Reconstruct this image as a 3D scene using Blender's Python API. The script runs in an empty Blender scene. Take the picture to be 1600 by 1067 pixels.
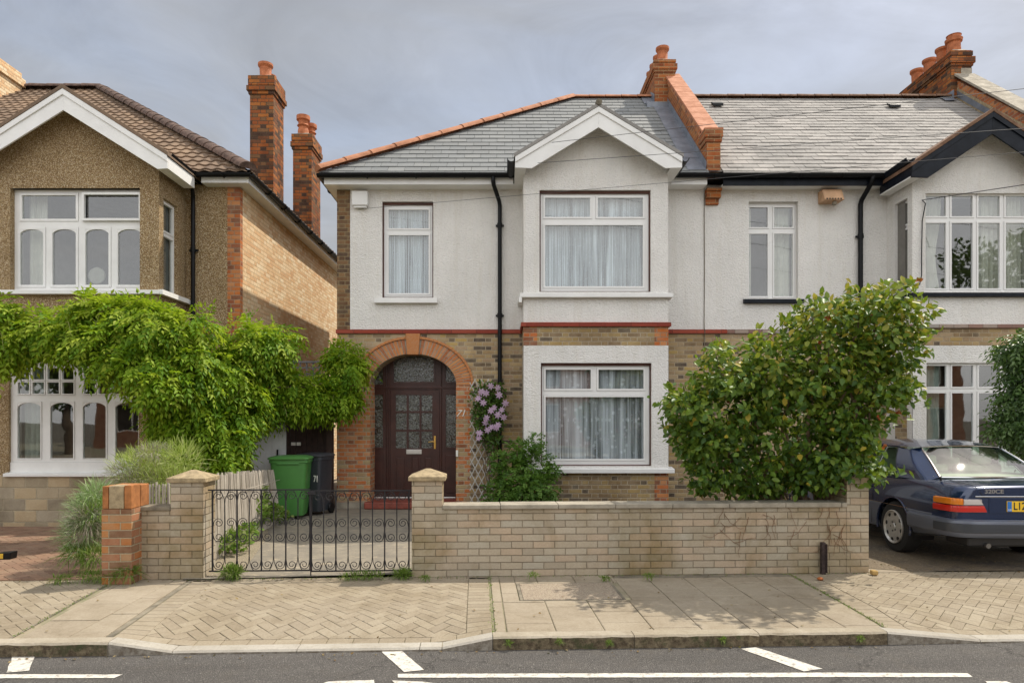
import bpy, bmesh, math, random
import numpy as np
from mathutils import Vector, Matrix
random.seed(7); RNG = np.random.default_rng(7)
R = math.radians
scene = bpy.context.scene
COL = scene.collection
# ---------------------------------------------------------------- camera
CAMZ, F = 1.65, 1067.0            # eye height, focal length in photo pixels (photo 1600 wide)
cam_d = bpy.data.cameras.new('camera'); cam = bpy.data.objects.new('camera', cam_d); COL.objects.link(cam)
cam.location = (0, 0, CAMZ); cam.rotation_euler = (R(90), 0, 0)
cam_d.sensor_width = 36; cam_d.lens = F/1600*36
cam_d.shift_x = 13/1600; cam_d.shift_y = 121.5/1600
cam_d.clip_start = .1; cam_d.clip_end = 2000
scene.camera = cam
# ---------------------------------------------------------------- world, sun, exposure
SUN_DIR = Vector((.60, .35, .98)).normalized()
el = math.asin(SUN_DIR.z); az = math.atan2(SUN_DIR.x, SUN_DIR.y)
w = bpy.data.worlds.new('World'); scene.world = w; w.use_nodes = True
nt = w.node_tree; nt.nodes.clear()
def wn(t, **k):
    n = nt.nodes.new(t)
    for a, b in k.items(): setattr(n, a, b)
    return n
sky = wn('ShaderNodeTexSky', sky_type='NISHITA', sun_disc=False, sun_elevation=el, sun_rotation=az)
sky.air_density = 1.0; sky.dust_density = 2.5; sky.ozone_density = 1.0; sky.altitude = 20
bgn = wn('ShaderNodeBackground'); outw = wn('ShaderNodeOutputWorld')
bgn.inputs[1].default_value = .15
# thin high cloud: a soft noise sheet over the clear sky
tc = wn('ShaderNodeTexCoord'); mp = wn('ShaderNodeMapping'); mp.inputs['Scale'].default_value = (1, 1, 3.2)
no = wn('ShaderNodeTexNoise'); no.inputs['Scale'].default_value = 1.7; no.inputs['Detail'].default_value = 7; no.inputs['Roughness'].default_value = .55
no.inputs['Distortion'].default_value = .6
mr = wn('ShaderNodeMapRange'); mr.inputs[1].default_value = .34; mr.inputs[2].default_value = .68; mr.inputs[3].default_value = .70; mr.inputs[4].default_value = .97
mx = wn('ShaderNodeMix', data_type='RGBA')
sep = wn('ShaderNodeSeparateXYZ'); mr2 = wn('ShaderNodeMapRange')   # sky set brighter behind the camera to lift the shaded house fronts
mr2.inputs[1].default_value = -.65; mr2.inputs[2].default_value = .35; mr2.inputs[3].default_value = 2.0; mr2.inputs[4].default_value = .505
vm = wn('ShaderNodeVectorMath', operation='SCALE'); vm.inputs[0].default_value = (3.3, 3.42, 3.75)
L = nt.links.new
L(tc.outputs['Generated'], mp.inputs[0]); L(mp.outputs[0], no.inputs['Vector']); L(no.outputs[0], mr.inputs[0])
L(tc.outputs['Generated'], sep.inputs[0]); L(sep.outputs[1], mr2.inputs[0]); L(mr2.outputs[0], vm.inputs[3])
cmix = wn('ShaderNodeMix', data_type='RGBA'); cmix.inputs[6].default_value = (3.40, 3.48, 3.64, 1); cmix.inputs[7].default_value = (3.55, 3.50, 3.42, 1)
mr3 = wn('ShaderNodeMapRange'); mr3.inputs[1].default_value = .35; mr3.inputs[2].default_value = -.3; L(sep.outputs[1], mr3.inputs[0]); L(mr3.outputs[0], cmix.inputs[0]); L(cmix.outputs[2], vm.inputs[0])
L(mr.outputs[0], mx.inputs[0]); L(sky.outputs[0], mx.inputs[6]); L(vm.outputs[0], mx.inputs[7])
no2 = wn('ShaderNodeTexNoise'); no2.inputs['Scale'].default_value = 3.1; no2.inputs['Detail'].default_value = 8; no2.inputs['Roughness'].default_value = .6; no2.inputs['Distortion'].default_value = 1.2
mp2 = wn('ShaderNodeMapping'); mp2.inputs['Scale'].default_value = (1, 1, 2.2); mp2.inputs['Rotation'].default_value = (0, .35, .2); L(tc.outputs['Generated'], mp2.inputs[0]); L(mp2.outputs[0], no2.inputs['Vector'])
mr4 = wn('ShaderNodeMapRange'); mr4.inputs[1].default_value = .32; mr4.inputs[2].default_value = .68; mr4.inputs[3].default_value = .86; mr4.inputs[4].default_value = 1.10; L(no2.outputs[0], mr4.inputs[0])
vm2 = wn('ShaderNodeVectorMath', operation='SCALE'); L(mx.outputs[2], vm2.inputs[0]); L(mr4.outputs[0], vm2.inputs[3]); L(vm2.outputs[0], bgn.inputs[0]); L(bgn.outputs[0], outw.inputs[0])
sd = bpy.data.lights.new('sun', 'SUN'); sun = bpy.data.objects.new('sun', sd); COL.objects.link(sun)
sd.energy = 2.65; sd.angle = R(.6); sd.color = (1.0, .925, .80)
sun.rotation_euler = (-SUN_DIR).to_track_quat('-Z', 'Y').to_euler(); sun.location = (8, 8, 20)
vs = scene.view_settings
vs.view_transform = 'Standard'; vs.look = 'None'; vs.gamma = 1; vs.use_curve_mapping = False
vs.exposure = .79
scene.cycles.max_bounces = 8; scene.cycles.transparent_max_bounces = 16
# ---------------------------------------------------------------- helpers
def X(px, d): return (px-787)*d/F
def Z(py, d): return CAMZ+(655-py)*d/F
def P(px, py, d): return (X(px, d), d, Z(py, d))
TH = math.atan(.042)                          # the street runs 2.4 degrees off the house fronts
MS = Matrix.Rotation(TH, 4, 'Z')
MSI = MS.inverted()
def gp(px, py, z=0):                          # a ground point seen at a pixel, in street coordinates
    d = (CAMZ-z)*F/(py-655); v = MSI @ Vector((X(px, d), d, z)); return (v.x, v.y)
def tag(o, label=None, cat=None, group=None, kind=None):
    if label: o['label'] = label
    if cat: o['category'] = cat
    if group: o['group'] = group
    if kind: o['kind'] = kind
    return o
def empty(name, loc, label, cat, group=None, rz=0):
    o = bpy.data.objects.new(name, None); COL.objects.link(o); o.empty_display_size = .2
    o.location = loc; o.rotation_euler = (0, 0, rz); WM[o.name] = Matrix.Translation(loc) @ Matrix.Rotation(rz, 4, 'Z')
    return tag(o, label, cat, group)
WM = {}
def copy_tree(o, parent=None):
    c = o.copy(); COL.objects.link(c); c.parent = parent
    for ch in list(o.children): copy_tree(ch, c)
    return c
class MB:
    def __init__(s, M=None):
        s.v = []; s.f = []; s.a = []; s.m = []; s.M = M; s.uvf = []; s.mi = 0
    def face(s, pts, a=.5, uv=None):
        n = len(s.v); s.v += [tuple(p) for p in pts]; s.f.append(list(range(n, n+len(pts)))); s.a.append(a); s.m.append(s.mi); s.uvf.append(uv)
    def mesh(s, vs, fs, a=.5):
        n = len(s.v); s.v += [tuple(p) for p in vs]
        for f in fs: s.f.append([i+n for i in f]); s.a.append(a); s.m.append(s.mi); s.uvf.append(None)
    def box(s, x0, x1, y0, y1, z0, z1, a=.5):
        vs = [(x, y, z) for z in (z0, z1) for y in (y0, y1) for x in (x0, x1)]
        s.mesh(vs, [(0, 2, 3, 1), (4, 5, 7, 6), (0, 1, 5, 4), (2, 6, 7, 3), (0, 4, 6, 2), (1, 3, 7, 5)], a)
    def obox(s, c, ax, ay, az, a=.5):            # oriented box: centre and three half-axis vectors
        c = Vector(c); ax = Vector(ax); ay = Vector(ay); az = Vector(az)
        vs = [c+sx*ax+sy*ay+sz*az for sz in (-1, 1) for sy in (-1, 1) for sx in (-1, 1)]
        s.mesh(vs, [(0, 2, 3, 1), (4, 5, 7, 6), (0, 1, 5, 4), (2, 6, 7, 3), (0, 4, 6, 2), (1, 3, 7, 5)], a)
    def prism_y(s, pts, y0, y1, a=.5):           # outline in x,z (counter-clockwise seen from -y), extruded in y
        n = len(pts)
        s.mesh([(x, y0, z) for x, z in pts]+[(x, y1, z) for x, z in pts],
               [list(range(n)), list(range(2*n-1, n-1, -1))]+[(i, i+n, (i+1) % n+n, (i+1) % n) for i in range(n)], a)
    def prism_x(s, pts, x0, x1, a=.5):           # outline in y,z
        n = len(pts)
        s.mesh([(x0, y, z) for y, z in pts]+[(x1, y, z) for y, z in pts],
               [list(range(n-1, -1, -1)), list(range(n, 2*n))]+[(i, (i+1) % n, (i+1) % n+n, i+n) for i in range(n)], a)
    def prism_z(s, pts, z0, z1, a=.5):
        n = len(pts)
        s.mesh([(x, y, z0) for x, y in pts]+[(x, y, z1) for x, y in pts],
               [list(range(n-1, -1, -1)), list(range(n, 2*n))]+[(i, (i+1) % n, (i+1) % n+n, i+n) for i in range(n)], a)
    def tube(s, pts, r, seg=8, a=.5, caps=True):
        pts = [Vector(p) for p in pts]; n = len(pts)
        rr = r if isinstance(r, (list, tuple)) else [r]*n
        vs = []; up = Vector((0, 0, 1)); prev = None
        for i, p in enumerate(pts):
            t = (pts[min(i+1, n-1)]-pts[max(i-1, 0)]).normalized()
            if prev is None:
                ref = up if abs(t.z) < .9 else Vector((1, 0, 0)); nx = t.cross(ref).normalized()
            else: nx = (prev-t*prev.dot(t)); nx = nx.normalized() if nx.length > 1e-6 else prev
            prev = nx; ny = t.cross(nx)
            for k in range(seg):
                q = 2*math.pi*k/seg; vs.append(p+(nx*math.cos(q)+ny*math.sin(q))*rr[i])
        fs = [(i*seg+k, i*seg+(k+1) % seg, (i+1)*seg+(k+1) % seg, (i+1)*seg+k) for i in range(n-1) for k in range(seg)]
        if caps: fs += [list(range(seg-1, -1, -1)), list(range((n-1)*seg, n*seg))]
        s.mesh(vs, fs, a)
    def lathe(s, prof, c, seg=20, axis='z', a=.5):   # prof: (radius, height) pairs
        vs = []; n = len(prof)
        for r, h in prof:
            for k in range(seg):
                q = 2*math.pi*k/seg; x, y = r*math.cos(q), r*math.sin(q)
                vs.append((c[0]+x, c[1]+y, c[2]+h) if axis == 'z' else (c[0]+h, c[1]+x, c[2]+y) if axis == 'x' else (c[0]-x, c[1]+h, c[2]+y))
        fs = [(i*seg+k, i*seg+(k+1) % seg, (i+1)*seg+(k+1) % seg, (i+1)*seg+k) for i in range(n-1) for k in range(seg)]
        fs += [list(range(seg-1, -1, -1)), list(range((n-1)*seg, n*seg))]
        s.mesh(vs, fs, a)
    def cut(s): s.c = getattr(s, 'c', [])+[(len(s.v), len(s.f))]   # what follows is a piece of its own
    def build(s, name, mat, parent=None, smooth=False, bevel=0, angle=35, label=None, weld=False):
        if getattr(s, 'c', None):
            cs = [(0, 0)]+s.c+[(len(s.v), len(s.f))]; first = None
            for (v0, f0), (v1, f1) in zip(cs, cs[1:]):
                if f1 <= f0: continue
                q = MB(s.M); q.v = s.v[v0:v1]; q.f = [[i-v0 for i in f] for f in s.f[f0:f1]]; q.a = s.a[f0:f1]; q.m = s.m[f0:f1]; q.uvf = s.uvf[f0:f1]
                o = q.build(name, mat, parent, smooth, bevel, angle, label, weld); first = first or o
            return first
        M = s.M or Matrix.Identity(4)
        me = bpy.data.meshes.new(name)
        me.from_pydata([tuple(p) for p in s.v], [], s.f)
        me.update()
        uvl = me.uv_layers.new(name='UVMap')
        uv = np.zeros((len(me.loops), 2), dtype=np.float32); att = np.zeros(len(me.loops), dtype=np.float32)
        co = np.array([tuple(p) for p in s.v], dtype=np.float64)
        for pi, p in enumerate(me.polygons):
            n = p.normal; li = list(range(p.loop_start, p.loop_start+p.loop_total)); vi = list(p.vertices)
            if s.uvf[pi] is not None: uv[li] = s.uvf[pi]
            elif abs(n.z) > max(abs(n.x), abs(n.y))*1.001 and abs(n.z) > .75: uv[li] = co[vi][:, [0, 1]]
            elif abs(n.y) >= abs(n.x): uv[li] = co[vi][:, [0, 2]]
            else: uv[li] = co[vi][:, [1, 2]]
            att[li] = s.a[pi]
        uvl.data.foreach_set('uv', uv.ravel())
        at = me.attributes.new('rnd', 'FLOAT', 'CORNER'); at.data.foreach_set('value', att)
        mats = mat if isinstance(mat, (list, tuple)) else [mat]
        for m in mats: me.materials.append(m)
        if len(mats) > 1: me.polygons.foreach_set('material_index', s.m)
        o = bpy.data.objects.new(name, me); COL.objects.link(o)
        if parent is not None:
            root = parent
            while root.parent is not None: root = root.parent
            T = WM.get(root.name, Matrix.Identity(4)).inverted() @ M
            o.parent = parent
        else:
            lo = co.min(0); hi = co.max(0); c = Vector(((lo[0]+hi[0])/2, (lo[1]+hi[1])/2, lo[2])); c = M @ c
            base = Matrix.Translation(c) @ (M.to_3x3().to_4x4()); o.matrix_world = base
            T = base.inverted() @ M; WM[o.name] = base
        me.transform(T)
        if weld:
            bm = bmesh.new(); bm.from_mesh(me); bmesh.ops.remove_doubles(bm, verts=bm.verts, dist=1e-5); bm.to_mesh(me); bm.free()
        if smooth:
            me.shade_smooth(); me.set_sharp_from_angle(angle=R(angle))
        if bevel:
            b = o.modifiers.new('bevel', 'BEVEL'); b.width = bevel; b.segments = 2; b.limit_method = 'ANGLE'; b.angle_limit = R(40); b.harden_normals = False
        if label: o['label'] = label
        return o
def clip(poly, a, b, c):                       # keep the part of a 2-D polygon where a*x+b*y+c >= 0
    out = []
    for i in range(len(poly)):
        p, q = poly[i], poly[(i+1) % len(poly)]
        dp, dq = a*p[0]+b*p[1]+c, a*q[0]+b*q[1]+c
        if dp >= 0: out.append(p)
        if (dp >= 0) != (dq >= 0):
            t = dp/(dp-dq); out.append((p[0]+(q[0]-p[0])*t, p[1]+(q[1]-p[1])*t))
    return out
def clip_poly(poly, cl):                       # convex counter-clockwise clip outline
    for i in range(len(cl)):
        if len(poly) < 3: return []
        x0, y0 = cl[i]; x1, y1 = cl[(i+1) % len(cl)]
        poly = clip(poly, -(y1-y0), (x1-x0), (y1-y0)*x0-(x1-x0)*y0)
    return poly if len(poly) >= 3 else []
def area(p): return abs(sum(p[i][0]*p[(i+1) % len(p)][1]-p[(i+1) % len(p)][0]*p[i][1] for i in range(len(p))))/2
def panel(mb, x0, x1, z0, z1, y, holes=(), rev=.1, back=False, a=.5):
    """wall front at y facing -y, with rectangular holes and reveals running rev deep"""
    xs = sorted({x0, x1, *[h[0] for h in holes], *[h[1] for h in holes]}); zs = sorted({z0, z1, *[h[2] for h in holes], *[h[3] for h in holes]})
    xs = [x for x in xs if x0 <= x <= x1]; zs = [z for z in zs if z0 <= z <= z1]
    for i in range(len(xs)-1):
        for j in range(len(zs)-1):
            cx, cz = (xs[i]+xs[i+1])/2, (zs[j]+zs[j+1])/2
            if any(h[0] < cx < h[1] and h[2] < cz < h[3] for h in holes): continue
            mb.face([(xs[i], y, zs[j]), (xs[i+1], y, zs[j]), (xs[i+1], y, zs[j+1]), (xs[i], y, zs[j+1])], a)
            if back: mb.face([(xs[i], y+rev, zs[j+1]), (xs[i+1], y+rev, zs[j+1]), (xs[i+1], y+rev, zs[j]), (xs[i], y+rev, zs[j])], a)
    for h in list(holes):
        a0, a1, b0, b1 = h[:4]
        mb.face([(a0, y, b0), (a0, y, b1), (a0, y+rev, b1), (a0, y+rev, b0)], a)
        mb.face([(a1, y, b1), (a1, y, b0), (a1, y+rev, b0), (a1, y+rev, b1)], a)
        if b1 < z1+1e-6: mb.face([(a0, y, b1), (a1, y, b1), (a1, y+rev, b1), (a0, y+rev, b1)], a)
        if b0 > z0-1e-6: mb.face([(a1, y, b0), (a0, y, b0), (a0, y+rev, b0), (a1, y+rev, b0)], a)
    if back:
        for q in ((x0, x0, z0, z1), (x1, x1, z0, z1)):
            mb.face([(q[0], y, q[2]), (q[0], y+rev, q[2]), (q[0], y+rev, q[3]), (q[0], y, q[3])], a)
        mb.face([(x0, y, z1), (x0, y+rev, z1), (x1, y+rev, z1), (x1, y, z1)], a); mb.face([(x0, y, z0), (x1, y, z0), (x1, y+rev, z0), (x0, y+rev, z0)], a)
# ---------------------------------------------------------------- materials
def new_mat(name, base=(.5, .5, .5), rough=.7, metal=0, spec=.5, coat=0):
    m = bpy.data.materials.new(name); m.use_nodes = True; t = m.node_tree; b = t.nodes['Principled BSDF']
    b.inputs['Base Color'].default_value = (*base, 1); b.inputs['Roughness'].default_value = rough; b.inputs['Metallic'].default_value = metal
    b.inputs['Specular IOR Level'].default_value = spec; b.inputs['Coat Weight'].default_value = coat
    return m
class NB:                                       # tiny node-building helper
    def __init__(s, m): s.t = m.node_tree; s.b = s.t.nodes['Principled BSDF']; s.L = s.t.links.new
    def n(s, t, **k):
        n = s.t.nodes.new(t)
        for a, b in k.items(): setattr(n, a, b)
        return n
    def put(s, sock, v):
        if v is None: return
        if isinstance(v, bpy.types.NodeSocket): s.L(v, sock)
        elif isinstance(v, (tuple, list)) and len(v) == 3 and sock.type == 'RGBA': sock.default_value = (*v, 1)
        else: sock.default_value = v
    def math(s, op, a, b=None, c=None):
        n = s.n('ShaderNodeMath', operation=op); s.put(n.inputs[0], a); s.put(n.inputs[1], b)
        if c is not None: s.put(n.inputs[2], c)
        return n.outputs[0]
    def uv(s): return s.n('ShaderNodeUVMap', uv_map='UVMap').outputs[0]
    def obj(s): return s.n('ShaderNodeTexCoord').outputs['Object']
    def noise(s, vec, scale, detail=4, rough=.6, dist=0, out=0):
        n = s.n('ShaderNodeTexNoise'); s.put(n.inputs['Vector'], vec); n.inputs['Scale'].default_value = scale; n.inputs['Detail'].default_value = detail
        n.inputs['Roughness'].default_value = rough; n.inputs['Distortion'].default_value = dist; return n.outputs[out]
    def vor(s, vec, scale, feature='F1', out='Distance'):
        n = s.n('ShaderNodeTexVoronoi', feature=feature); s.put(n.inputs['Vector'], vec); n.inputs['Scale'].default_value = scale; return n.outputs[out]
    def ramp(s, fac, stops, interp='LINEAR'):
        n = s.n('ShaderNodeValToRGB'); n.color_ramp.interpolation = interp; s.put(n.inputs[0], fac); e = n.color_ramp.elements
        while len(e) < len(stops): e.new(.5)
        for i, (p, c) in enumerate(stops):
            e[i].position = p; e[i].color = (*c, 1) if isinstance(c, (tuple, list)) else (c, c, c, 1)
        return n.outputs[0]
    def mr(s, v, a, b, c=0, d=1):
        n = s.n('ShaderNodeMapRange'); s.put(n.inputs[0], v)
        for i, q in enumerate((a, b, c, d)): s.put(n.inputs[i+1], q)
        return n.outputs[0]
    def mix(s, f, a, b, mode='MIX'):
        n = s.n('ShaderNodeMix', data_type='RGBA', blend_type=mode); s.put(n.inputs[0], f); s.put(n.inputs[6], a); s.put(n.inputs[7], b); return n.outputs[2]
    def bump(s, h, dist=.01, strength=1, normal=None):
        n = s.n('ShaderNodeBump'); n.inputs['Distance'].default_value = dist; n.inputs['Strength'].default_value = strength; s.put(n.inputs['Height'], h)
        if normal is not None: s.L(normal, n.inputs['Normal'])
        s.L(n.outputs[0], s.b.inputs['Normal']); return n.outputs[0]
    def col(s, c): s.put(s.b.inputs['Base Color'], c)
    def rough(s, v): s.put(s.b.inputs['Roughness'], v)
    def scalev(s, v, sc):
        n = s.n('ShaderNodeMapping'); s.put(n.inputs[0], v); n.inputs['Scale'].default_value = sc; return n.outputs[0]
    def rnd(s): return s.n('ShaderNodeAttribute', attribute_name='rnd').outputs['Fac']
def ev(stops):                                   # even ramp stops
    return [(i/len(stops), c) for i, c in enumerate(stops)]
def brick_mat(name, palette, mortar, bw=.225, bh=.075, mw=.010, flem=False, stain=None, stain_amt=.5, bump=.006, soft=.25, swap=False):
    m = new_mat(name, rough=.9, spec=.25); N = NB(m)
    uv = N.uv()
    nz = N.noise(uv, 9, 3, .6, out=1)
    off = N.n('ShaderNodeVectorMath', operation='MULTIPLY_ADD'); N.L(nz, off.inputs[0]); off.inputs[1].default_value = (.007,)*3; N.L(uv, off.inputs[2])
    sp = N.n('ShaderNodeSeparateXYZ'); N.L(off.outputs[0], sp.inputs[0]); u, v = sp.outputs[0], sp.outputs[1]
    if swap: u, v = v, u
    u = N.math('ADD', u, 50); v = N.math('ADD', v, 30*bh)
    rv = N.math('DIVIDE', v, bh); row = N.math('FLOOR', rv); fv = N.math('FRACT', rv)
    odd = N.math('MODULO', row, 2)
    if flem:
        Pd = bw*1.5; t = N.math('DIVIDE', N.math('ADD', u, N.math('MULTIPLY', odd, Pd/2)), Pd); tf = N.math('MULTIPLY', N.math('FRACT', t), Pd)
        hd = N.math('GREATER_THAN', tf, bw); cell = N.math('ADD', N.math('MULTIPLY', N.math('FLOOR', t), 2), hd)
        dx = N.math('MINIMUM', N.math('MINIMUM', tf, N.math('ABSOLUTE', N.math('SUBTRACT', tf, bw))), N.math('SUBTRACT', Pd, tf))
    else:
        t = N.math('DIVIDE', N.math('ADD', u, N.math('MULTIPLY', odd, bw/2)), bw); fr = N.math('FRACT', t); cell = N.math('FLOOR', t)
        dx = N.math('MULTIPLY', N.math('MINIMUM', fr, N.math('SUBTRACT', 1, fr)), bw)
    dy = N.math('MULTIPLY', N.math('MINIMUM', fv, N.math('SUBTRACT', 1, fv)), bh)
    d = N.math('MINIMUM', dx, dy)
    mask = N.mr(d, mw*.32, mw*.75)
    cb = N.n('ShaderNodeCombineXYZ'); N.L(cell, cb.inputs[0]); N.L(row, cb.inputs[1])
    wn_ = N.n('ShaderNodeTexWhiteNoise', noise_dimensions='2D'); N.L(cb.outputs[0], wn_.inputs[0])
    c = N.ramp(wn_.outputs[0], ev(palette), 'CONSTANT')
    fine = N.noise(uv, 48, 6, .78); mid = N.noise(uv, 7, 4, .6)
    c = N.mix(N.mr(fine, .35, .7, 0, .45), c, N.mix(1, c, (.55, .52, .5), 'MULTIPLY'))
    c = N.mix(N.mr(mid, .35, .7, 0, soft), c, mortar)
    c = N.mix(mask, N.mix(N.mr(fine, .3, .7), mortar, N.mix(1, mortar, (.6, .6, .6), 'MULTIPLY')), c)
    if stain:
        big = N.noise(N.scalev(uv, (1, .8, 1)), .9, 5, .65, .5)
        c = N.mix(N.mr(big, .45, .66, 0, stain_amt), c, N.mix(1, c, stain, 'MULTIPLY'))
    N.col(c)
    h = N.math('ADD', N.math('MULTIPLY', mask, 1), N.math('MULTIPLY', fine, .45)); h = N.math('ADD', h, N.math('MULTIPLY', wn_.outputs[0], .25))
    N.bump(h, bump, .9); return m
M = {}
M['stock'] = brick_mat('stock_brick', [(.40, .28, .145), (.33, .235, .125), (.46, .33, .16), (.17, .125, .08), (.42, .31, .17), (.50, .37, .20), (.26, .185, .11), (.47, .33, .12), (.37, .26, .15), (.11, .085, .065), (.41, .29, .18), (.45, .34, .21)],
                       (.56, .46, .32), mw=.013, flem=True, stain=(.62, .56, .5), stain_amt=.6)
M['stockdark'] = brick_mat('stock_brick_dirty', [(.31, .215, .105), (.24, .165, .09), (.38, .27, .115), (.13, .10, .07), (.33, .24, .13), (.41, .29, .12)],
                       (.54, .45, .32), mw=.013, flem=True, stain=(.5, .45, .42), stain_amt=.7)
M['quoin'] = brick_mat('brown_quoin_brick', [(.17, .085, .04), (.11, .06, .035), (.22, .12, .055), (.085, .05, .035), (.14, .075, .04)], (.36, .28, .16), flem=True)
M['red'] = brick_mat('red_brick', [(.52, .145, .035), (.45, .12, .033), (.56, .19, .05), (.33, .09, .035), (.54, .165, .04), (.24, .085, .04), (.58, .24, .09)], (.46, .36, .25), flem=True, stain=(.65, .6, .55), stain_amt=.4)
M['redyellow'] = brick_mat('red_and_stock_brick', [(.50, .15, .045), (.36, .24, .12), (.54, .19, .055), (.27, .10, .045), (.42, .30, .15), (.52, .16, .045), (.46, .14, .045), (.56, .24, .10)], (.56, .45, .32), mw=.013, flem=True)
M['chimney'] = brick_mat('orange_chimney_brick', [(.36, .105, .026), (.30, .085, .025), (.42, .145, .035), (.17, .065, .03), (.08, .042, .028), (.35, .12, .035), (.22, .11, .05)], (.13, .09, .055), flem=True, stain=(.42, .38, .35), stain_amt=.9)
M['newred'] = brick_mat('orange_parapet_brick', [(.34, .085, .022), (.28, .07, .02), (.39, .115, .026), (.21, .06, .022)], (.46, .32, .17), flem=False)
M['side'] = brick_mat('pale_side_brick', [(.76, .57, .35), (.71, .50, .29), (.80, .64, .42), (.82, .69, .48), (.72, .48, .27), (.66, .42, .23), (.78, .60, .38)], (.64, .47, .29), flem=True, stain=(.85, .7, .58), stain_amt=.5)
M['gwall'] = brick_mat('weathered_garden_brick', [(.47, .40, .30), (.44, .38, .29), (.49, .385, .28), (.46, .415, .33), (.49, .425, .325), (.50, .395, .285), (.41, .35, .265), (.455, .38, .285)],
                       (.345, .285, .20), bw=.228, bh=.0735, mw=.0075, flem=False, stain=(.58, .53, .36), stain_amt=1.0, bump=.010, soft=.35)
M['stone'] = brick_mat('plinth_stone', [(.42, .34, .23), (.35, .29, .20), (.48, .37, .23), (.31, .26, .19), (.41, .35, .26)], (.55, .47, .33), bw=.36, bh=.185, mw=.012, stain=(.6, .56, .5), stain_amt=.8, bump=.01)
def plain(name, base, rough=.6, var=.12, scale=6, bump=0, bscale=80, **k):
    m = new_mat(name, base, rough, **k); N = NB(m); o = N.obj()
    n = N.noise(o, scale, 5, .65); dk = tuple(c*(1-2*var) for c in base)
    N.col(N.mix(N.mr(n, .35, .68), base, dk)); N.rough(N.mr(n, .3, .7, rough*.85, min(1, rough*1.15)))
    if bump: N.bump(N.noise(o, bscale, 5, .7), bump, .8)
    return m
def render_mat(name, base, streak=.12):
    m = new_mat(name, base, .93, spec=.2); N = NB(m); uv = N.obj()
    v = N.n('ShaderNodeTexVoronoi', feature='SMOOTH_F1'); N.L(N.scalev(uv, (1, 1, 1.5)), v.inputs['Vector']); v.inputs['Scale'].default_value = 34; v.inputs['Smoothness'].default_value = .6
    n1 = N.noise(N.scalev(uv, (1, 1, 1.3)), 30, 6, .72, .8); n2 = N.noise(uv, 1.1, 5, .6); n3 = N.noise(N.scalev(uv, (6, 6, .5)), 1.2, 5, .7)
    c = N.mix(N.mr(n2, .38, .68, 0, 1), base, tuple(x*(1-streak) for x in base))
    c = N.mix(N.mr(n3, .5, .75, 0, .5), c, tuple(b*x for b, x in zip(base, (.82, .79, .72))))
    n4 = N.noise(N.scalev(uv, (3, 3, .18)), 1.6, 6, .75); c = N.mix(N.mr(n4, .56, .74, 0, .35), c, tuple(b*x for b, x in zip(base, (.74, .71, .64))))
    c = N.mix(N.mr(n1, .28, .5, .5, 0), c, tuple(b*.62 for b in base))
    N.col(c); N.bump(N.math('ADD', n1, N.math('MULTIPLY', v.outputs['Distance'], .6)), .017, 1); return m
M['render'] = render_mat('white_roughcast', (.82, .80, .765))
M['render2'] = render_mat('cream_roughcast', (.83, .81, .775))
def pebble():
    m = new_mat('pebbledash', rough=.9, spec=.3); N = NB(m); o = N.obj()
    v = N.n('ShaderNodeTexVoronoi'); N.L(o, v.inputs['Vector']); v.inputs['Scale'].default_value = 76
    vc = N.n('ShaderNodeSeparateColor'); N.L(v.outputs['Color'], vc.inputs[0])
    c = N.ramp(vc.outputs[0], ev([(.56, .42, .24), (.47, .34, .19), (.64, .50, .31), (.76, .65, .48), (.38, .27, .16), (.58, .44, .25), (.28, .20, .12), (.69, .56, .37)]), 'CONSTANT')
    c = N.mix(N.mr(v.outputs['Distance'], .35, .62), c, (.24, .155, .07))
    n = N.noise(o, 1.3, 5, .6); c = N.mix(N.mr(n, .42, .66, 0, .5), c, N.mix(1, c, (.66, .62, .56), 'MULTIPLY'))
    N.col(c); N.bump(N.math('SUBTRACT', 1, v.outputs['Distance']), .012, 1); return m
M['pebble'] = pebble()
M['white'] = plain('white_painted_wood', (.80, .795, .775), .45, .05, 3)
M['upvc'] = plain('white_plastic_frame', (.78, .775, .76), .3, .03, 2)
M['black'] = plain('black_gutter_plastic', (.006, .0065, .008), .45, .2, 5, spec=.22)
M['navy'] = plain('black_blue_painted_timber', (.006, .009, .016), .5, .25, 6, spec=.22)
M['dark'] = new_mat('dark_gap', (.03, .022, .018), .9)
M['maroon'] = plain('maroon_mastic', (.10, .035, .022), .7, .2)
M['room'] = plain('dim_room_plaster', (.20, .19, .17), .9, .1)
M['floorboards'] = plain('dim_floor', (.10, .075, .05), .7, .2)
M['string'] = brick_mat('red_string_course', [(.33, .065, .04), (.28, .055, .036), (.36, .08, .05)], (.14, .05, .035), bw=.45, bh=.3, mw=.006)
M['stringold'] = brick_mat('weathered_string_course', [(.33, .2, .16), (.38, .30, .25), (.26, .15, .12), (.36, .33, .30)], (.22, .18, .15), bw=.25, bh=.3, mw=.008)
M['terracotta'] = plain('terracotta', (.50, .155, .055), .75, .22, 9, .003)
M['ridge'] = plain('orange_ridge_tile', (.47, .20, .10), .8, .18, 5, .003)
M['ridgeold'] = plain('old_ridge_tile', (.22, .12, .07), .9, .3, 7, .004)
M['coping'] = plain('orange_coping', (.47, .19, .095), .8, .12, 6, .003)
M['lead'] = plain('lead_flashing', (.22, .24, .28), .45, .2, 4, .004, 20, metal=.2)
M['concrete'] = plain('pale_concrete', (.40, .355, .28), .92, .2, 4, .006, 90)
M['capstone'] = plain('sandy_cap_stone', (.44, .34, .20), .95, .25, 14, .01, 60)
M['darkstone'] = plain('weathered_stone', (.26, .225, .165), .95, .3, 6, .008, 50)
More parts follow.
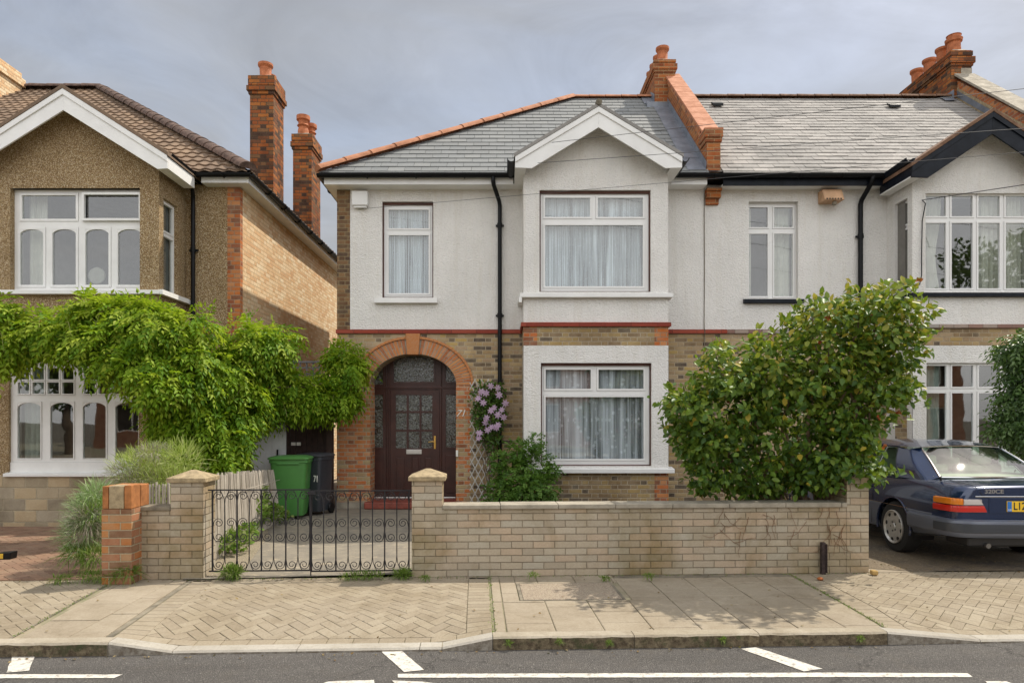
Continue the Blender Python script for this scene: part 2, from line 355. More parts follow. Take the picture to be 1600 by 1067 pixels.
def slate_mat(name, stops, rough, lich=None, spec=.4):
    m = new_mat(name, rough=rough, spec=spec); N = NB(m); o = N.obj()
    c = N.ramp(N.rnd(), ev(stops)); n = N.noise(o, 1.0, 5, .65, .4); f = N.noise(o, 30, 4, .7)
    if lich: c = N.mix(N.mr(n, .42, .66, 0, .75), c, lich)
    c = N.mix(N.mr(f, .4, .7, 0, .35), c, N.mix(1, c, (.6, .6, .6), 'MULTIPLY')); N.col(c)
    N.rough(N.mr(f, .3, .7, rough*.8, min(1, rough*1.2))); N.bump(f, .004, .7); return m
M['slate'] = slate_mat('grey_slate', [(.19, .198, .198), (.22, .228, .226), (.205, .213, .212), (.24, .246, .24), (.20, .207, .204)], .62)
M['slateold'] = slate_mat('weathered_slate', [(.32, .305, .285), (.365, .345, .32), (.285, .272, .255), (.39, .365, .34), (.34, .322, .30)], .85, (.215, .205, .195), .2)
M['pantile'] = slate_mat('brown_concrete_tile', [(.225, .15, .095), (.27, .185, .12), (.18, .12, .08), (.245, .165, .108)], .85, (.12, .085, .06))
M['redtile'] = slate_mat('red_clay_tile', [(.33, .12, .09), (.38, .15, .11), (.28, .10, .08)], .8)
def glass_mat(name, tint=(.92, .95, .95), refl=1.5, wav=0):
    m = bpy.data.materials.new(name); m.use_nodes = True; t = m.node_tree; t.nodes.clear()
    o = t.nodes.new('ShaderNodeOutputMaterial'); g = t.nodes.new('ShaderNodeBsdfGlossy'); tr = t.nodes.new('ShaderNodeBsdfTransparent'); mi = t.nodes.new('ShaderNodeMixShader')
    fr = t.nodes.new('ShaderNodeFresnel'); fr.inputs[0].default_value = refl; g.inputs['Roughness'].default_value = .015 if not wav else .06; g.inputs['Color'].default_value = (1, 1, 1, 1)
    tr.inputs[0].default_value = (*tint, 1)
    mu = t.nodes.new('ShaderNodeMath'); mu.operation = 'MULTIPLY_ADD'; mu.inputs[1].default_value = 1.25; mu.inputs[2].default_value = .05; mu.use_clamp = True
    nz = t.nodes.new('ShaderNodeTexNoise'); nz.inputs['Scale'].default_value = 13 if wav else 1.6; bu = t.nodes.new('ShaderNodeBump'); bu.inputs['Distance'].default_value = .01 if wav else .012; bu.inputs['Strength'].default_value = .8 if wav else .13
    if wav: nz.inputs['Detail'].default_value = 5; nz.inputs['Distortion'].default_value = 2.5
    tcn = t.nodes.new('ShaderNodeTexCoord'); l = t.links.new
    l(tcn.outputs['Object'], nz.inputs['Vector']); l(nz.outputs[0], bu.inputs['Height']); l(bu.outputs[0], g.inputs['Normal'])
    ge = t.nodes.new('ShaderNodeNewGeometry'); ib = t.nodes.new('ShaderNodeMath'); ib.operation = 'SUBTRACT'; ib.inputs[0].default_value = 1; l(ge.outputs['Backfacing'], ib.inputs[1])
    mf = t.nodes.new('ShaderNodeMath'); mf.operation = 'MULTIPLY'; l(fr.outputs[0], mu.inputs[0]); l(mu.outputs[0], mf.inputs[0]); l(ib.outputs[0], mf.inputs[1]); l(mf.outputs[0], mi.inputs[0]); l(tr.outputs[0], mi.inputs[1]); l(g.outputs[0], mi.inputs[2]); l(mi.outputs[0], o.inputs[0]); return m
M['glass'] = glass_mat('window_glass', refl=1.75)
M['obscure'] = glass_mat('obscured_door_glass', (.30, .33, .30), 1.45, 1)
def frosted():
    m = M['obscure']; t = m.node_tree; out = next(n for n in t.nodes if n.type == 'OUTPUT_MATERIAL'); old = out.inputs[0].links[0].from_socket
    tc = t.nodes.new('ShaderNodeTexCoord'); n = t.nodes.new('ShaderNodeTexNoise'); n.inputs['Scale'].default_value = 9; n.inputs['Detail'].default_value = 4; n.inputs['Distortion'].default_value = 3.5; t.links.new(tc.outputs['Object'], n.inputs['Vector'])
    r = t.nodes.new('ShaderNodeMapRange'); r.inputs[1].default_value = .47; r.inputs[2].default_value = .62; r.inputs[3].default_value = .02; r.inputs[4].default_value = .42; t.links.new(n.outputs[0], r.inputs[0])
    d = t.nodes.new('ShaderNodeBsdfDiffuse'); d.inputs[0].default_value = (.34, .37, .33, 1); x = t.nodes.new('ShaderNodeMixShader'); t.links.new(r.outputs[0], x.inputs[0]); t.links.new(old, x.inputs[1]); t.links.new(d.outputs[0], x.inputs[2]); t.links.new(x.outputs[0], out.inputs[0])
frosted()
M['carglass'] = glass_mat('tinted_car_glass', (.62, .74, .64), 1.7)
def net_mat(name, base, dens, lace):
    m = bpy.data.materials.new(name); m.use_nodes = True; N = NB(m); t = m.node_tree
    N.b.inputs['Roughness'].default_value = .95; N.col(base); N.b.inputs['Specular IOR Level'].default_value = .1
    uv = N.uv(); tr = N.n('ShaderNodeBsdfTransparent'); mi = N.n('ShaderNodeMixShader'); out = t.nodes['Material Output']
    ns = N.noise(N.scalev(uv, (1, .03, 1)), 6.5, 4, .72)  # upright density streaks paint in the light and dark of the folds
    if lace == 'dots': pat = N.mr(N.vor(uv, 34), .12, .2, 1, 0)
    else: pat = N.mr(N.math('ADD', N.vor(uv, 8.5), N.math('MULTIPLY', N.noise(uv, 40, 4, .7), .35)), .36, .5, 1, 0)
    f = N.math('ADD', N.mr(ns, .40, .60, dens-.34, dens+.26), N.math('MULTIPLY', pat, .38 if lace == 'dots' else .24)); f = N.math('MINIMUM', f, 1)
    N.L(f, mi.inputs[0]); N.L(tr.outputs[0], mi.inputs[1]); N.L(N.b.outputs[0], mi.inputs[2]); N.L(mi.outputs[0], out.inputs[0]); return m
M['net'] = net_mat('net_curtain', (.82, .86, .91), .54, 'dots')
M['lace'] = net_mat('lace_curtain', (.88, .88, .93), .60, 'lace')
M['curtain'] = plain('cream_curtain_cloth', (.66, .63, .54), .9, .08)
M['curtaing'] = plain('green_grey_curtain_cloth', (.45, .50, .44), .9, .1)
M['mahogany'] = plain('mahogany_door', (.060, .018, .013), .38, .2, 5)
M['mahoganyd'] = plain('mahogany_panel', (.045, .014, .010), .42, .2, 5)
M['brass'] = new_mat('brass', (.75, .48, .13), .3, 1)
M['steel'] = new_mat('brushed_steel', (.62, .62, .60), .35, .9)
M['digit'] = new_mat('white_enamel', (.8, .78, .72), .4)
# ---------------------------------------------------------------- building helpers
MX_NEG = Matrix.Rotation(R(-90), 4, 'Z')     # frame whose front faces world -x : local (x, y) -> world (y, -x)
MX_POS = Matrix.Rotation(R(90), 4, 'Z')      # front faces world +x : local (x, y) -> world (-y, x)
def arch_fill(mb, x0, x1, zt, rise, y0, y1, n=10):
    """the two corner pieces that turn a square head into a segmental arch"""
    c, a = (x0+x1)/2, (x1-x0)/2
    pts = [(c+a*math.cos(t), zt-rise+rise*math.sin(t)) for t in [math.pi*i/(2*n) for i in range(2*n+1)]]
    pr = pts[:n+1]; pl = pts[n:]
    mb.prism_y([(x1, zt)]+list(reversed(pr)), y0, y1)
    mb.prism_y([(x0, zt)]+list(reversed(pl)), y0, y1)
def curtain(name, x0, x1, z0, z1, y, mat, parent, M=None, fold=.085, amp=.02, seed=0, pinch=None, scallop=0):
    mb = MB(M); rg = random.Random(seed+int(abs(x0)*100)); nx = max(12, int((x1-x0)/fold*7)); nz = 10 if pinch else 4; ph = 0; vs = []; xs = []
    phs = []
    for i in range(nx+1):
        ph += 2*math.pi/7*(.7+.6*rg.random()); phs.append((ph, amp*(.5+.8*rg.random())))
    for j in range(nz+1):
        t = j/nz; z = z0+(z1-z0)*t
        for i in range(nx+1):
            x = x0+(x1-x0)*i/nx
            if pinch: wdt = 1-pinch[1]*math.exp(-((t-.38)/.3)**2); x = (x0 if pinch[0] == 'l' else x1)+(x-(x0 if pinch[0] == 'l' else x1))*wdt
            zz = z+(scallop*abs(math.sin(i/7*math.pi)) if j == 0 else 0)
            vs.append((x, y+phs[i][1]*math.sin(phs[i][0])*(1 if t < .95 else .6), zz))
    fs = [(j*(nx+1)+i, j*(nx+1)+i+1, (j+1)*(nx+1)+i+1, (j+1)*(nx+1)+i) for j in range(nz) for i in range(nx)]
    mb.mesh(vs, fs); return mb.build(name, mat, parent, smooth=True, angle=80)
def window(parent, x0, x1, z0, z1, y, sashes, rec=.09, mat=None, cur=None, M=None, sash_m=.034, gap=.0, room=2.4, fr=.06, name='window', label=None, gl=None, rw=.18):
    mat = mat or MAT['upvc']
    mb = MB(M); yf = y+rec
    panel(mb, x0+gap, x1-gap, z0+gap*.5, z1-gap*1.6, yf, [(s[0]-sash_m, s[1]+sash_m, s[2]-sash_m, s[3]+sash_m) for s in sashes], .07, back=True)
    f = mb.build(name, mat, parent, bevel=.004, label=label)
    mb = MB(M)
    for s in sashes:
        a, b, c, d = s[:4]; ar = s[4] if len(s) > 4 else 0; yo = s[5] if len(s) > 5 else -.012
        panel(mb, a-sash_m+.003, b+sash_m-.003, c-sash_m+.003, d+sash_m-.003, yf+yo, [(a, b, c, d)], .045, back=True)
        if ar: arch_fill(mb, a-.001, b+.001, d+.001, ar, yf+yo+.004, yf+yo+.042)
    mb.build('casement', mat, f, bevel=.004)
    for s in sashes:
        g = MB(M); g.box(s[0]-.004, s[1]+.004, yf+.014, yf+.020, s[2]-.004, s[3]+.004); g.build('pane', gl or MAT['glass'], f)
    if cur: cur(f)
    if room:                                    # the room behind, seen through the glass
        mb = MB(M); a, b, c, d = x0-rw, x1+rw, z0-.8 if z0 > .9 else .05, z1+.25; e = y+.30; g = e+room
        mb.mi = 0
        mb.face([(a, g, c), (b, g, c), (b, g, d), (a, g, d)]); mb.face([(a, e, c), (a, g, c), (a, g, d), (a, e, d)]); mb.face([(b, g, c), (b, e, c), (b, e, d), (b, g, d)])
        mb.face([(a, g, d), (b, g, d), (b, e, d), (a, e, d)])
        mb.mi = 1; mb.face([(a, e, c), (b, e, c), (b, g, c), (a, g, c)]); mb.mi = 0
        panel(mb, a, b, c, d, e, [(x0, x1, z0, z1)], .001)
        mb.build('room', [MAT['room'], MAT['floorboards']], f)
    return f
def shingles(mb, O, U, V, poly, cw, ch, th, gap=.006, wave=None, jit=.3, seed=1, ragged=.006):
    rg = random.Random(seed); O = Vector(O); U = Vector(U).normalized(); V = Vector(V).normalized(); Nn = U.cross(V).normalized()
    if Nn.z < 0: Nn = -Nn
    umin, umax = min(p[0] for p in poly), max(p[0] for p in poly); vmax = max(p[1] for p in poly); vmin = min(p[1] for p in poly)
    k0 = int(math.floor(vmin/ch)); rows = int(vmax/ch)+1
    def pt(u, v, h): return O+U*u+V*v+Nn*h
    sub = 6 if wave else 1
    for k in range(k0, rows):
        sh = (k % 2)*cw/2 if not wave else 0
        for i in range(int((umin-sh)/cw)-1, int((umax-sh)/cw)+2):
            u0 = sh+i*cw; a = rg.random(); lift = th*(1+jit*(rg.random()-.3)); dv = ragged*(rg.random()-.5)*2
            for q in range(sub):
                ua = u0+gap/2+(cw-gap)*q/sub; ub = u0+gap/2+(cw-gap)*(q+1)/sub
                v0, v1 = k*ch+dv, (k+1)*ch+.012
                pl = clip_poly([(ua, v0), (ub, v0), (ub, v1), (ua, v1)], poly)
                if not pl or area(pl) < 1e-5: continue
                def h(u, v):
                    b = lift*(1-.85*(v-v0)/ch)
                    if wave: b += wave*(.5+.5*math.sin((u-u0)/cw*2*math.pi))
                    return b
                pts = [pt(u, v, h(u, v)) for u, v in pl]; mb.face(pts, a)
                lo = [p for p in pl if abs(p[1]-v0) < 1e-5]
                if len(lo) >= 2:
                    l0, l1 = min(lo), max(lo); mb.face([pt(*l0, -.005), pt(*l1, -.005), pt(*l1, h(*l1)), pt(*l0, h(*l0))], a)
                for e in (min, max):
                    if not wave:
                        uu = e(p[0] for p in pl); sd_ = [p for p in pl if abs(p[0]-uu) < 1e-6]
                        if len(sd_) == 2: mb.face([pt(*sd_[0], -.005), pt(*sd_[0], h(*sd_[0])), pt(*sd_[1], h(*sd_[1])), pt(*sd_[1], -.005)], a)
def ridge_tiles(name, p0, p1, r, n, mat, parent, flat=.75, lift=.02):
    mb = MB(); p0 = Vector(p0); p1 = Vector(p1); t = (p1-p0); Ln = t.length; t.normalize(); s = t.cross(Vector((0, 0, 1))).normalized(); u = s.cross(t).normalized()
    for i in range(n):
        a = p0+t*(Ln*i/n-.0); b = p0+t*(Ln*(i+1)/n-.012); ra, rb = r*random.uniform(1.03, 1.10), r*.97; rn = random.random()
        m = 9; va = []; vb = []
        for k in range(m+1):
            q = math.pi*k/m; va.append(a+s*ra*math.cos(q)+u*(ra*flat*math.sin(q)-.03+lift)); vb.append(b+s*rb*math.cos(q)+u*(rb*flat*math.sin(q)-.03+lift))
        vs = va+vb; mb.mesh(vs, [(k, k+1, m+2+k, m+1+k) for k in range(m)]+[list(range(m, -1, -1))]+[list(range(m+1, 2*m+2))], rn)
    return mb.build(name, mat, parent, smooth=True, angle=50)
def gutter(name, path, parent, r=.062, mat=None):
    """half-round gutter with brackets along a horizontal path, lip up"""
    mb = MB(); mat = mat or MAT['black']
    for i in range(len(path)-1):
        a, b = Vector(path[i]), Vector(path[i+1]); t = (b-a).normalized(); s = t.cross(Vector((0, 0, 1))).normalized(); m = 8; vs = []
        for p in (a-t*.02, b+t*.02):
            for rr in (r, r-.008):
                for k in range(m+1):
                    q = math.pi*k/m; vs.append(p+s*rr*math.cos(q)-Vector((0, 0, 1))*rr*math.sin(q))
        M1 = m+1; fs = []
        for k in range(m):
            fs.append((k, k+1, 2*M1+k+1, 2*M1+k)); fs.append((M1+k+1, M1+k, 3*M1+k, 3*M1+k+1))
        fs += [(0, 2*M1, 3*M1, M1), (m, M1+m, 3*M1+m, 2*M1+m)]
        fs += [list(range(0, M1))+list(range(2*M1-1, M1-1, -1)), list(range(2*M1, 3*M1))+list(range(4*M1-1, 3*M1-1, -1))]
        mb.mesh(vs, fs)
        Ln = (b-a).length; k = int(Ln/.9)
        for j in range(1, k+1):
            c = a+t*(Ln*j/(k+1)); pts = [c+s*(r+.008)*math.cos(q)-Vector((0, 0, 1))*(r+.008)*math.sin(q) for q in [math.pi*w/8 for w in range(9)]]
            mb.tube(pts, .011, 5)
    return mb.build(name, mat, parent, smooth=True, angle=50)
def downpipe(name, pts, parent, r=.036, brk=()):
    mb = MB(); q = [Vector(p) for p in pts]; sm = [q[0]]
    for i in range(1, len(q)-1):
        for t in (.25, .12): sm.append(q[i].lerp(q[i-1], min(.45, t*.35/max(.05, (q[i]-q[i-1]).length))))
        for t in (.12, .25): sm.append(q[i].lerp(q[i+1], min(.45, t*.35/max(.05, (q[i]-q[i+1]).length))))
    sm.append(q[-1]); mb.tube(sm, r, 12)
    for z in brk:
        c = Vector((q[-1].x, q[-1].y, z)); mb.lathe([(r+.009, -.04), (r+.011, 0), (r+.009, .04)], c, 12); mb.box(c.x-.075, c.x+.075, c.y+.02, c.y+.045, z-.018, z+.018)
    return mb.build(name, MAT['black'], parent, smooth=True, angle=50)
def gable(parent, cx, hs, yf, yb, z_apex, slope, bw, mat_b, wall_y, roofmat, endcut=.17, flat=.28):
    """bay gable: two thin roof slopes, barge boards in front and soffits under the verge"""
    ze = z_apex-hs*slope; nrm = math.hypot(1, slope)
    for sgn in (-1, 1):
        rb = MB()
        x1 = cx+sgn*(hs+.02); z1 = z_apex-(hs+.02)*slope
        pts = [(cx, z_apex+.012), (x1, z1+.012), (x1, z1+.075), (cx, z_apex+.075)]
        if sgn > 0: pts = pts[::-1]
        rb.prism_y(pts[::-1], yf-.03, yb, .4)
        rb.build('gable_roof_slope', roofmat, parent, bevel=.004)
    b = MB(); L_ = []
    xl, xr = cx-hs, cx+hs
    out = [(xl, ze), (xl, ze-endcut), (xl+flat, ze-endcut-.01), (cx, z_apex-bw), (xr-flat, ze-endcut-.01), (xr, ze-endcut), (xr, ze), (cx, z_apex)]
    for half in ([(xl, ze), (xl, ze-endcut), (xl+flat, ze-endcut-.01), (cx, z_apex-bw), (cx, z_apex)], [(cx, z_apex), (cx, z_apex-bw), (xr-flat, ze-endcut-.01), (xr, ze-endcut), (xr, ze)]):
        b.prism_y(half, yf, yf+.03)
    for sgn in (-1, 1):                          # verge moulding standing proud along the top edge
        e = cx+sgn*hs
        pts = [(cx, z_apex+.010), (cx, z_apex-.085), (e, ze-.085), (e, ze+.010)]
        if sgn > 0: pts = pts[::-1]
        b.prism_y(pts[::-1] if sgn < 0 else pts[::-1], yf-.022, yf-.001)
    b.build('barge_board', mat_b, parent, bevel=.004)
    s = MB()
    for sgn in (-1, 1):
        e = cx+sgn*hs
        s.face([(cx, yf+.03, z_apex-.06), (e, yf+.03, ze-.06), (e, wall_y+.8, ze-.06), (cx, wall_y+.8, z_apex-.06)])
        s.box(min(e, e-sgn*.18), max(e, e-sgn*.18), yf+.031, wall_y+.62, ze-endcut+.004, ze-endcut+.024)
        sf = MB(); sf.box(min(e, e-sgn*.02), max(e, e-sgn*.02), yf+.031, wall_y+.62, ze-endcut+.025, ze-.005); sf.build('verge_fascia', mat_b, parent)
    s.build('soffit', MAT['white'], parent)
def text_obj(name, body, size, M, mat, parent, ext=.004, shear=0, align='CENTER', bold=0):
    cu = bpy.data.curves.new(name, 'FONT'); cu.body = body; cu.size = size; cu.extrude = ext; cu.align_x = align; cu.align_y = 'CENTER'; cu.shear = shear; cu.offset = bold
    o = bpy.data.objects.new(name, cu); COL.objects.link(o); dg = bpy.context.evaluated_depsgraph_get(); me = bpy.data.meshes.new_from_object(o.evaluated_get(dg)); bpy.data.objects.remove(o); bpy.data.curves.remove(cu)
    me.name = name; o = bpy.data.objects.new(name, me); COL.objects.link(o); me.materials.clear(); me.materials.append(mat)
    root = parent
    while root.parent is not None: root = root.parent
    me.transform(WM[root.name].inverted() @ M); o.parent = parent; return o
def pot(parent, x, y, z, h=.33, r=.115, mat=None, kind=0):
    mb = MB(); 
    if kind == 0: prof = [(r*1.0, 0), (r*1.02, .03), (r*.86, .07), (r*.90, h*.72), (r*1.02, h*.78), (r*1.15, h*.86), (r*1.15, h), (r*.92, h), (r*.9, h*.6), (.01, h*.6)]
    elif kind == 1: prof = [(r, 0), (r*.95, h*.3), (r*.8, h*.45), (r*1.1, h*.52), (r*.85, h*.6), (r*.9, h*.75), (r*1.2, h*.8), (r*1.2, h), (r*.9, h), (r*.9, h*.7), (.01, h*.7)]
    else: prof = [(r, 0), (r*.9, h*.6), (r*1.15, h*.66), (r*1.22, h*.8), (r*.95, h*.82), (r*.95, h*.95), (r*1.05, h), (.02, h)]
    mb.lathe(prof, (x, y, z), 20); return mb.build('chimney_pot', mat or MAT['terracotta'], parent, smooth=True, angle=30)
def stack(parent, x0, x1, y0, y1, z0, z1, mat, bands, name='chimney', flaunch=True):
    mb = MB(); mb.box(x0, x1, y0, y1, z0, z1)
    for a, b, e in bands: mb.box(x0-e, x1+e, y0-e, y1+e, a, b)
    c = mb.build(name, mat, parent)
    if flaunch:
        f = MB(); f.mesh([(x0+.02, y0+.02, z1), (x1-.02, y0+.02, z1), (x1-.02, y1-.02, z1), (x0+.02, y1-.02, z1), (x0+.1, y0+.1, z1+.07), (x1-.1, y0+.1, z1+.07), (x1-.1, y1-.1, z1+.07), (x0+.1, y1-.1, z1+.07)],
                         [(0, 1, 5, 4), (1, 2, 6, 5), (2, 3, 7, 6), (3, 0, 4, 7), (4, 5, 6, 7)]); f.build('mortar_cap', MAT['concrete'], c)
    return c
MAT = M
# ================================================================ MAIN HOUSE
KL = 1.05; F0, B0, L0, LB = 12.58, 11.80, 11.40*KL, 10.50*KL; ZP = CAMZ+(.78-CAMZ)*KL
house = empty('terraced_house', (.3, F0, 0), 'white rendered middle house with arched brown front door and grey slate roof', 'house')
zf = lambda py: Z(py, F0); xf = lambda px: X(px, F0); xb = lambda px: X(px, B0); zb = lambda py: Z(py, B0)
XL, XP = xf(527), 3.69; BX0, BX1 = .343, 2.842; ZS = 3.30; ZT = 5.96
ax0, ax1, asp, arise = xf(578), xf(713), 2.28, .575; acx, ahw = (ax0+ax1)/2, (ax1-ax0)/2
W1 = (xf(597), xf(677), zf(465), zf(315))
mb = MB(); panel(mb, xf(547), BX0, ZS, ZT, F0, [W1], .3); mb.cut(); panel(mb, BX1, XP, ZS, ZT, F0, [], .3)
mb.build('render_wall', M['render'], house)
# lower brickwork with the arched opening
mb = MB(); ZB = ZS-.075
panel(mb, XL, BX0, 0, ZB, F0, [(ax0, ax1, 0, asp+arise)], .46)
n = 24; el_ = [(acx+ahw*math.cos(math.pi*i/n), asp+arise*math.sin(math.pi*i/n)) for i in range(n+1)]
for i in range(n):
    (xa, za), (xc, zc) = el_[i], el_[i+1]
    mb.face([(xc, F0, zc), (xa, F0, za), (xa, F0, asp+arise), (xc, F0, asp+arise)])
    mb.face([(xa, F0, za), (xc, F0, zc), (xc, F0+.46, zc), (xa, F0+.46, za)])
mb.cut(); panel(mb, BX1, XP, 0, ZB, F0, [], .3); mb.build('brick_wall', M['stock'], house)
mb = MB(); mb.box(XL-.004, XL+.3, F0+.02, 18.5, 0, ZT-.2); mb.box(XL+.3, XP, 18.2, 18.5, 0, ZT); mb.build('flank_wall', M['stock'], house)
mb = MB(); mb.box(XL-.004, xf(547), F0-.004, F0+.05, ZB+.075, ZT-.002); mb.build('brick_quoin', M['quoin'], house)
mb = MB(); mb.box(XL-.006, ax0+.005, F0-.006, F0+.46, .13, asp+.02); mb.cut(); mb.box(ax1-.005, xf(735), F0-.006, F0+.46, .13, asp+.02); mb.build('door_jamb', M['redyellow'], house)
mb = MB(); mb.box(XL-.03, ax0+.01, F0-.035, F0+.3, 0, .13); mb.cut(); mb.box(ax1-.01, BX0, F0-.03, F0+.2, 0, .1); mb.build('plinth', M['concrete'], house)
# voussoirs, label mould and keystone
vm_ = new_mat('arch_brick', rough=.9, spec=.2); N = NB(vm_); o_ = N.obj()
N.col(N.mix(N.mr(N.noise(o_, 30, 4, .7), .35, .7, 0, .4), N.ramp(N.rnd(), ev([(.54, .19, .05), (.42, .12, .035), (.58, .25, .08), (.33, .09, .03), (.50, .22, .11)])), (.42, .33, .22))); N.bump(N.noise(o_, 50, 4, .7), .004, .8)
mb = MB(); nv = 44; th = .27
def ell(t, o): return (acx+(ahw+o)*math.cos(t), asp+(arise+o*1.0)*math.sin(t))
for i in range(nv):
    t0, t1 = math.pi*i/nv+.0085, math.pi*(i+1)/nv-.0085
    cuts = [(0, th*.5-.005), (th*.5+.005, th)] if i % 2 else [(0, th)]
    if abs((t0+t1)/2-math.pi/2) < .11: mb.cut() if i == nv//2 else None; continue
    for a, b in cuts: mb.prism_y([ell(t0, a), ell(t0, b), ell(t1, b), ell(t1, a)][::-1], F0-.016, F0+.1, random.random())
mb.build('brick_arch', vm_, house, bevel=.003)
mb = MB()
for i in range(nv): t0, t1 = math.pi*i/nv, math.pi*(i+1)/nv; mb.prism_y([ell(t0, -.002), ell(t0, th+.002), ell(t1, th+.002), ell(t1, -.002)][::-1], F0-.009, F0+.05)
mb.build('arch_mortar', M['concrete'], house)
mb = MB()
for i in range(nv): t0, t1 = math.pi*i/nv, math.pi*(i+1)/nv; mb.prism_y([ell(t0, th+.003), ell(t0, th+.05), ell(t1, th+.05), ell(t1, th+.003)][::-1], F0-.04, F0+.05, .3)
mb.build('arch_moulding', vm_, house, bevel=.008)
mb = MB(); kx = acx; mb.prism_y([(kx-.105, asp+arise-.02), (kx+.105, asp+arise-.02), (kx+.135, ZB-.003), (kx-.135, ZB-.003)], F0-.06, F0+.1, .5); mb.build('keystone', vm_, house, bevel=.012)
# string courses
mb = MB(); mb.box(XL-.02, BX0+.0, F0-.045, F0+.1, ZB, ZS); mb.box(BX1, XP, F0-.045, F0+.1, ZB, ZS)
mb.box(BX0-.045, BX1+.045, B0-.05, B0+.1, zb(510.5), zb(504)); mb.box(BX0-.045, BX0+.02, B0+.1, F0-.046, zb(510.5), zb(504)); mb.box(BX1-.02, BX1+.045, B0+.1, F0-.046, zb(510.5), zb(504))
mb.build('string_course', M['string'], house, bevel=.008)
# --- bay
BZ = zb(504); ZC = zb(540)
WU = (xb(843), xb(1017), zb(456), zb(297)); WLo = (xb(845), xb(1018), zb(728), zb(567))
gcx, ghs = (BX0+BX1)/2, 1.40; gap_z = Z(168, 11.45); gsl = .60
mb = MB(); panel(mb, BX0, BX1, BZ, 5.9, B0, [WU], .3)
mb.face([(BX0, B0, 5.9), (BX1, B0, 5.9), (BX1, B0, gap_z-gsl*1.25-.05), (gcx, B0, gap_z-.05), (BX0, B0, gap_z-gsl*1.25-.05)])
for xx, sg in ((BX0, -1), (BX1, 1)):
    q = [(xx, B0, BZ), (xx, F0, BZ), (xx, F0, 6.05), (xx, B0, 6.05)]; mb.face(q if sg > 0 else q[::-1])
mb.build('bay_render_wall', M['render'], house)
mb = MB(); panel(mb, BX0, BX1, zb(738), ZC, B0-.012, [WLo], .3)
for xx, sg in ((BX0-.004, -1), (BX1+.004, 1)):
    q = [(xx, B0-.012, zb(738)), (xx, B0+.3, zb(738)), (xx, B0+.3, ZC), (xx, B0-.012, ZC)]; mb.face(q if sg > 0 else q[::-1])
mb.face([(BX0, B0-.012, ZC), (BX1, B0-.012, ZC), (BX1, B0+.1, ZC), (BX0, B0+.1, ZC)])
mb.build('window_surround', M['render'], house)
mb = MB(); panel(mb, BX0, BX1, ZC-.01, zb(510.5), B0, [], .3); panel(mb, BX0, BX1, 0, zb(738)+.01, B0, [], .3)
for xx, sg in ((BX0, -1), (BX1, 1)):
    q = [(xx, B0, 0), (xx, F0, 0), (xx, F0, zb(510.5)), (xx, B0, zb(510.5))]; mb.face(q if sg > 0 else q[::-1])
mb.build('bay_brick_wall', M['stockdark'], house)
mb = MB()
for a, b in ((BX0-.003, BX0+.235), (BX1-.235, BX1+.003)):
    mb.box(a, b, B0-.003, B0+.1, ZC, zb(510.5)-.002); mb.cut(); mb.box(a, b, B0-.003, B0+.1, .0, zb(738)-.002); mb.cut()
mb.build('bay_quoin', M['red'], house)
def sill(parent, x0, x1, yf, z0, z1, wy, mat, ret=None, nose=.10):
    mb = MB(); mb.prism_x([(wy-nose, z0), (wy+.12, z0), (wy+.12, z1+.02), (wy-nose, z1-.012)], x0, x1)
    if ret:
        for sx in ret: mb.box(min(sx, sx), max(sx, sx)+.0001, wy, wy+.01, z0, z1)
    return mb.build('window_sill', mat, parent, bevel=.006)
sill(house, xb(812), xb(1050), B0-.1, zb(466), zb(458.5), B0, M['white'])
mb = MB(); mb.box(BX0-.085, BX0+.01, B0+.122, F0, zb(466), zb(459)); mb.box(BX1-.01, BX1+.085, B0+.122, F0, zb(466), zb(459)); mb.box(BX0-.085, BX0-.03, B0-.1, B0-.03, zb(474), zb(466)); mb.build('sill_return', M['white'], house, bevel=.005)
sill(house, BX0-.02, xb(1052), B0-.1, zb(738.5), zb(731), B0, M['white'])
sill(house, xf(586), xf(684), F0-.08, zf(474.5), zf(466.5), F0, M['white'])
# dark mastic line round the plastic frames
mb = MB()
for (a, b, c, d), yy in ((W1, F0), (WU, B0), (WLo, B0-.012)):
    panel(mb, a+.001, b-.001, c+.001, d-.001, yy+.055, [(a+.022, b-.022, c+.02, d-.045)], .02); mb.cut()
mb.build('mastic_edge', M['maroon'], house)
def gx(fx, fz, l): return [(fx(a), fx(b), fz(d), fz(c), *r) for a, b, c, d, *r in l]
window(house, *W1, F0, gx(xf, zf, [(606, 669, 326, 355), (606, 669, 366, 457)]), gap=.022, cur=lambda f: curtain('net_curtain', xf(600), xf(674), zf(462), zf(318), F0+.22, M['net'], f, seed=1))
window(house, *WU, B0, gx(xb, zb, [(852, 923, 307, 337), (935, 1006, 307, 337), (852, 1006, 350, 446)]), gap=.022, cur=lambda f: curtain('net_curtain', xb(846), xb(1013), zb(450), zb(300), B0+.22, M['net'], f, seed=2, scallop=.03, fold=.1))
window(house, *WLo, B0-.012, gx(xb, zb, [(853, 924, 577, 607), (936, 1007, 577, 607), (853, 1007, 620, 717)]), gap=.022, cur=lambda f: curtain('lace_curtain', xb(847), xb(1015), zb(724), zb(570), B0+.20, M['lace'], f, seed=3, fold=.16, amp=.03))
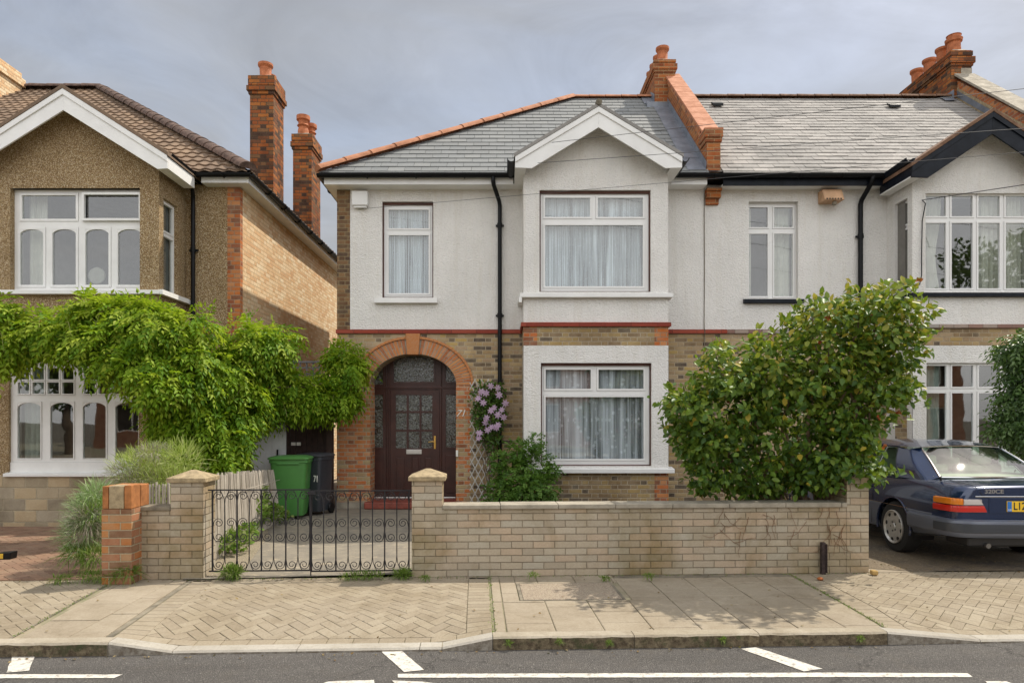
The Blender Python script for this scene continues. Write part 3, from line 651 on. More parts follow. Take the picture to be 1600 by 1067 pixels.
# --- door screen
D0 = F0+.45; xd = lambda p: X(p, D0); zd = lambda p: Z(p, D0)
mb = MB(); sides = [(xd(572), xd(601), .75+.0, zd(613)), (xd(694), xd(722), .75, zd(613))]
tops = [(xd(572), xd(601), zd(603), zd(545)), (xd(613), xd(680), zd(599), zd(545)), (xd(694), xd(722), zd(599), zd(545))]
leaf = (xd(610), xd(687), .17, zd(609))
panel(mb, xd(566), xd(728), .14, 3.0, D0, [(sides[0][0], sides[0][1], zd(701), zd(614)), (sides[1][0], sides[1][1], zd(701), zd(614)), *tops, leaf], .08, back=True)
fr = mb.build('door_frame', M['mahogany'], house, bevel=.006)
mb = MB()
for a, b, c, d in tops+[(sides[0][0], sides[0][1], zd(701), zd(614)), (sides[1][0], sides[1][1], zd(701), zd(614))]: panel(mb, a-.002, b+.002, c-.002, d+.002, D0-.012, [(a+.03, b-.03, c+.03, d-.03)], .05, back=True)
for a, b in ((xd(572), xd(601)), (xd(694), xd(722))): mb.prism_y([(a+.03, .25), (b-.03, .25), (b-.03, zd(711)), (a+.03, zd(711))], D0-.014, D0+.01)
for p in (604, 607.5, 690): mb.box(xd(p)-.006, xd(p)+.006, D0-.02, D0+.01, .15, 2.9)
mb.box(xd(572), xd(722), D0-.022, D0+.01, zd(607), zd(604)); mb.build('frame_moulding', M['mahogany'], fr, bevel=.006)
for a, b, c, d in tops+[(sides[0][0], sides[0][1], zd(701), zd(614)), (sides[1][0], sides[1][1], zd(701), zd(614))]:
    g = MB(); g.box(a, b, D0+.02, D0+.026, c, d); g.build('pane', M['obscure'], fr)
mb = MB(); gl = []
for ca, cb_ in ((618.5, 635.5), (638.5, 655.5), (658.5, 675.5)):
    for ra, rb in ((617, 642), (645, 671), (674, 700)): gl.append((xd(ca), xd(cb_), zd(rb), zd(ra)))
panel(mb, leaf[0]+.005, leaf[1]-.005, leaf[2]+.01, leaf[3]-.005, D0-.004, gl, .045, back=True)
door = mb.build('door', M['mahogany'], house, bevel=.005)
for ca, cb_ in ((617, 634.5), (641, 657), (662, 677)):
    g = MB(); a, b, c, d = xd(ca), xd(cb_), zd(768), zd(712)
    panel(g, a, b, c, d, D0-.012, [(a+.02, b-.02, c+.02, d-.02)], .01); g.prism_y([(a+.035, c+.035), (b-.035, c+.035), (b-.035, d-.035), (a+.035, d-.035)], D0-.012, D0); g.build('door_panel', M['mahogany'], door, bevel=.008)
for g_ in gl: g = MB(); g.box(g_[0]-.003, g_[1]+.003, D0+.014, D0+.02, g_[2]-.003, g_[3]+.003); g.build('pane', M['obscure'], door)
mb = MB(); mb.box(xd(635), xd(659), D0-.018, D0-.004, zd(709), zd(702)); mb.box(xd(637), xd(657), D0-.022, D0-.018, zd(707.6), zd(703.4)); mb.build('letter_plate', M['steel'], door, bevel=.004)
mb = MB(); hx = xd(679.5); mb.box(hx-.018, hx+.018, D0-.014, D0-.004, zd(701), zd(681)); mb.tube([(hx, D0-.01, zd(690)), (hx, D0-.06, zd(690)), (hx-.05, D0-.065, zd(689.5)), (hx-.115, D0-.055, zd(690.5))], .009, 8); mb.lathe([(.012, 0), (.012, .012)], (hx, D0-.028, zd(697)), 10, 'y'); mb.build('door_handle', M['brass'], door, bevel=.003)
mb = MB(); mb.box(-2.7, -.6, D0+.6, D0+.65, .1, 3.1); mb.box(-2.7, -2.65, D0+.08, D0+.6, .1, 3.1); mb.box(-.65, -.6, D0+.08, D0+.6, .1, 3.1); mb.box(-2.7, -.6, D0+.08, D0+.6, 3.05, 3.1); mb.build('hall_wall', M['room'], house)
mb = MB(); mb.box(xf(572), xf(722), F0-.20, D0+.1, .02, .145); s_ = mb.build('doorstep', plain('red_step_tile', (.30, .07, .045), .6, .25), house, bevel=.02)
mb = MB(); mb.box(xd(580), xd(712), D0-.05, D0-.001, .146, .175); mb.build('threshold', M['steel'], house, bevel=.006)
T = Matrix.Translation((xf(719.5), F0-.010, zf(646))) @ Matrix.Rotation(R(90), 4, 'X')
text_obj('house_number', '71', .17, T, M['digit'], house, .006, .35)
mb = MB(); mb.box(xf(712.5), xf(716), F0-.04, F0-.006, zf(713), zf(703)); mb.build('doorbell', M['digit'], house, bevel=.005)
# alarm box
mb = MB(); a, b, c, d = X(549, 12.45), X(574, 12.45), Z(320, 12.45), Z(298, 12.45)
mb.prism_x([(12.47, c), (F0, c), (F0, d), (12.45, d)], a, b); al = mb.build('alarm_box', M['upvc'], house, bevel=.012)
mb = MB(); mb.box(a+.03, b-.03, 12.50, F0-.003, c-.035, c-.001); mb.build('alarm_base', M['upvc'], al, bevel=.004)
# --- roof
EY, EZ, RY = 12.2, 6.07, 15.55; tp = .86; RZ = EZ+tp*(RY-EY); RXL = 1.574; EXL = -3.28
sl = math.hypot(RY-EY, RZ-EZ); V_ = (0, (RY-EY)/sl, (RZ-EZ)/sl)
mb = MB(); th = .05
mb.face([(EXL, EY, EZ), (10.3, EY, EZ), (10.3, RY, RZ), (RXL, RY, RZ)]); mb.face([(EXL, 2*RY-EY, EZ), (EXL, EY, EZ), (RXL, RY, RZ)]); mb.face([(10.3, 2*RY-EY, EZ), (EXL, 2*RY-EY, EZ), (RXL, RY, RZ), (10.3, RY, RZ)])
mb.face([(EXL, EY, EZ-.04), (EXL, 2*RY-EY, EZ-.04), (10.3, 2*RY-EY, EZ-.04), (10.3, EY, EZ-.04)])
roof = mb.build('roof', M['dark'], house)
mb = MB(); shingles(mb, (EXL, EY, EZ), (1, 0, 0), V_, [(-.02, -.05), (3.66-EXL, -.05), (3.66-EXL, sl), (RXL-EXL, sl)], .30, .215, .016, seed=3)
mb.build('slates', M['slate'], roof)
mb = MB(); hsl = math.hypot(RXL-EXL, RZ-EZ); Vh = ((RXL-EXL)/hsl, 0, (RZ-EZ)/hsl)
shingles(mb, (EXL, 2*RY-EY, EZ), (0, -1, 0), Vh, [(0, -.05), (2*(RY-EY), -.05), (RY-EY, hsl)], .30, .215, .016, seed=4); mb.build('hip_slates', M['slate'], roof)
ridge_tiles('hip_tiles', (EXL-.03, EY-.03, EZ+.02), (RXL, RY, RZ+.02), .125, 12, M['ridge'], roof)
ridge_tiles('ridge_tiles', (RXL, RY, RZ+.01), (3.4, RY, RZ+.01), .10, 5, M['ridge'], roof)
mb = MB(); mb.box(EXL+.05, BX0-.17, EY+.08, EY+.105, EZ-.20, EZ-.06); mb.box(EXL+.05, EXL+.075, EY+.105, 18.8, EZ-.20, EZ-.06); mb.cut(); mb.box(BX1+.17, 3.66, EY+.08, EY+.105, EZ-.20, EZ-.06); mb.build('fascia', M['white'], house)
mb = MB(); mb.box(EXL+.075, 3.66, EY+.105, F0+.01, EZ-.198, EZ-.18); mb.box(EXL+.075, XL, F0+.01, 18.8, EZ-.198, EZ-.18); mb.build('eaves_soffit', M['white'], house)
gz = EZ-.045
gutter('gutter', [(EXL-.03, EY+.0, gz), (BX0-.17, EY+.0, gz)], house)
gutter('gutter', [(EXL-.01, EY+.02, gz), (EXL-.01, 18.8, gz)], house)
gutter('gutter', [(BX0-.215, EY+.04, gz+.01), (BX0-.215, 11.5, gz+.02)], house, .07)
gutter('gutter', [(BX1+.215, 11.5, gz+.02), (BX1+.215, EY+.04, gz+.01)], house, .07)
gutter('gutter', [(BX1+.17, EY, gz), (6.8, EY, gz)], house)
downpipe('downpipe', [(xf(771), EY, gz-.04), (xf(771), EY, gz-.16), (xf(781), F0-.07, gz-.42), (xf(781), F0-.07, .15)], house, .038, (5.2, 3.55, 1.9))
gable(house, gcx, ghs, 11.45, 13.4, gap_z, gsl, .335, M['white'], B0, M['slateold'])
mb = MB(); mb.tube([(gcx, 11.40, gap_z+.075), (gcx, 13.3, gap_z+.075)], .055, 8); mb.build('gable_ridge', M['darkstone'], house, smooth=True)
# --- party parapet, flashing, chimney (stand between the two roofs)
PX0, PX1 = 3.64, 3.89
mb = MB(); pz = lambda y: EZ+tp*(y-EY)
mb.prism_x([(12.25, 5.97), (15.25, 7.5), (15.25, pz(15.25)+.56), (12.62, pz(12.62)+.50), (12.62, 6.83), (12.25, 6.83)], PX0, PX1)
par = mb.build('parapet', M['newred'], house)
mb = MB(); mb.box(PX0-.035, PX1+.035, 12.21, 12.6, 6.70, 6.83); mb.box(PX0-.02, PX1+.02, 12.23, 12.6, 6.62, 6.70); mb.build('parapet_kneeler', M['newred'], par)
mb = MB()
for i in range(11):
    y0, y1 = 12.40+(15.3-12.40)*i/11, 12.40+(15.3-12.40)*(i+1)/11-.012
    mb.prism_x([(y0, pz(y0)+.60), (y1, pz(y1)+.60), (y1, pz(y1)+.655), (y0, pz(y0)+.655)], PX0-.045, PX1+.045, random.random())
for i in (0,): mb.prism_x([(12.22, 6.832), (12.6, 6.832), (12.6, 6.87), (12.22, 6.87)], PX0-.045, PX1+.045)
mb.build('coping', M['coping'], par, bevel=.006)
mb = MB(); pl = MB()
pl.prism_x([(12.62, pz(12.62)+.42), (15.25, pz(15.25)+.48), (15.25, pz(15.25)+.60), (12.62, pz(12.62)+.60)], PX0-.012, PX1+.012); pl.build('parapet_band', M['red'], par)
for i in range(7):
    y0, y1 = 12.22+(15.2-12.22)*i/7, 12.22+(15.2-12.22)*(i+1)/7+.02
    mb.face([(3.30, y0, pz(y0)+.026+.006*(i % 2)), (3.62, y0, pz(y0)+.03+.006*(i % 2)), (3.62, y1, pz(y1)+.03+.006*(i % 2)), (3.30, y1, pz(y1)+.026+.006*(i % 2))])
    mb.face([(3.62, y0, pz(y0)+.03), (3.632, y0, pz(y0)+.17), (3.632, y1, pz(y1)+.17), (3.62, y1, pz(y1)+.03)])
mb.box(3.15, 3.80, 15.0, 15.14, 8.5, 8.62); mb.build('lead_flashing', M['lead'], par)
mb = MB(); mb.box(xf(1101), xf(1124), F0-.16, F0+.05, zf(302), 5.86); mb.box(xf(1101)+.005, xf(1124)-.01, F0-.12, F0+.05, zf(312), zf(302.1)); mb.box(xf(1101)+.01, xf(1124)-.03, F0-.06, F0+.05, zf(321), zf(312.1)); mb.build('brick_corbel', M['newred'], house)
ch = stack(house, 3.35, 3.80, 15.15, 16.7, 7.9, 9.62, M['newred'], [(9.34, 9.40, .02), (9.40, 9.52, .045), (9.56, 9.62, .02)])
for i, yy in enumerate((15.38, 15.75, 16.12, 16.48)): pot(ch, 3.575, yy, 9.64, .36, .13 if i == 0 else .115)
mb = MB(); mb.face([(3.12, 15.15, pz(15.15)+.04), (3.345, 15.15, pz(15.15)+.04), (3.345, RY, RZ+.04), (3.12, RY, RZ+.04)]); mb.face([(3.345, 15.15, pz(15.15)+.03), (3.344, 15.15, pz(15.15)+.25), (3.344, RY, RZ+.15), (3.345, RY, RZ+.03)]); mb.build('lead_flashing', M['lead'], ch)
# ================================================================ RIGHT-HAND HOUSE (attached)
h2 = empty('terraced_house', (7, F0, 0), 'cream rendered house with black gable boards and weathered slate roof, right behind the blue car', 'house')
RX0, RX1, RC, XE = 7.06, 9.46, 8.26, 10.3
W4 = (xf(1170), xf(1247), zf(466), zf(315))
mb = MB(); panel(mb, XP+.004, RX0, ZS, ZT, F0, [W4], .3); mb.cut(); panel(mb, RX1, XE, ZS, ZT, F0, [], .3); mb.build('render_wall', M['render2'], h2)
mb = MB(); panel(mb, XP+.004, RX0, 0, ZB, F0, [], .3); mb.cut(); panel(mb, RX1, XE, 0, ZB, F0, [], .3); mb.cut()
mb.box(XP, XE, 18.2, 18.5, 0, ZT); mb.build('brick_wall', M['stock'], h2)
mb = MB(); mb.box(XP+.42, RX0, F0-.045, F0+.1, ZB, ZS); mb.box(RX0-.045, RX1+.045, B0-.05, B0+.1, zb(513), zb(507)); mb.box(RX0-.045, RX0+.01, B0+.1, F0-.046, zb(513), zb(507)); mb.build('string_course', M['stringold'], h2, bevel=.01)
mb = MB(); mb.box(XP+.001, XP+.42, F0-.045, F0+.1, ZB, ZS); mb.build('string_course', M['string'], h2, bevel=.01)
BZ2 = zb(507); W5 = (xb(1446), xb(1446)+1.97, zb(456), zb(302)); W6 = (xb(1447), xb(1447)+1.95, zb(738), zb(567)); ga2 = Z(176, 11.45); gs2 = .67
SW = (-12.32, -11.94, 3.93, 5.52); SW2 = (-12.32, -11.94, .9, 2.55)
mb = MB(); panel(mb, RX0, RX1, BZ2, 5.9, B0, [W5], .3)
mb.face([(RX0, B0, 5.9), (RX1, B0, 5.9), (RX1, B0, ga2-gs2*1.2-.05), (RC, B0, ga2-.05), (RX0, B0, ga2-gs2*1.2-.05)])
panel(mb, RX0, RX1, .55, ZC, B0-.012, [W6], .3)
mb.face([(RX1, B0, BZ2), (RX1, F0, BZ2), (RX1, F0, 6.05), (RX1, B0, 6.05)])
mb.build('bay_render_wall', M['render2'], h2)
mb = MB(MX_NEG); panel(mb, -F0, -B0, BZ2, 6.05, RX0, [SW], .25); panel(mb, -F0, -B0+.012, .55, ZC, RX0-.008, [SW2], .25); mb.build('bay_side_wall', M['render2'], h2)
mb = MB(); panel(mb, RX0, RX1, ZC-.02, zb(513), B0, [], .3); panel(mb, RX0, RX1, 0, .56, B0, [], .3)
for xx, sg in ((RX0+.001, -1), (RX1, 1)):
    q = [(xx, B0, 0), (xx, F0, 0), (xx, F0, zb(513)), (xx, B0, zb(513))]; mb.face(q if sg > 0 else q[::-1])
mb.build('bay_brick_wall', M['stock'], h2)
cols = [(1449.5, 1481.5), (1490.5, 1523.5), (1532.5, 1566), (1575.5, 1609)]
def cl2(f, z0, z1, y, seed, mat):
    w = W5[1]-W5[0]
    curtain('curtain', W5[0]+.02, W5[0]+.42, z0, z1, y, mat, f, seed=seed, fold=.07, amp=.03, pinch=('l', .25)); curtain('curtain', W5[1]-.85, W5[1]-.02, z0, z1, y, mat, f, seed=seed+1, fold=.07, amp=.03)
window(h2, *W5, B0, gx(xb, zb, [(a, b, 304.5, 336.5) for a, b in cols]+[(a, b, 347, 449.5) for a, b in cols]), rec=.07, sash_m=.03, room=1.6, cur=lambda f: (cl2(f, W5[2], W5[3], B0+.25, 5, M['curtain']), curtain('curtain', W5[0]+1.08, W5[0]+1.32, W5[2], W5[3], B0+.26, M['curtain'], f, seed=15, amp=.03)))
window(h2, *W6, B0-.012, gx(xb, zb, [(a, b, 571, 604) for a, b in cols]+[(a, b, 614, 728) for a, b in cols]), rec=.07, sash_m=.03, room=1.6, cur=lambda f: (curtain('curtain', W6[0]+.02, W6[0]+.38, W6[2], W6[3], B0+.22, M['curtaing'], f, seed=8, amp=.03), curtain('curtain', W6[0]+1.45, W6[1]-.02, W6[2], W6[3], B0+.22, M['curtaing'], f, seed=9, amp=.03)))
for wv, cm in ((SW, 'curtain'), (SW2, 'curtaing')):
    window(h2, *wv, RX0, [(wv[0]+.05, wv[1]-.05, wv[3]-.42, wv[3]-.05), (wv[0]+.05, wv[1]-.05, wv[2]+.05, wv[3]-.52)], rec=.07, sash_m=.03, M=MX_NEG, room=0, cur=lambda f, wv=wv, cm=cm: curtain('curtain', wv[0], wv[1], wv[2], wv[3], RX0+.2, M[cm], f, M=MX_NEG, amp=.02))
window(h2, *W4, F0, gx(xf, zf, [(1173.5, 1202.5, 322, 353), (1212.5, 1242, 322, 353), (1173.5, 1202.5, 363.5, 461.5), (1212.5, 1242, 363.5, 461.5)]), rec=.10, sash_m=.028, room=1.8,
       cur=lambda f: (curtain('curtain', W4[0]+.03, W4[0]+.14, W4[2], W4[3], F0+.3, M['curtain'], f, seed=3, amp=.02), curtain('curtain', W4[1]-.38, W4[1]-.03, W4[2], W4[3], F0+.3, M['curtain'], f, seed=4, amp=.025)))
sill(h2, xf(1161), xf(1254), 0, zf(474.5), zf(467.5), F0, M['navy'], nose=.09); sill(h2, RX0-.05, RX1+.05, 0, zb(464.5), zb(457.5), B0, M['navy'], nose=.09)
mb = MB(); mb.box(RX0-.08, RX0+.01, B0+.122, F0, zb(464.5), zb(457.5)); mb.build('sill_return', M['navy'], h2)
# roof
mb = MB(); shingles(mb, (3.92, EY, EZ), (1, 0, 0), V_, [(0, -.05), (10.28-3.92, -.05), (10.28-3.92, sl), (0, sl)], .28, .185, .013, seed=9, jit=.8, ragged=.011)
rf2 = mb.build('roof', M['slateold'], h2)
ridge_tiles('ridge_tiles', (3.9, RY, RZ+.02), (10.2, RY, RZ+.02), .10, 16, M['ridgeold'], rf2)
for px, py in ((1121, 168), (1397, 170)):
    yy = (CAMZ-EZ+tp*EY)/(tp-(655-py)/F); cx_, cz_ = X(px, yy), pz(yy); mb = MB()
    mb.prism_x([(yy-.06, cz_+.0), (yy+.08, cz_+.11), (yy+.08, cz_+.16), (yy-.05, cz_+.07)], cx_-.12, cx_+.12); mb.build('slate_vent', M['black'], rf2, bevel=.01)
mb = MB(); mb.box(3.95, 6.86, EY+.08, EY+.105, EZ-.22, EZ-.06); mb.build('fascia', M['navy'], h2)
mb = MB(); mb.box(3.95, 7.06, EY+.105, F0+.01, EZ-.20, EZ-.18); mb.build('eaves_soffit', M['white'], h2)
gutter('gutter', [(RX0-.215, EY+.04, gz+.0), (RX0-.215, 11.5, gz+.02)], h2, .08, M['navy'])
mb = MB(); mb.box(RX0-.19, RX0-.16, 11.46, EY+.1, EZ-.24, EZ-.04); mb.build('fascia', M['navy'], h2)
downpipe('downpipe', [(xf(1346), EY, gz-.04), (xf(1346), EY, gz-.12), (xf(1341.5), F0-.07, gz-.40), (xf(1341.5), F0-.07, .15)], h2, .042, (5.0, 3.5, 1.9))
gable(h2, RC-.06, 1.36, 11.45, 13.4, ga2, gs2, .36, M['navy'], B0, M['ridgeold'])
# beige flood-light box and its little lamp under the eaves
mb = MB(); a, b, c, d = X(1289, 12.3), X(1320, 12.3), Z(312, 12.3), Z(293, 12.3)
bm_ = plain('sun_bleached_plastic', (.62, .38, .22), .7, .15)
mb.prism_x([(12.30, c), (F0, c), (F0, d), (12.40, d)], a, b); ab = mb.build('alarm_box', bm_, h2, bevel=.012)
mb = MB()
for i in range(6): mb.box(a+.03+.05*i, a+.055+.05*i, 12.298, 12.31, c+.005, c+.03)
mb.build('vent_slot', M['dark'], ab)
mb = MB(); mb.lathe([(.01, -.08), (.035, -.07), (.045, -.04), (.03, -.01), (.02, .0)], ((a+b)/2+.03, 12.38, c), 12); mb.build('lamp_globe', M['darkstone'], ab, smooth=True)
# parapet and chimney on the far side
mb = MB(); mb.prism_x([(12.25, 5.97), (15.5, 7.5), (15.5, pz(15.5)+.42), (12.3, pz(12.3)+.50)], 10.3, 10.6); par2 = mb.build('parapet', M['red'], h2)
mb = MB(); mb.prism_x([(12.4, pz(12.4)+.0), (15.5, pz(15.5)), (15.5, pz(15.5)+.26), (12.4, pz(12.4)+.30)], 10.29, 10.3); mb.build('parapet_render', M['capstone'], par2)
mb = MB()
for i in range(8):
    y0, y1 = 12.2+3.3*i/8, 12.2+3.3*(i+1)/8-.01; mb.prism_x([(y0, pz(y0)+.53), (y1, pz(y1)+.53), (y1, pz(y1)+.59), (y0, pz(y0)+.59)], 10.22, 10.68, random.random())
mb.build('coping', M['concrete'], par2, bevel=.006)
mb = MB(); mb.face([(10.05, 13, pz(13)+.04), (10.285, 13, pz(13)+.05), (10.285, 15.6, pz(15.5)+.05), (10.05, 15.6, pz(15.5)+.04)]); mb.face([(10.285, 13, pz(13)+.05), (10.284, 13, pz(13)+.2), (10.284, 15.6, pz(15.6)+.2), (10.285, 15.6, pz(15.6)+.05)]); mb.build('lead_flashing', M['lead'], par2)
ch = stack(h2, 10.16, 10.62, 15.5, 17.5, 7.9, 10.02, M['chimney'], [(9.66, 9.72, .025), (9.72, 9.86, .055), (9.90, 10.0, .02)])
mb = MB(); mb.box(10.38, 10.622, 15.49, 15.6, 9.0, 9.61); mb.build('render_patch', M['concrete'], ch)
mb = MB(); mb.face([(9.9, 15.3, pz(15.3)+.05), (10.155, 15.3, pz(15.3)+.06), (10.155, RY, RZ+.06), (9.9, RY, RZ+.05)]); mb.box(10.145, 10.158, 15.4, 16.2, 8.6, 9.08); mb.build('lead_flashing', M['lead'], ch)
for i, yy in enumerate((15.75, 16.15, 16.65, 17.15)): pot(ch, 10.38, yy, 10.04, .44 if i == 0 else .36, .15 if i == 0 else .14, kind=2 if i == 0 else 0)
# the cable that runs down the line between the houses, and the loop on the bay
cb = MB(); cb.tube([(xf(1100), F0-.012, 5.8), (xf(1100.5), F0-.012, 4.4), (xf(1100), F0-.012, ZS+.02), (xf(1100), F0-.055, ZS), (xf(1100), F0-.055, ZB), (xf(1100.3), F0-.012, ZB-.05), (xf(1100), F0-.012, .4)], .007, 5); cb.build('wall_cable', M['darkstone'], h2)
cb = MB(); pts = [(1441, 313), (1446, 318), (1441, 345), (1440, 395), (1440, 430), (1437, 444), (1426, 454), (1413, 461)]
cb.tube([P(px, py, B0-.03-.0*i) for i, (px, py) in enumerate(pts)], .009, 5); cb.build('wall_cable', M['black'], h2)
# next house along: only its red roof shows past the parapet
h3 = empty('terraced_house', (13.5, F0, 0), 'house with red tiled roof, only its roof corner showing beyond the right-hand parapet', 'house')
mb = MB(); mb.box(10.72, 17, F0, 18.4, 0, 5.95); mb.build('wall', M['render2'], h3)
mb = MB(); mb.face([(10.62, EY, EZ), (17, EY, EZ), (17, RY+.4, RZ+.02), (10.62, RY+.4, RZ+.02)]); mb.face([(17, 19, EZ), (10.62, 19, EZ), (10.62, RY+.4, RZ+.02), (17, RY+.4, RZ+.02)]); r3 = mb.build('roof', M['dark'], h3)
mb = MB(); s3 = math.hypot(RY+.4-EY, RZ+.02-EZ); shingles(mb, (10.62, EY, EZ), (1, 0, 0), (0, RY+.4-EY, RZ+.02-EZ), [(0, -.05), (6.3, -.05), (6.3, s3), (0, s3)], .27, .28, .02, wave=.03, seed=5); mb.build('roof_tiles', M['redtile'], r3)
ridge_tiles('ridge_tiles', (10.6, RY+.4, RZ+.05), (16.9, RY+.4, RZ+.05), .12, 16, M['ridge'], r3)
# ================================================================ LEFT-HAND HOUSE
h1 = empty('detached_house', (-6.6, L0, 0), 'pebble-dashed house with white gable boards, arched casements and brown tiled roof, far left', 'house')
xl = lambda p: X(p, L0); zl = lambda p: Z(p, L0); xq = lambda p: X(p, LB); zq = lambda p: Z(p, LB)
kz = lambda z: CAMZ+(z-CAMZ)*KL
HX = -4.40*KL; LC = -6.60*KL; LX0, LX1 = -7.92*KL, -5.30*KL; HT = kz(5.56)
U1 = (xq(16), xq(218.5), zq(453.5), zq(294)); D1 = (xq(13.5), xq(216.5), zq(722), zq(565))
mb = MB(); panel(mb, LX1, HX-.215, 0, HT, L0, [], .3); mb.cut(); panel(mb, -14, LX0, 0, HT, L0, [], .3); mb.build('pebbledash_wall', M['pebble'], h1)
mb = MB(); mb.box(HX-.22, HX+.003, L0-.004, L0+.11, 0, HT); mb.build('brick_quoin', M['red'], h1)
mb = MB(); mb.box(HX-.3, HX, L0+.11, 20.5, 0, HT); mb.box(-14, HX-.3, 20.2, 20.5, 0, HT); mb.build('flank_wall', M['side'], h1)
BF = 10.2*KL; ga1 = Z(140, BF); gs1 = .64; SB = (10.64*KL, 11.10*KL, kz(3.60), kz(5.10))
mb = MB(); panel(mb, LX0, LX1, ZP, kz(5.2), LB, [U1, (D1[0], D1[1], ZP, D1[3])], .25)
mb.face([(LX0, LB, kz(5.2)), (LX1, LB, kz(5.2)), (LX1, LB, ga1-gs1*1.31*KL-.04), (LC, LB, ga1-.04), (LX0, LB, ga1-gs1*1.31*KL-.04)]); mb.build('bay_pebbledash', M['pebble'], h1)
mb = MB(MX_POS); panel(mb, LB, L0, ZP, kz(5.62), -LX1, [SB], .22); mb.build('bay_side_wall', M['pebble'], h1)
mb = MB(); panel(mb, LX0, LX1+.03, -.15, ZP, LB-.03, [], .3); mb.face([(LX1+.03, LB-.03, -.15), (LX1+.03, L0, -.15), (LX1+.03, L0, ZP), (LX1+.03, LB-.03, ZP)]); mb.face([(LX0, LB-.03, ZP), (LX1+.03, LB-.03, ZP), (LX1+.03, LB+.2, ZP), (LX0, LB+.2, ZP)]); mb.face([(LX1, LB+.2, ZP), (LX1+.03, LB+.2, ZP), (LX1+.03, L0, ZP), (LX1, L0, ZP)])
mb.build('stone_plinth', M['stone'], h1)
mb = MB(); mb.box(LX1-.2, HX-.22, L0-.03, L0+.1, kz(3.08), kz(3.15)); mb.box(LX0, LX1+.03, LB-.03, LB+.1, kz(3.12), kz(3.19)); mb.build('string_course', M['string'], h1)
lc = [(25, 61.5), (76, 113), (128, 164.5), (179, 216)]
wu = window(h1, *U1, LB, gx(xq, zq, [(28, 113, 302.5, 339.5), (128, 214, 302.5, 339.5, 0, -.05)]+[(a, b, 356, 443.5, .085) for a, b in lc]), rec=.10, mat=M['white'], sash_m=.04, room=2.2,
       cur=lambda f: curtain('curtain', U1[0]+.06, U1[0]+.38, U1[2], U1[3], LB+.35, M['curtain'], f, amp=.03, seed=5))
g3 = [(25, 43), (48, 66), (71.5, 89.5), (94.5, 112.5), (128.5, 146), (151.5, 169.5), (175, 192.5), (197.5, 214)]
wd = window(h1, D1[0], D1[1], D1[2], D1[3], LB, gx(xq, zq, [(a, b, 574.5, 592.5) for a, b in g3]+[(a, b, 597, 615) for a, b in g3]+[(a, b, 629, 716, .09) for a, b in [(24.5, 60.5), (76, 112), (127, 163), (178, 214)]]), rec=.05, mat=M['white'], sash_m=.02, room=2.2,
       cur=lambda f: curtain('curtain', D1[0]+.04, D1[0]+.42, D1[2], D1[3], LB+.3, M['curtaing'], f, amp=.03, seed=6))
mb = MB(); mb.box(D1[0]+.002, D1[1]-.002, LB+.03, LB+.14, ZP+.01, D1[2]-.002)
mb.build('apron_panel', M['white'], wd)
sill(h1, D1[0]-.03, D1[1]+.05, 0, ZP-.005, ZP+.055, LB, M['white'], nose=.09)
sill(h1, LX0, LX1+.05, 0, zq(461), zq(453.5), LB, M['white'], nose=.1)
mb = MB(); mb.box(LX1-.02, LX1+.1, LB+.122, L0, zq(461), zq(453.5)); mb.box(LX1+.05, LX1+.10, LB-.08, LB+.121, zq(461), zq(453.5)); mb.build('sill_return', M['white'], h1)
window(h1, *SB, -LX1, [(SB[0]+.06, SB[1]-.06, SB[3]-.5, SB[3]-.06), (SB[0]+.06, SB[1]-.06, SB[2]+.06, SB[3]-.6)], rec=.06, mat=M['white'], M=MX_POS, room=0, cur=lambda f: curtain('curtain', SB[0], SB[1], SB[2], SB[3], -LX1+.19, M['curtain'], f, M=MX_POS, amp=.02))
# tables, mirror and dish glimpsed upstairs
mb = MB(); mb.box(xq(60), xq(165), LB+.7, LB+1.1, zq(434), zq(431)); mb.box(xq(75), xq(77), LB+.7, LB+1.1, kz(3.5), zq(434)); mb.box(xq(150), xq(152), LB+.7, LB+1.1, kz(3.5), zq(434)); mb.lathe([(.01, 0), (.14, .01), (.15, .03)], (xq(98), LB+.9, zq(412)), 20, 'y'); mb.build('dressing_table', M['curtain'], wu)
# roof
LY, LZ, LRY = 11.1*KL, kz(5.68), 16.9*KL; t1 = .707; LRZ = LZ+t1*(LRY-LY); ex = -4.15*KL; rx = ex-(LRY-LY); s1 = math.hypot(LRY-LY, LRZ-LZ)
mb = MB(); mb.face([(-15, LY, LZ), (ex, LY, LZ), (rx, LRY, LRZ), (-15, LRY, LRZ)]); mb.face([(ex, LY, LZ), (ex, 2*LRY-LY, LZ), (rx, LRY, LRZ)]); mb.face([(ex, 2*LRY-LY, LZ), (-15, 2*LRY-LY, LZ), (-15, LRY, LRZ), (rx, LRY, LRZ)]); mb.face([(-15, LY, LZ-.04), (-15, 2*LRY-LY, LZ-.04), (ex, 2*LRY-LY, LZ-.04), (ex, LY, LZ-.04)])
rf1 = mb.build('roof', M['dark'], h1)
mb = MB(); shingles(mb, (-15, LY, LZ), (1, 0, 0), (0, LRY-LY, LRZ-LZ), [(0, -.06), (15+ex, -.06), (15+rx, s1), (0, s1)], .21, .27, .028, wave=.024, seed=2, ragged=.004); mb.build('roof_tiles', M['pantile'], rf1, smooth=False)
mb = MB(); shingles(mb, (ex, LY, LZ), (0, 1, 0), (rx-ex, 0, LRZ-LZ), [(0, -.06), (2*(LRY-LY), -.06), (LRY-LY, s1)], .21, .27, .028, wave=.024, seed=6); mb.build('hip_roof_tiles', M['pantile'], rf1)
hipm = plain('mossy_hip_tile', (.155, .095, .07), .95, .35, 9, .01, 40)
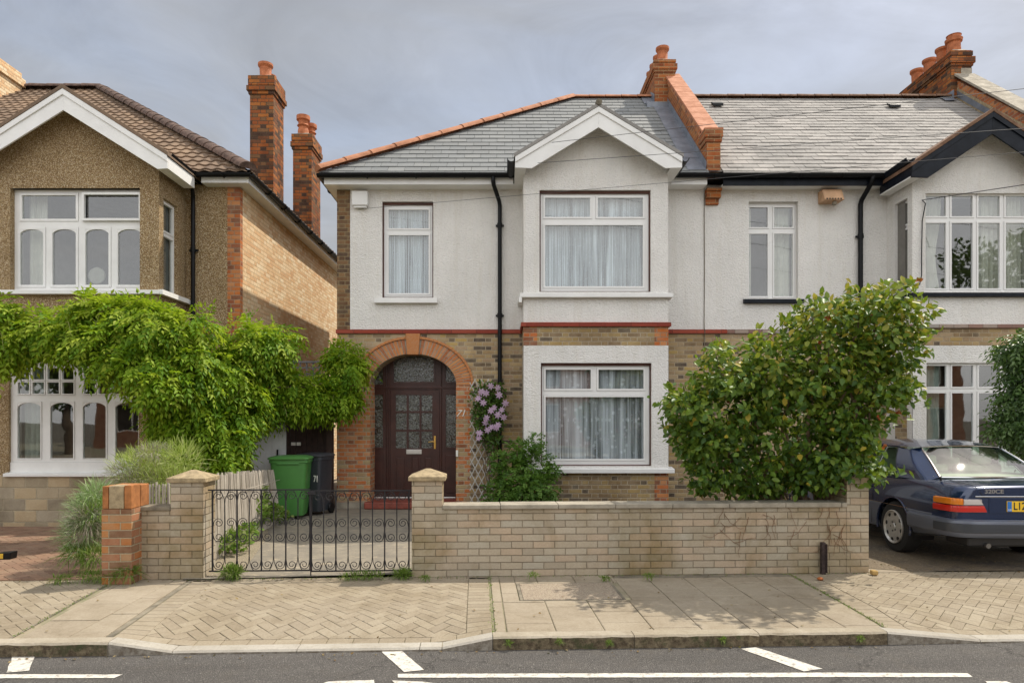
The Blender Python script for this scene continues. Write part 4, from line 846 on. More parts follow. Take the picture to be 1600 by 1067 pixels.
ridge_tiles('hip_tiles', (ex, LY, LZ+.05), (rx, LRY, LRZ+.05), .15, 22, hipm, rf1); ridge_tiles('ridge_tiles', (-15, LRY, LRZ+.06), (rx, LRY, LRZ+.06), .15, 10, hipm, rf1)
mb = MB(); mb.box(-4.95*KL, ex-.03, LY+.08, LY+.1, LZ-.17, LZ-.05); mb.box(ex-.05, ex-.03, LY+.1, 20.6, LZ-.17, LZ-.05); mb.build('fascia', M['white'], h1)
mb = MB(); mb.box(-4.95*KL, ex-.05, LY+.1, L0+.01, LZ-.165, LZ-.145); mb.box(HX, ex-.05, L0+.01, 20.6, LZ-.165, LZ-.145); mb.build('eaves_soffit', M['white'], h1)
gutter('gutter', [(-4.98*KL, LY, LZ-.04), (ex+.03, LY, LZ-.04)], h1, .06); gutter('gutter', [(ex+.03, LY, LZ-.04), (ex+.03, 20.6, LZ-.04)], h1, .06); gutter('gutter', [(LX1+.27, 10.3*KL, LZ-.03), (LX1+.27, LY, LZ-.04)], h1, .06)
downpipe('downpipe', [(xl(313), LY, LZ-.08), (xl(313), LY, LZ-.17), (xl(304), L0-.06, LZ-.38), (xl(304), L0-.06, .2)], h1, .034, (4.6, 3.2))
gable(h1, LC+.02, 1.56*KL, BF, 12.9*KL, ga1, gs1, .325, M['white'], LB, M['pantile'], endcut=.19, flat=.16)
# chimneys on the flank
def ck(x0, x1, y0, y1, t, bs): return (x0*KL, x1*KL, y0*KL, y1*KL, kz(4.9), kz(t), M['chimney'], [(kz(p), kz(q), r) for p, q, r in bs])
c1 = stack(h1, *ck(-4.86, -4.41, 13.08, 13.68, 8.22, [(7.87, 7.93, .025), (7.93, 8.02, .055), (8.04, 8.22, .03)])); pot(c1, -4.63*KL, 13.28*KL, kz(8.24), .32, .13); pot(c1, -4.62*KL, 13.53*KL, kz(8.24), .21, .105)
c2 = stack(h1, *ck(-4.86, -4.43, 15.75, 16.5, 8.22, [(7.87, 7.93, .025), (7.93, 8.04, .05), (8.06, 8.22, .03)])); pot(c2, -4.68*KL, 15.95*KL, kz(8.24), .50, .135, kind=1); pot(c2, -4.60*KL, 16.28*KL, kz(8.24), .44, .125, kind=1)
c3 = stack(h1, -13.0, -12.42, 16.4, 17.6, 8.5, 10.55, M['side'], [(10.2, 10.4, .06)]); 
mb = MB(); mb.box(-12.8, -12.41, 16.39, 16.5, 9.6, 10.1); mb.build('chimney_render', M['capstone'], c3)
# ================================================================ GROUND, ROAD, PAVEMENT  (street frame: u along the street, v away from the camera)
VW, VK = 7.184, 5.16                            # front of the garden walls, kerb face
def struct(mb, name, mat, parent=None, **k):
    o = mb.build(name, mat, parent, **k)
    if parent is None: o['kind'] = 'structure'
    return o
def paver_mat(name, stops, dirt, rough=.9):
    m = new_mat(name, rough=rough, spec=.25); N = NB(m); o = N.obj()
    c = N.ramp(N.rnd(), ev(stops)); f = N.noise(o, 55, 5, .75); b = N.noise(o, 1.1, 6, .65, .5); mid = N.noise(o, 6, 4, .6)
    c = N.mix(N.mr(f, .38, .7, 0, .5), c, N.mix(1, c, (.62, .58, .52), 'MULTIPLY')); c = N.mix(N.mr(b, .42, .68, 0, .65), c, N.mix(1, c, dirt, 'MULTIPLY')); c = N.mix(N.mr(mid, .45, .7, 0, .35), c, N.mix(1, c, (.75, .72, .68), 'MULTIPLY'))
    vg = N.vor(o, 2.3); c = N.mix(N.mr(vg, .022, .034, .55, 0), c, (.10, .09, .08)); b2 = N.noise(o, 2.7, 6, .7, 1.2); c = N.mix(N.mr(b2, .54, .72, 0, .5), c, N.mix(1, c, (.62, .58, .5), 'MULTIPLY'))
    N.col(c); N.bump(f, .006, .9); return m
M['block'] = paver_mat('block_paver', [(.33, .280, .208), (.355, .302, .225), (.31, .262, .195), (.34, .290, .217), (.37, .318, .238)], (.74, .70, .62))
M['slab'] = paver_mat('paving_slab', [(.36, .308, .235), (.38, .327, .25), (.345, .295, .225), (.37, .318, .242)], (.74, .71, .66))
M['redblock'] = paver_mat('red_brown_block_paver', [(.27, .16, .11), (.33, .21, .145), (.23, .14, .10), (.30, .20, .14)], (.7, .68, .6))
M['kerb'] = paver_mat('granite_kerb', [(.42, .37, .29), (.46, .41, .33), (.38, .335, .265)], (.5, .47, .40))
M['kerbw'] = paver_mat('pale_concrete_kerb', [(.42, .39, .34), (.46, .43, .375)], (.72, .7, .66))
def kerb_face():
    m = M['kerb']
jm = new_mat('sandy_joint', (.22, .19, .12), .98); N = NB(jm); N.col(N.mix(N.mr(N.noise(N.obj(), 3, 5, .6), .4, .6), (.29, .245, .17), (.19, .18, .105)))
M['joint'] = jm
am = new_mat('asphalt', rough=.88, spec=.35); N = NB(am); o_ = N.obj()
v = N.n('ShaderNodeTexVoronoi'); N.L(o_, v.inputs['Vector']); v.inputs['Scale'].default_value = 150; sc_ = N.n('ShaderNodeSeparateColor'); N.L(v.outputs['Color'], sc_.inputs[0])
c = N.ramp(sc_.outputs[0], [(0, (.105, .097, .09)), (.6, (.145, .134, .124)), (.92, (.175, .162, .148)), (.975, (.24, .225, .20)), (1, (.34, .32, .285))])
c = N.mix(N.mr(N.noise(N.scalev(o_, (.35, 3, 1)), .9, 5, .65), .4, .64, 0, .7), c, N.mix(1, c, (.72, .72, .72), 'MULTIPLY')); c = N.mix(N.mr(N.noise(o_, 5, 4, .6), .5, .75, 0, .35), c, (.15, .13, .105)); cr = N.n('ShaderNodeTexVoronoi', feature='DISTANCE_TO_EDGE'); cw_ = N.n('ShaderNodeVectorMath', operation='MULTIPLY_ADD'); N.L(N.noise(o_, 3, 5, .7, out=1), cw_.inputs[0]); cw_.inputs[1].default_value = (.5, .5, 0); N.L(o_, cw_.inputs[2]); N.L(cw_.outputs[0], cr.inputs['Vector']); cr.inputs['Scale'].default_value = .55; c = N.mix(N.mr(cr.outputs['Distance'], .002, .006, .6, 0), c, (.05, .046, .042)); N.col(c)
N.bump(N.math('ADD', v.outputs['Distance'], N.noise(o_, 150, 3, .7)), .010, 1)
M['asphalt'] = am
def herring(mb, poly, z, L_=.18, W_=.09, gap=.0045, hf=None, ang=45, jit=.0012, seed=1):
    rg = random.Random(seed); ca, sa = math.cos(R(ang)), math.sin(R(ang)); xs = [p[0] for p in poly]; ys = [p[1] for p in poly]; cx, cy = sum(xs)/len(xs), sum(ys)/len(ys)
    rad = max(math.hypot(x-cx, y-cy) for x, y in poly)+.5; n = int(rad/W_)+3
    for i in range(-n, n):
        for j in range(-n, n):
            k = (i-j) % 4
            if k == 0: r = (i*W_, j*W_, i*W_+L_, j*W_+W_)
            elif k == 2+0: r = (i*W_, j*W_, i*W_+W_, j*W_+L_) if False else None
            else: r = None
            if (i-j) % 4 == 0: rects = [(i*W_, j*W_, i*W_+L_, (j+1)*W_)]
            elif (i-j) % 4 == 3: rects = [((i)*W_, j*W_, (i+1)*W_, j*W_+L_)]
            else: rects = []
            for x0, y0, x1, y1 in rects:
                g = gap/2; q = [(x0+g, y0+g), (x1-g, y0+g), (x1-g, y1-g), (x0+g, y1-g)]
                q = [(cx+x*ca-y*sa, cy+x*sa+y*ca) for x, y in q]; q = clip_poly(q, poly)
                if not q or area(q) < 4e-4: continue
                paver(mb, q, z+jit*(rg.random()-.5)*2, rg.random(), hf)
def paver(mb, q, z, a, hf=None, dep=.02, tilt=.0):
    h = (lambda u, v: hf(u, v)) if hf else (lambda u, v: 0)
    n = len(q); cx, cy = sum(p[0] for p in q)/n, sum(p[1] for p in q)/n
    ins = [(cx+(x-cx)*.965, cy+(y-cy)*.965) for x, y in q]
    top = [(x, y, z+h(x, y)) for x, y in ins]; mid = [(x, y, z-.003+h(x, y)) for x, y in q]; bot = [(x, y, z-dep+h(x, y)) for x, y in q]
    mb.mesh(top+mid+bot, [list(range(n))]+[(n+i, n+(i+1) % n, (i+1) % n, i) for i in range(n)]+[(2*n+i, 2*n+(i+1) % n, n+(i+1) % n, n+i) for i in range(n)], a)
def slabs(mb, poly, u0, v0, du, dv, z, gap=.008, stag=.5, hf=None, seed=1, along='v'):
    rg = random.Random(seed); us = [p[0] for p in poly]; vs_ = [p[1] for p in poly]
    for i in range(int((min(us)-u0)/du)-2, int((max(us)-u0)/du)+2):
        for j in range(int((min(vs_)-v0)/dv)-2, int((max(vs_)-v0)/dv)+2):
            a, b = u0+i*du, v0+j*dv
            if along == 'v': b += (i % 2)*stag*dv
            else: a += (j % 2)*stag*du
            q = clip_poly([(a+gap/2, b+gap/2), (a+du-gap/2, b+gap/2), (a+du-gap/2, b+dv-gap/2), (a+gap/2, b+dv-gap/2)], poly)
            if q and area(q) > 1e-3: paver(mb, q, z+.004*(rg.random()-.5), rg.random(), hf)
# ground sheet, road
mb = MB(); mb.face([(-400, -400, -.16), (400, -400, -.16), (400, 400, -.16), (-400, 400, -.16)]); struct(mb, 'ground', plain('earth', (.12, .10, .065), .95))
mb = MB(MS); 
mb.face([(-80, -5.5, -.115), (80, -5.5, -.115), (80, VK+.02, -.095), (-80, VK+.02, -.095)]); road = struct(mb, 'road', M['asphalt'])
mb = MB(MS); mb.box(-80, 80, -8.2, -5.5, -.15, 0); struct(mb, 'far_pavement', M['slab'])
mb = MB(MS); mb.box(-80, 80, -22, -8.2, -.15, 0.01); struct(mb, 'far_front_gardens', M['joint'])
# kerb drop: full height except at the two crossovers
def uu(px, py): return gp(px, py)[0]
K = [uu(175, 1000), uu(268, 1003), uu(690, 1000), uu(770, 995), uu(1388, 988), uu(1555, 995)]
def drop(u):
    if u < K[0]: return 0
    if u < K[1]: return (u-K[0])/(K[1]-K[0])
    if u < K[2]: return 1
    if u < K[3]: return 1-(u-K[2])/(K[3]-K[2])
    if u < K[4]: return 0
    if u < K[5]: return (u-K[4])/(K[5]-K[4])
    return 1
DR = .072
def hf(u, v):
    t = max(0, min(1, (VK+.75-v)/.62)); return -DR*drop(u)*t*t*(3-2*t)
zK = VK+.13
# base under the pavers
mb = MB(MS); nu = 90
for i in range(nu):
    ua, ub = -9+19.5*i/nu, -9+19.5*(i+1)/nu
    for va, vb in ((VK+.02, VK+.2), (VK+.2, VK+.4), (VK+.4, VK+.6), (VK+.6, VK+.8), (VK+.8, VW+.05)):
        mb.face([(x, y, -.009+hf(x, y)) for x, y in ((ua, va), (ub, va), (ub, vb), (ua, vb))])
mb.box(-60, -9, VK+.1, VW+.1, -.1, -.004); mb.box(10.5, 60, VK+.1, VW+.1, -.1, -.004)
pav = struct(mb, 'pavement', M['joint'])
# zone edges (street coordinates) measured on the ground
def ln(p, q): a, b = gp(*p), gp(*q); return a, b
def at_v(l, v): (a, b), (c, d) = l; return a+(c-a)*(v-b)/(d-b)
lA, lB, lC, lD = ln((159, 918), (20, 995)), ln((289, 915), (177, 993)), ln((765.5, 910), (772, 987)), ln((1231, 895), (1383, 979))
VT = VW-.002
def quad(l0, l1, v0=zK, v1=VT, o0=0, o1=0): return [(at_v(l0, v0)+o0, v0), (at_v(l1, v0)+o1, v0), (at_v(l1, v1)+o1, v1), (at_v(l0, v1)+o0, v1)]
big0 = ((-8.5, 0), (-8.5, 9)); big1 = ((10, 0), (10, 9))
mb = MB(MS)
sold = .21
herring(mb, quad(big0, lA, zK+.0, VT, 0, -.02), 0, hf=hf, seed=1)
herring(mb, quad(lB, lC, zK+.115, VT-.11, .215, -.22), 0, hf=hf, seed=2)
herring(mb, quad(lD, big1, zK+.115, VT, .22, 0), 0, hf=hf, seed=3)
def soldier_v(l, o, seed):     # a stretcher row beside a line, blocks laid across
    rg = random.Random(seed); v = zK+.115
    while v < VT-.11:
        q = [(at_v(l, v)+o, v), (at_v(l, v)+o+.2, v), (at_v(l, v+.095)+o+.2, v+.095), (at_v(l, v+.095)+o, v+.095)]; paver(mb, q, .0, rg.random(), hf); v += .102
soldier_v(lB, .01, 5); soldier_v(lC, -.215, 6); soldier_v(lD, .012, 7)
def header_row(u0, u1, v0, v1, seed, w=.2):
    rg = random.Random(seed); u = u0
    while u < u1: paver(mb, [(u, v0), (min(u1, u+w)-.006, v0), (min(u1, u+w)-.006, v1), (u, v1)], 0, rg.random(), hf); u += w
header_row(at_v(lB, zK)+.01, at_v(lC, zK)-.01, zK+.008, zK+.109, 8); header_row(at_v(lB, VT)+.01, at_v(lC, VT)-.01, VT-.105, VT, 9, .1)
header_row(at_v(lD, zK)+.01, 10, zK+.008, zK+.109, 10)
bl = struct(mb, 'block_pavers', M['block'], pav)
mb = MB(MS)
cov = (gp(808, 912), gp(985, 938)); cu0, cv1 = gp(822, 911); cu1, cv0 = gp(972, 938)
cu0 = gp(818, 937)[0]; cu1 = gp(972, 935)[0]; cv0 = gp(900, 936)[1]; cv1 = gp(900, 911)[1]
slabs(mb, quad(lA, lB, zK+.01, VT, .06, -.06), at_v(lA, 6)+.02, VK+.1, .46, .50, 0, stag=.35, hf=hf, seed=4)
# slabs on the long full-height stretch, split round the cover
for pl in ([(at_v(lC, zK)+.10, zK+.01), (at_v(lD, zK)-.02, zK+.01), (at_v(lD, cv0-.03), cv0-.03), (at_v(lC, cv0)+.10, cv0-.03)],
           [(at_v(lC, cv0)+.10, cv0-.025), (cu0-.04, cv0-.025), (cu0-.04, VT), (at_v(lC, VT)+.10, VT)],
           [(cu1+.09, cv0-.025), (at_v(lD, cv0)-.02, cv0-.025), (at_v(lD, VT)-.02, VT-.14), (cu1+.09, VT-.14)],
           [(cu0-.035, cv1+.04), (cu1+.085, cv1+.04), (cu1+.085, VT), (cu0-.035, VT)]):
    slabs(mb, pl, at_v(lC, 5.5)+.10, zK+.01-.10, .385, .32, 0, stag=.5, hf=hf, seed=12)
slabs(mb, [(at_v(lC, zK)+.012, zK+.01), (at_v(lC, zK)+.092, zK+.01), (at_v(lC, VT)+.092, VT), (at_v(lC, VT)+.012, VT)], at_v(lC, 5.5), zK, .5, .9, 0, hf=hf)
struct(mb, 'paving_slabs', M['slab'], pav)
mb = MB(MS)
for l in (lA, lB): mb.face([(at_v(l, zK)-.05, zK+.01, -.003+0), (at_v(l, zK)+.0, zK+.01, -.003), (at_v(l, VT)+.0, VT, -.003), (at_v(l, VT)-.05, VT, -.003)])
mb.face([(cu1+.095, VT-.14, -.002), (at_v(lD, VT)-.02, VT-.14, -.002), (at_v(lD, VT)-.02, VT, -.002), (cu1+.095, VT, -.002)])
struct(mb, 'mortar_strip', M['darkstone'], pav)
cvm = new_mat('speckled_cover', rough=.95); N = NB(cvm); v = N.n('ShaderNodeTexVoronoi'); N.L(N.obj(), v.inputs['Vector']); v.inputs['Scale'].default_value = 120; sc_ = N.n('ShaderNodeSeparateColor'); N.L(v.outputs['Color'], sc_.inputs[0]); N.col(N.ramp(sc_.outputs[0], ev([(.33, .275, .20), (.28, .22, .16), (.38, .32, .24), (.31, .25, .18), (.22, .17, .13)]), 'CONSTANT')); N.bump(v.outputs['Distance'], .006, .8)
mb = MB(MS); mb.box(cu0, cu1, cv0, cv1, -.02, .004); cvr = mb.build('inspection_cover', cvm, None, bevel=.004); tag(cvr, 'rectangular speckled inspection cover let into the paving slabs', 'inspection cover')
mb = MB(MS); panel(mb, 0, 0, 0, 0, 0, []) if False else None
for a, b, c, d in ((cu0-.03, cu0-.002, cv0-.02, cv1+.03), (cu1+.002, cu1+.03, cv0-.02, cv1+.03), (cu0-.0, cu1+.0, cv0-.02, cv0-.002), (cu0, cu1, cv1+.002, cv1+.03)): mb.box(a, b, c, d, -.02, .001)
mb.build('cover_frame', M['darkstone'], cvr)
# kerb stones
mb = MB(MS); mw = MB(MS); rg = random.Random(3)
brks = [-60, -20, -9, -6.5, -5.2, -4.25, K[0], K[1]]; 
u = K[1]
while u+1.0 < K[2]: u += .915; brks.append(u)
brks += [K[2], K[3], K[3]+1.08, K[3]+2.05, K[4], K[5], K[5]+.9, 9.5, 20, 60]
brks = sorted(set(brks)); g = .006
for i in range(len(brks)-1):
    a, b = brks[i]+g/2, brks[i+1]-g/2; da, db = drop(a+.001), drop(b-.001); t_ = mw if (da+db > .02 or a < K[0]-.1 and False) else mb
    za, zb_ = -DR*da+.004, -DR*db+.004; n = max(2, int((b-a)/.08)) if b-a < 3 else 2; rn = rg.random()
    vs = []
    for k in range(n+1):
        uq = a+(b-a)*k/n; z = za+(zb_-za)*k/n; j = (rg.random()-.5)*.008 if t_ is mb else 0
        vs += [(uq, zK-.002, z), (uq, VK+.018+j, z+j*.3), (uq, VK+.004+j, z-.014+j), (uq, VK-.0+j*1.3, -.13)]
    t_.mesh(vs, [(k*4+q, (k)*4+q+1, (k+1)*4+q+1, (k+1)*4+q) for k in range(n) for q in range(2)]+[(3, 2, 1, 0), tuple(n*4+q for q in range(4))], rn)
    t_.mi = 1; t_.mesh(vs, [(k*4+2, k*4+3, (k+1)*4+3, (k+1)*4+2) for k in range(n)], rn); t_.mi = 0
kfm = new_mat('mossy_kerb_face', rough=.95); N = NB(kfm); o_ = N.obj(); c = N.mix(N.mr(N.noise(o_, 22, 6, .75), .4, .62), (.085, .06, .035), (.24, .19, .115)); c = N.mix(N.mr(N.noise(o_, 7, 5, .7), .52, .66), c, (.07, .075, .03)); N.col(c); N.bump(N.noise(o_, 40, 5, .75), .02, 1)
kfd = new_mat('dirty_concrete_face', rough=.95); N = NB(kfd); o_ = N.obj(); N.col(N.mix(N.mr(N.noise(o_, 14, 6, .75), .4, .62), (.16, .13, .095), (.33, .30, .25))); N.bump(N.noise(o_, 60, 5, .75), .008, 1)
struct(mb, 'kerb', [M['kerb'], kfm]); struct(mw, 'dropped_kerb', [M['kerbw'], kfd])
# road markings, measured on the road surface
mm = new_mat('road_paint', rough=.7); N = NB(mm); o_ = N.obj(); N.col(N.mix(N.mr(N.noise(o_, 28, 6, .75), .50, .64), (.62, .585, .52), (.27, .25, .22))); N.bump(N.noise(o_, 90, 3, .7), .004, .6); M['paint'] = mm
def rp(px, py): d = (CAMZ+.096)*F/(py-655); v = MSI @ Vector((X(px, d), d, 0)); return (v.x, v.y)
def marking(pts, name='road_marking'):
    mb = MB(MS); w = [rp(*p) for p in pts]; rg = random.Random(int(pts[0][0])); out = []
    for i in range(len(w)):
        p, q = w[i], w[(i+1) % len(w)]; k = max(1, int(math.hypot(q[0]-p[0], q[1]-p[1])/.06))
        for j in range(k): out.append((p[0]+(q[0]-p[0])*j/k+(rg.random()-.5)*.006, p[1]+(q[1]-p[1])*j/k+(rg.random()-.5)*.006))
    mb.face([(x, y, -.0915) for x, y in out]); return struct(mb, name, M['paint'], road)
for pts in ([(20, 1024), (55, 1023), (45, 1048), (10, 1051)], [(595, 1017), (624, 1014), (662, 1047), (631, 1050)], [(1158, 1014), (1180, 1011), (1285, 1045), (1256, 1049)],
            [(-400, 1053), (192, 1054), (178, 1059.5), (-400, 1061)], [(621, 1053), (1000, 1052), (1300, 1051), (1512, 1052), (1520, 1058), (1300, 1058), (1000, 1058.5), (622, 1059)],
            [(512, 1065), (584, 1062.5), (586, 1085), (440, 1090)], [(612, 1063.5), (660, 1065), (800, 1085), (640, 1090)], [(1540, 1064.5), (1572, 1064.5), (1640, 1090), (1560, 1090)]):
    marking([(a, max(b, 1010)) for a, b in pts[::-1]])
# ---------------------------------------------------------------- front gardens
mb = MB(); mb.face([(-3.3, 7.0, .012), (-.6, 7.3, .012), (-.6, F0, .016), (-3.7, F0, .016)]); mb.face([(-4.5, 11.2, .008), (-3.0, 11.2, .010), (-3.0, 19, .010), (-4.5, 19, .010)])
cm_ = new_mat('path_concrete', rough=.9); N = NB(cm_); o_ = N.obj(); c = N.mix(N.mr(N.noise(o_, 2.2, 6, .7, .6), .42, .62), (.27, .235, .18), (.18, .16, .13)); c = N.mix(N.mr(N.noise(N.scalev(o_, (1, 3, 1)), 2.6, 4, .6, 2), .60, .68), c, (.42, .35, .25)); N.col(N.mix(N.mr(N.noise(o_, 45, 4, .7), .4, .7, 0, .4), c, (.16, .14, .11))); N.bump(N.noise(o_, 60, 4, .7), .006, .8); M['path'] = cm_
struct(mb, 'path', M['path'])
mb = MB(); mb.face([(-.6, 7.3, .006), (3.9, 7.4, .006), (3.9, F0, .006), (-.6, F0, .006)]); struct(mb, 'flower_bed', plain('bed_soil', (.10, .075, .05), .95, .3, 8, .02, 40))
mb = MB(); mb.face([(-3.9, 7.1, .018), (-2.75, 7.1, .018), (-3.3, 9.6, .018), (-4.0, 11.4, .018)]); struct(mb, 'gravel_margin', plain('pale_gravel', (.44, .37, .26), .95, .35, 60, .02, 90))
gm = plain('driveway_tarmac', (.085, .068, .05), .85, .3, 20, .02, 70); N = NB(gm); o_ = N.obj(); c = N.mix(N.mr(N.noise(o_, 1.6, 6, .7, .5), .45, .6), (.16, .12, .075), (.085, .07, .055)); c = N.mix(N.mr(N.noise(o_, 22, 6, .85), .52, .66), c, (.33, .26, .17)); N.col(c)
mb = MB(MS); a_, b_ = gp(1357, 868), gp(1357, 893); mb.face([(4.02, VW+.32, .008), (4.75, VW+.01, .008), (11, VW+.01, .008), (11, 13, .008), (4.02, 13, .008)]); struct(mb, 'driveway', gm)
mb = MB(MS); mb.face([(3.96, VW-.01, .004), (5.0, VW-.01, .004), (4.75, VW+.08, .004), (4.02, VW+.45, .004)]); struct(mb, 'concrete_apron', M['slab'])
mb = MB(MS); mb.face([(-12, VW, .0), (-3.35, VW, .0), (-3.35, 12.3, -.105), (-12, 12.3, -.105)]); nd = struct(mb, 'neighbour_drive', M['joint'])
mb = MB(MS); herring(mb, [(-9.3, VW+.01), (-3.75, VW+.01), (-3.75, 12.0), (-9.3, 12.0)], .012, ang=45, seed=11, hf=lambda u, v: -(v-VW)*.0205); struct(mb, 'red_block_pavers', M['redblock'], nd)
# ---------------------------------------------------------------- garden walls
def gw(pxu): return pxu
gwall = empty('garden_wall', MS @ Vector((1.5, VW, 0)), 'long low wall of weathered buff brick with capped pillar at its left end and bush spilling over', 'garden wall', rz=TH)
yw = VW
def su(px, v=VW):                                # u of a pixel column on the plane v = const
    t = (px-787)/F; c, s = math.cos(TH), math.sin(TH)      # X = t*Y ; u c - v s = t (u s + v c)
    return v*(s+t*c)/(c-t*s)
zw = lambda py, v=7.17: CAMZ+(655-py)*v/F
p0, p1, p2_, p3 = su(643.5), su(691), su(1323), su(1357)
mb = MB(MS); mb.box(p1, p2_+.02, yw+.003, yw+.22, -.02, zw(794, 7.25)); mb.build('wall', M['gwall'], gwall)
mb = MB(MS); mb.box(p0, p1, yw-.003, yw+.33, -.02, zw(751)); mb.box(p2_, p3, yw-.004, yw+.33, -.02, zw(745, 7.35)); mb.build('pillar', M['gwall'], gwall)
mb = MB(MS); u = p1+.003
while u < p2_: u2 = min(p2_-.003, u+.61); mb.box(u, u2-.004, yw-.025+random.uniform(-.004, .004), yw+.25, zw(794, 7.25)+.002, zw(786.5, 7.25)+random.uniform(-.005, .004), random.random()); u += .61
mb.build('coping', M['concrete'], gwall, bevel=.008)
def cap(u0, u1, v0, v1, z, parent, h1=.045, h2=.075, ov=.035):
    mb = MB(MS); a, b, c, d = u0-ov, u1+ov, v0-ov, v1+ov; cx, cy = (a+b)/2, (c+d)/2
    mb.mesh([(a, c, z), (b, c, z), (b, d, z), (a, d, z), (a, c, z+h1), (b, c, z+h1), (b, d, z+h1), (a, d, z+h1), (cx-.02, cy, z+h1+h2), (cx+.02, cy, z+h1+h2)],
            [(3, 2, 1, 0), (0, 1, 5, 4), (1, 2, 6, 5), (2, 3, 7, 6), (3, 0, 4, 7), (4, 5, 9, 8), (5, 6, 9), (6, 7, 8, 9), (7, 4, 8)]); return mb.build('pillar_cap', M['capstone'], parent, bevel=.006)
cap(p0, p1, yw, yw+.33, zw(751)+.001, gwall)
lw = empty('garden_wall', MS @ Vector((-3.5, VW, 0)), 'short buff brick wall with capped gate pillar beside the red brick pier', 'garden wall', rz=TH)
q0, q1, q2 = su(211), su(267), su(318)
mb = MB(MS); mb.box(q0+.005, q1+.01, yw+.003, yw+.2, -.02, zw(795)); mb.build('wall', M['gwall'], lw)
mb = MB(MS); mb.box(q1, q2, yw-.003, yw+.32, -.02, zw(752)); mb.build('pillar', M['gwall'], lw)
mb = MB(MS); mb.box(q0-.02, q1-.004, yw-.02, yw+.22, zw(795)+.002, zw(788.5)); mb.build('coping', M['darkstone'], lw, bevel=.008)
cap(q1, q2, yw, yw+.32, zw(752)+.001, lw)
# red brick pier standing a little proud of the wall
r0, r1 = su(160.5, 7.0), su(207, 7.0); pm = brick_mat('worn_orange_brick', [(.42, .16, .05), (.36, .15, .075), (.24, .11, .055), (.46, .19, .06), (.20, .095, .05), (.40, .22, .11), (.44, .15, .04)], (.46, .38, .25), bh=.078, flem=False)
pier = empty('brick_pier', MS @ Vector(((r0+r1)/2, 7.0, 0)), 'worn orange brick pier with crumbling top at the driveway edge', 'brick pier', rz=TH)
mb = MB(MS); mb.box(r0, r1, 6.98, 7.36, -.02, zw(792, 7)); mb.build('brickwork', pm, pier)
mb = MB(MS); u = r0
for i, (wd_, m_) in enumerate(((.065, 1), (.15, 0), (.11, 1))):
    mb.mi = m_; mb.box(u+.003, min(r1, u+wd_)-.003, 6.985, 7.17, zw(792, 7)+.004, zw(757, 7)+.004*i); u += wd_
mb.mi = 1; mb.box(r0+.003, r1-.003, 7.18, 7.36, zw(792, 7)+.004, zw(757, 7)-.004); mb.build('soldier_course', [M['capstone'], plain('orange_brick', (.46, .18, .055), .9, .25, 8, .005, 60)], pier, bevel=.006)
# rusty iron stub against the long wall
st = MB(MS); us = su(1286.5, 7.14); st.box(us-.025, us+.018, 7.12, 7.165, 0, zw(851, 7.14)); st.box(us+.018, us+.026, 7.10, 7.175, .02, zw(853, 7.14)); 
tag(st.build('iron_post', plain('rusty_iron', (.055, .035, .03), .8, .4, 30, .005, 60), None, bevel=.003), 'short rusty iron stub standing against the wall near its right end', 'post')
# ---------------------------------------------------------------- gates
iron = new_mat('wrought_iron', (.022, .020, .022), .55, .3); N = NB(iron); N.col(N.mix(N.mr(N.noise(N.obj(), 14, 4, .7), .6, .72), (.02, .019, .022), (.10, .05, .035))); M['iron'] = iron
def spiral(cx, cz, r, turns, dirn, start, v, n=22, zs=1, rin=.25):
    return [(cx+dirn*r*(1-(1-rin)*i/n)*math.cos(start+turns*2*math.pi*i/n), v, cz+zs*r*(1-(1-rin)*i/n)*math.sin(start+turns*2*math.pi*i/n)) for i in range(n+1)]
def gate(pxa, pxb, pt, pb, label, v=7.27, nb=8, hinge='l'):
    ua, ub = su(pxa, v), su(pxb, v); zt, zb0 = zw(pt, v), zw(pb, v)
    g = empty('iron_gate', MS @ Vector(((ua+ub)/2, v, 0)), label, 'gate', 'pair of driveway gates', rz=TH)
    mb = MB(MS); ea, eb = (.045, .0) if hinge == 'l' else (.0, .045)
    mb.box(ua-ea, ub+eb, v-.006, v+.006, zt-.014, zt); mb.box(ua-ea*.8, ub+eb*.8, v-.006, v+.006, zb0, zb0+.014)
    mb.box(ua-.007, ua+.007, v-.008, v+.008, zb0+.0141, zt-.0141); mb.box(ub-.007, ub+.007, v-.008, v+.008, zb0+.0141, zt-.0141); mb.build('gate_frame', M['iron'], g)
    w = (ub-ua)/nb; H = zt-zb0
    for i in range(1, nb):
        b = MB(MS); u = ua+w*i
        if i % 2 == 0: b.box(u-.0065, u+.0065, v-.0065, v+.0065, zb0+.0141, zt-.0141)
        else:
            b.tube([(u, v, zb0+.18), (u, v, zt-.16)], .006, 6)
            for s_ in (-1, 1): b.tube([(u, v, zb0+.18), (u+s_*.006, v, zb0+.10), (u+s_*.03, v, zb0+.03), (u+s_*.045, v, zb0+.014)], .004, 5); b.tube([(u, v, zt-.18), (u+s_*.006, v, zt-.10), (u+s_*.03, v, zt-.04), (u+s_*.045, v, zt-.016)], .004, 5)
        b.build('bar', M['iron'], g)
    for i in range(nb):
        c = ua+w*(i+.5); d = 1 if i % 2 else -1; r = w*.40
        for zc, zs in ((zt-.02-r, 1), (zb0+H*.63-r*.6, 1), (zb0+H*.43-r*.2, -1), (zb0+.02+r, -1)):
            b = MB(MS); j = random.uniform(-.012, .012)
            b.tube([(c+d*r*1.15, v, zc-zs*r*.9)]+spiral(c+d*0, zc+j*.2, r, 1.55, d, 0, v, zs=zs), .0042, 5, caps=False); b.build('scroll', M['iron'], g, smooth=True)
    return g
g1 = gate(332, 484.5, 762.5, 889, 'left leaf of the low black scrollwork gate, nearer the red brick pier', hinge='l')
g2 = gate(486.5, 639, 764.5, 890.5, 'right leaf of the low black scrollwork gate, hung on the long wall', hinge='r')
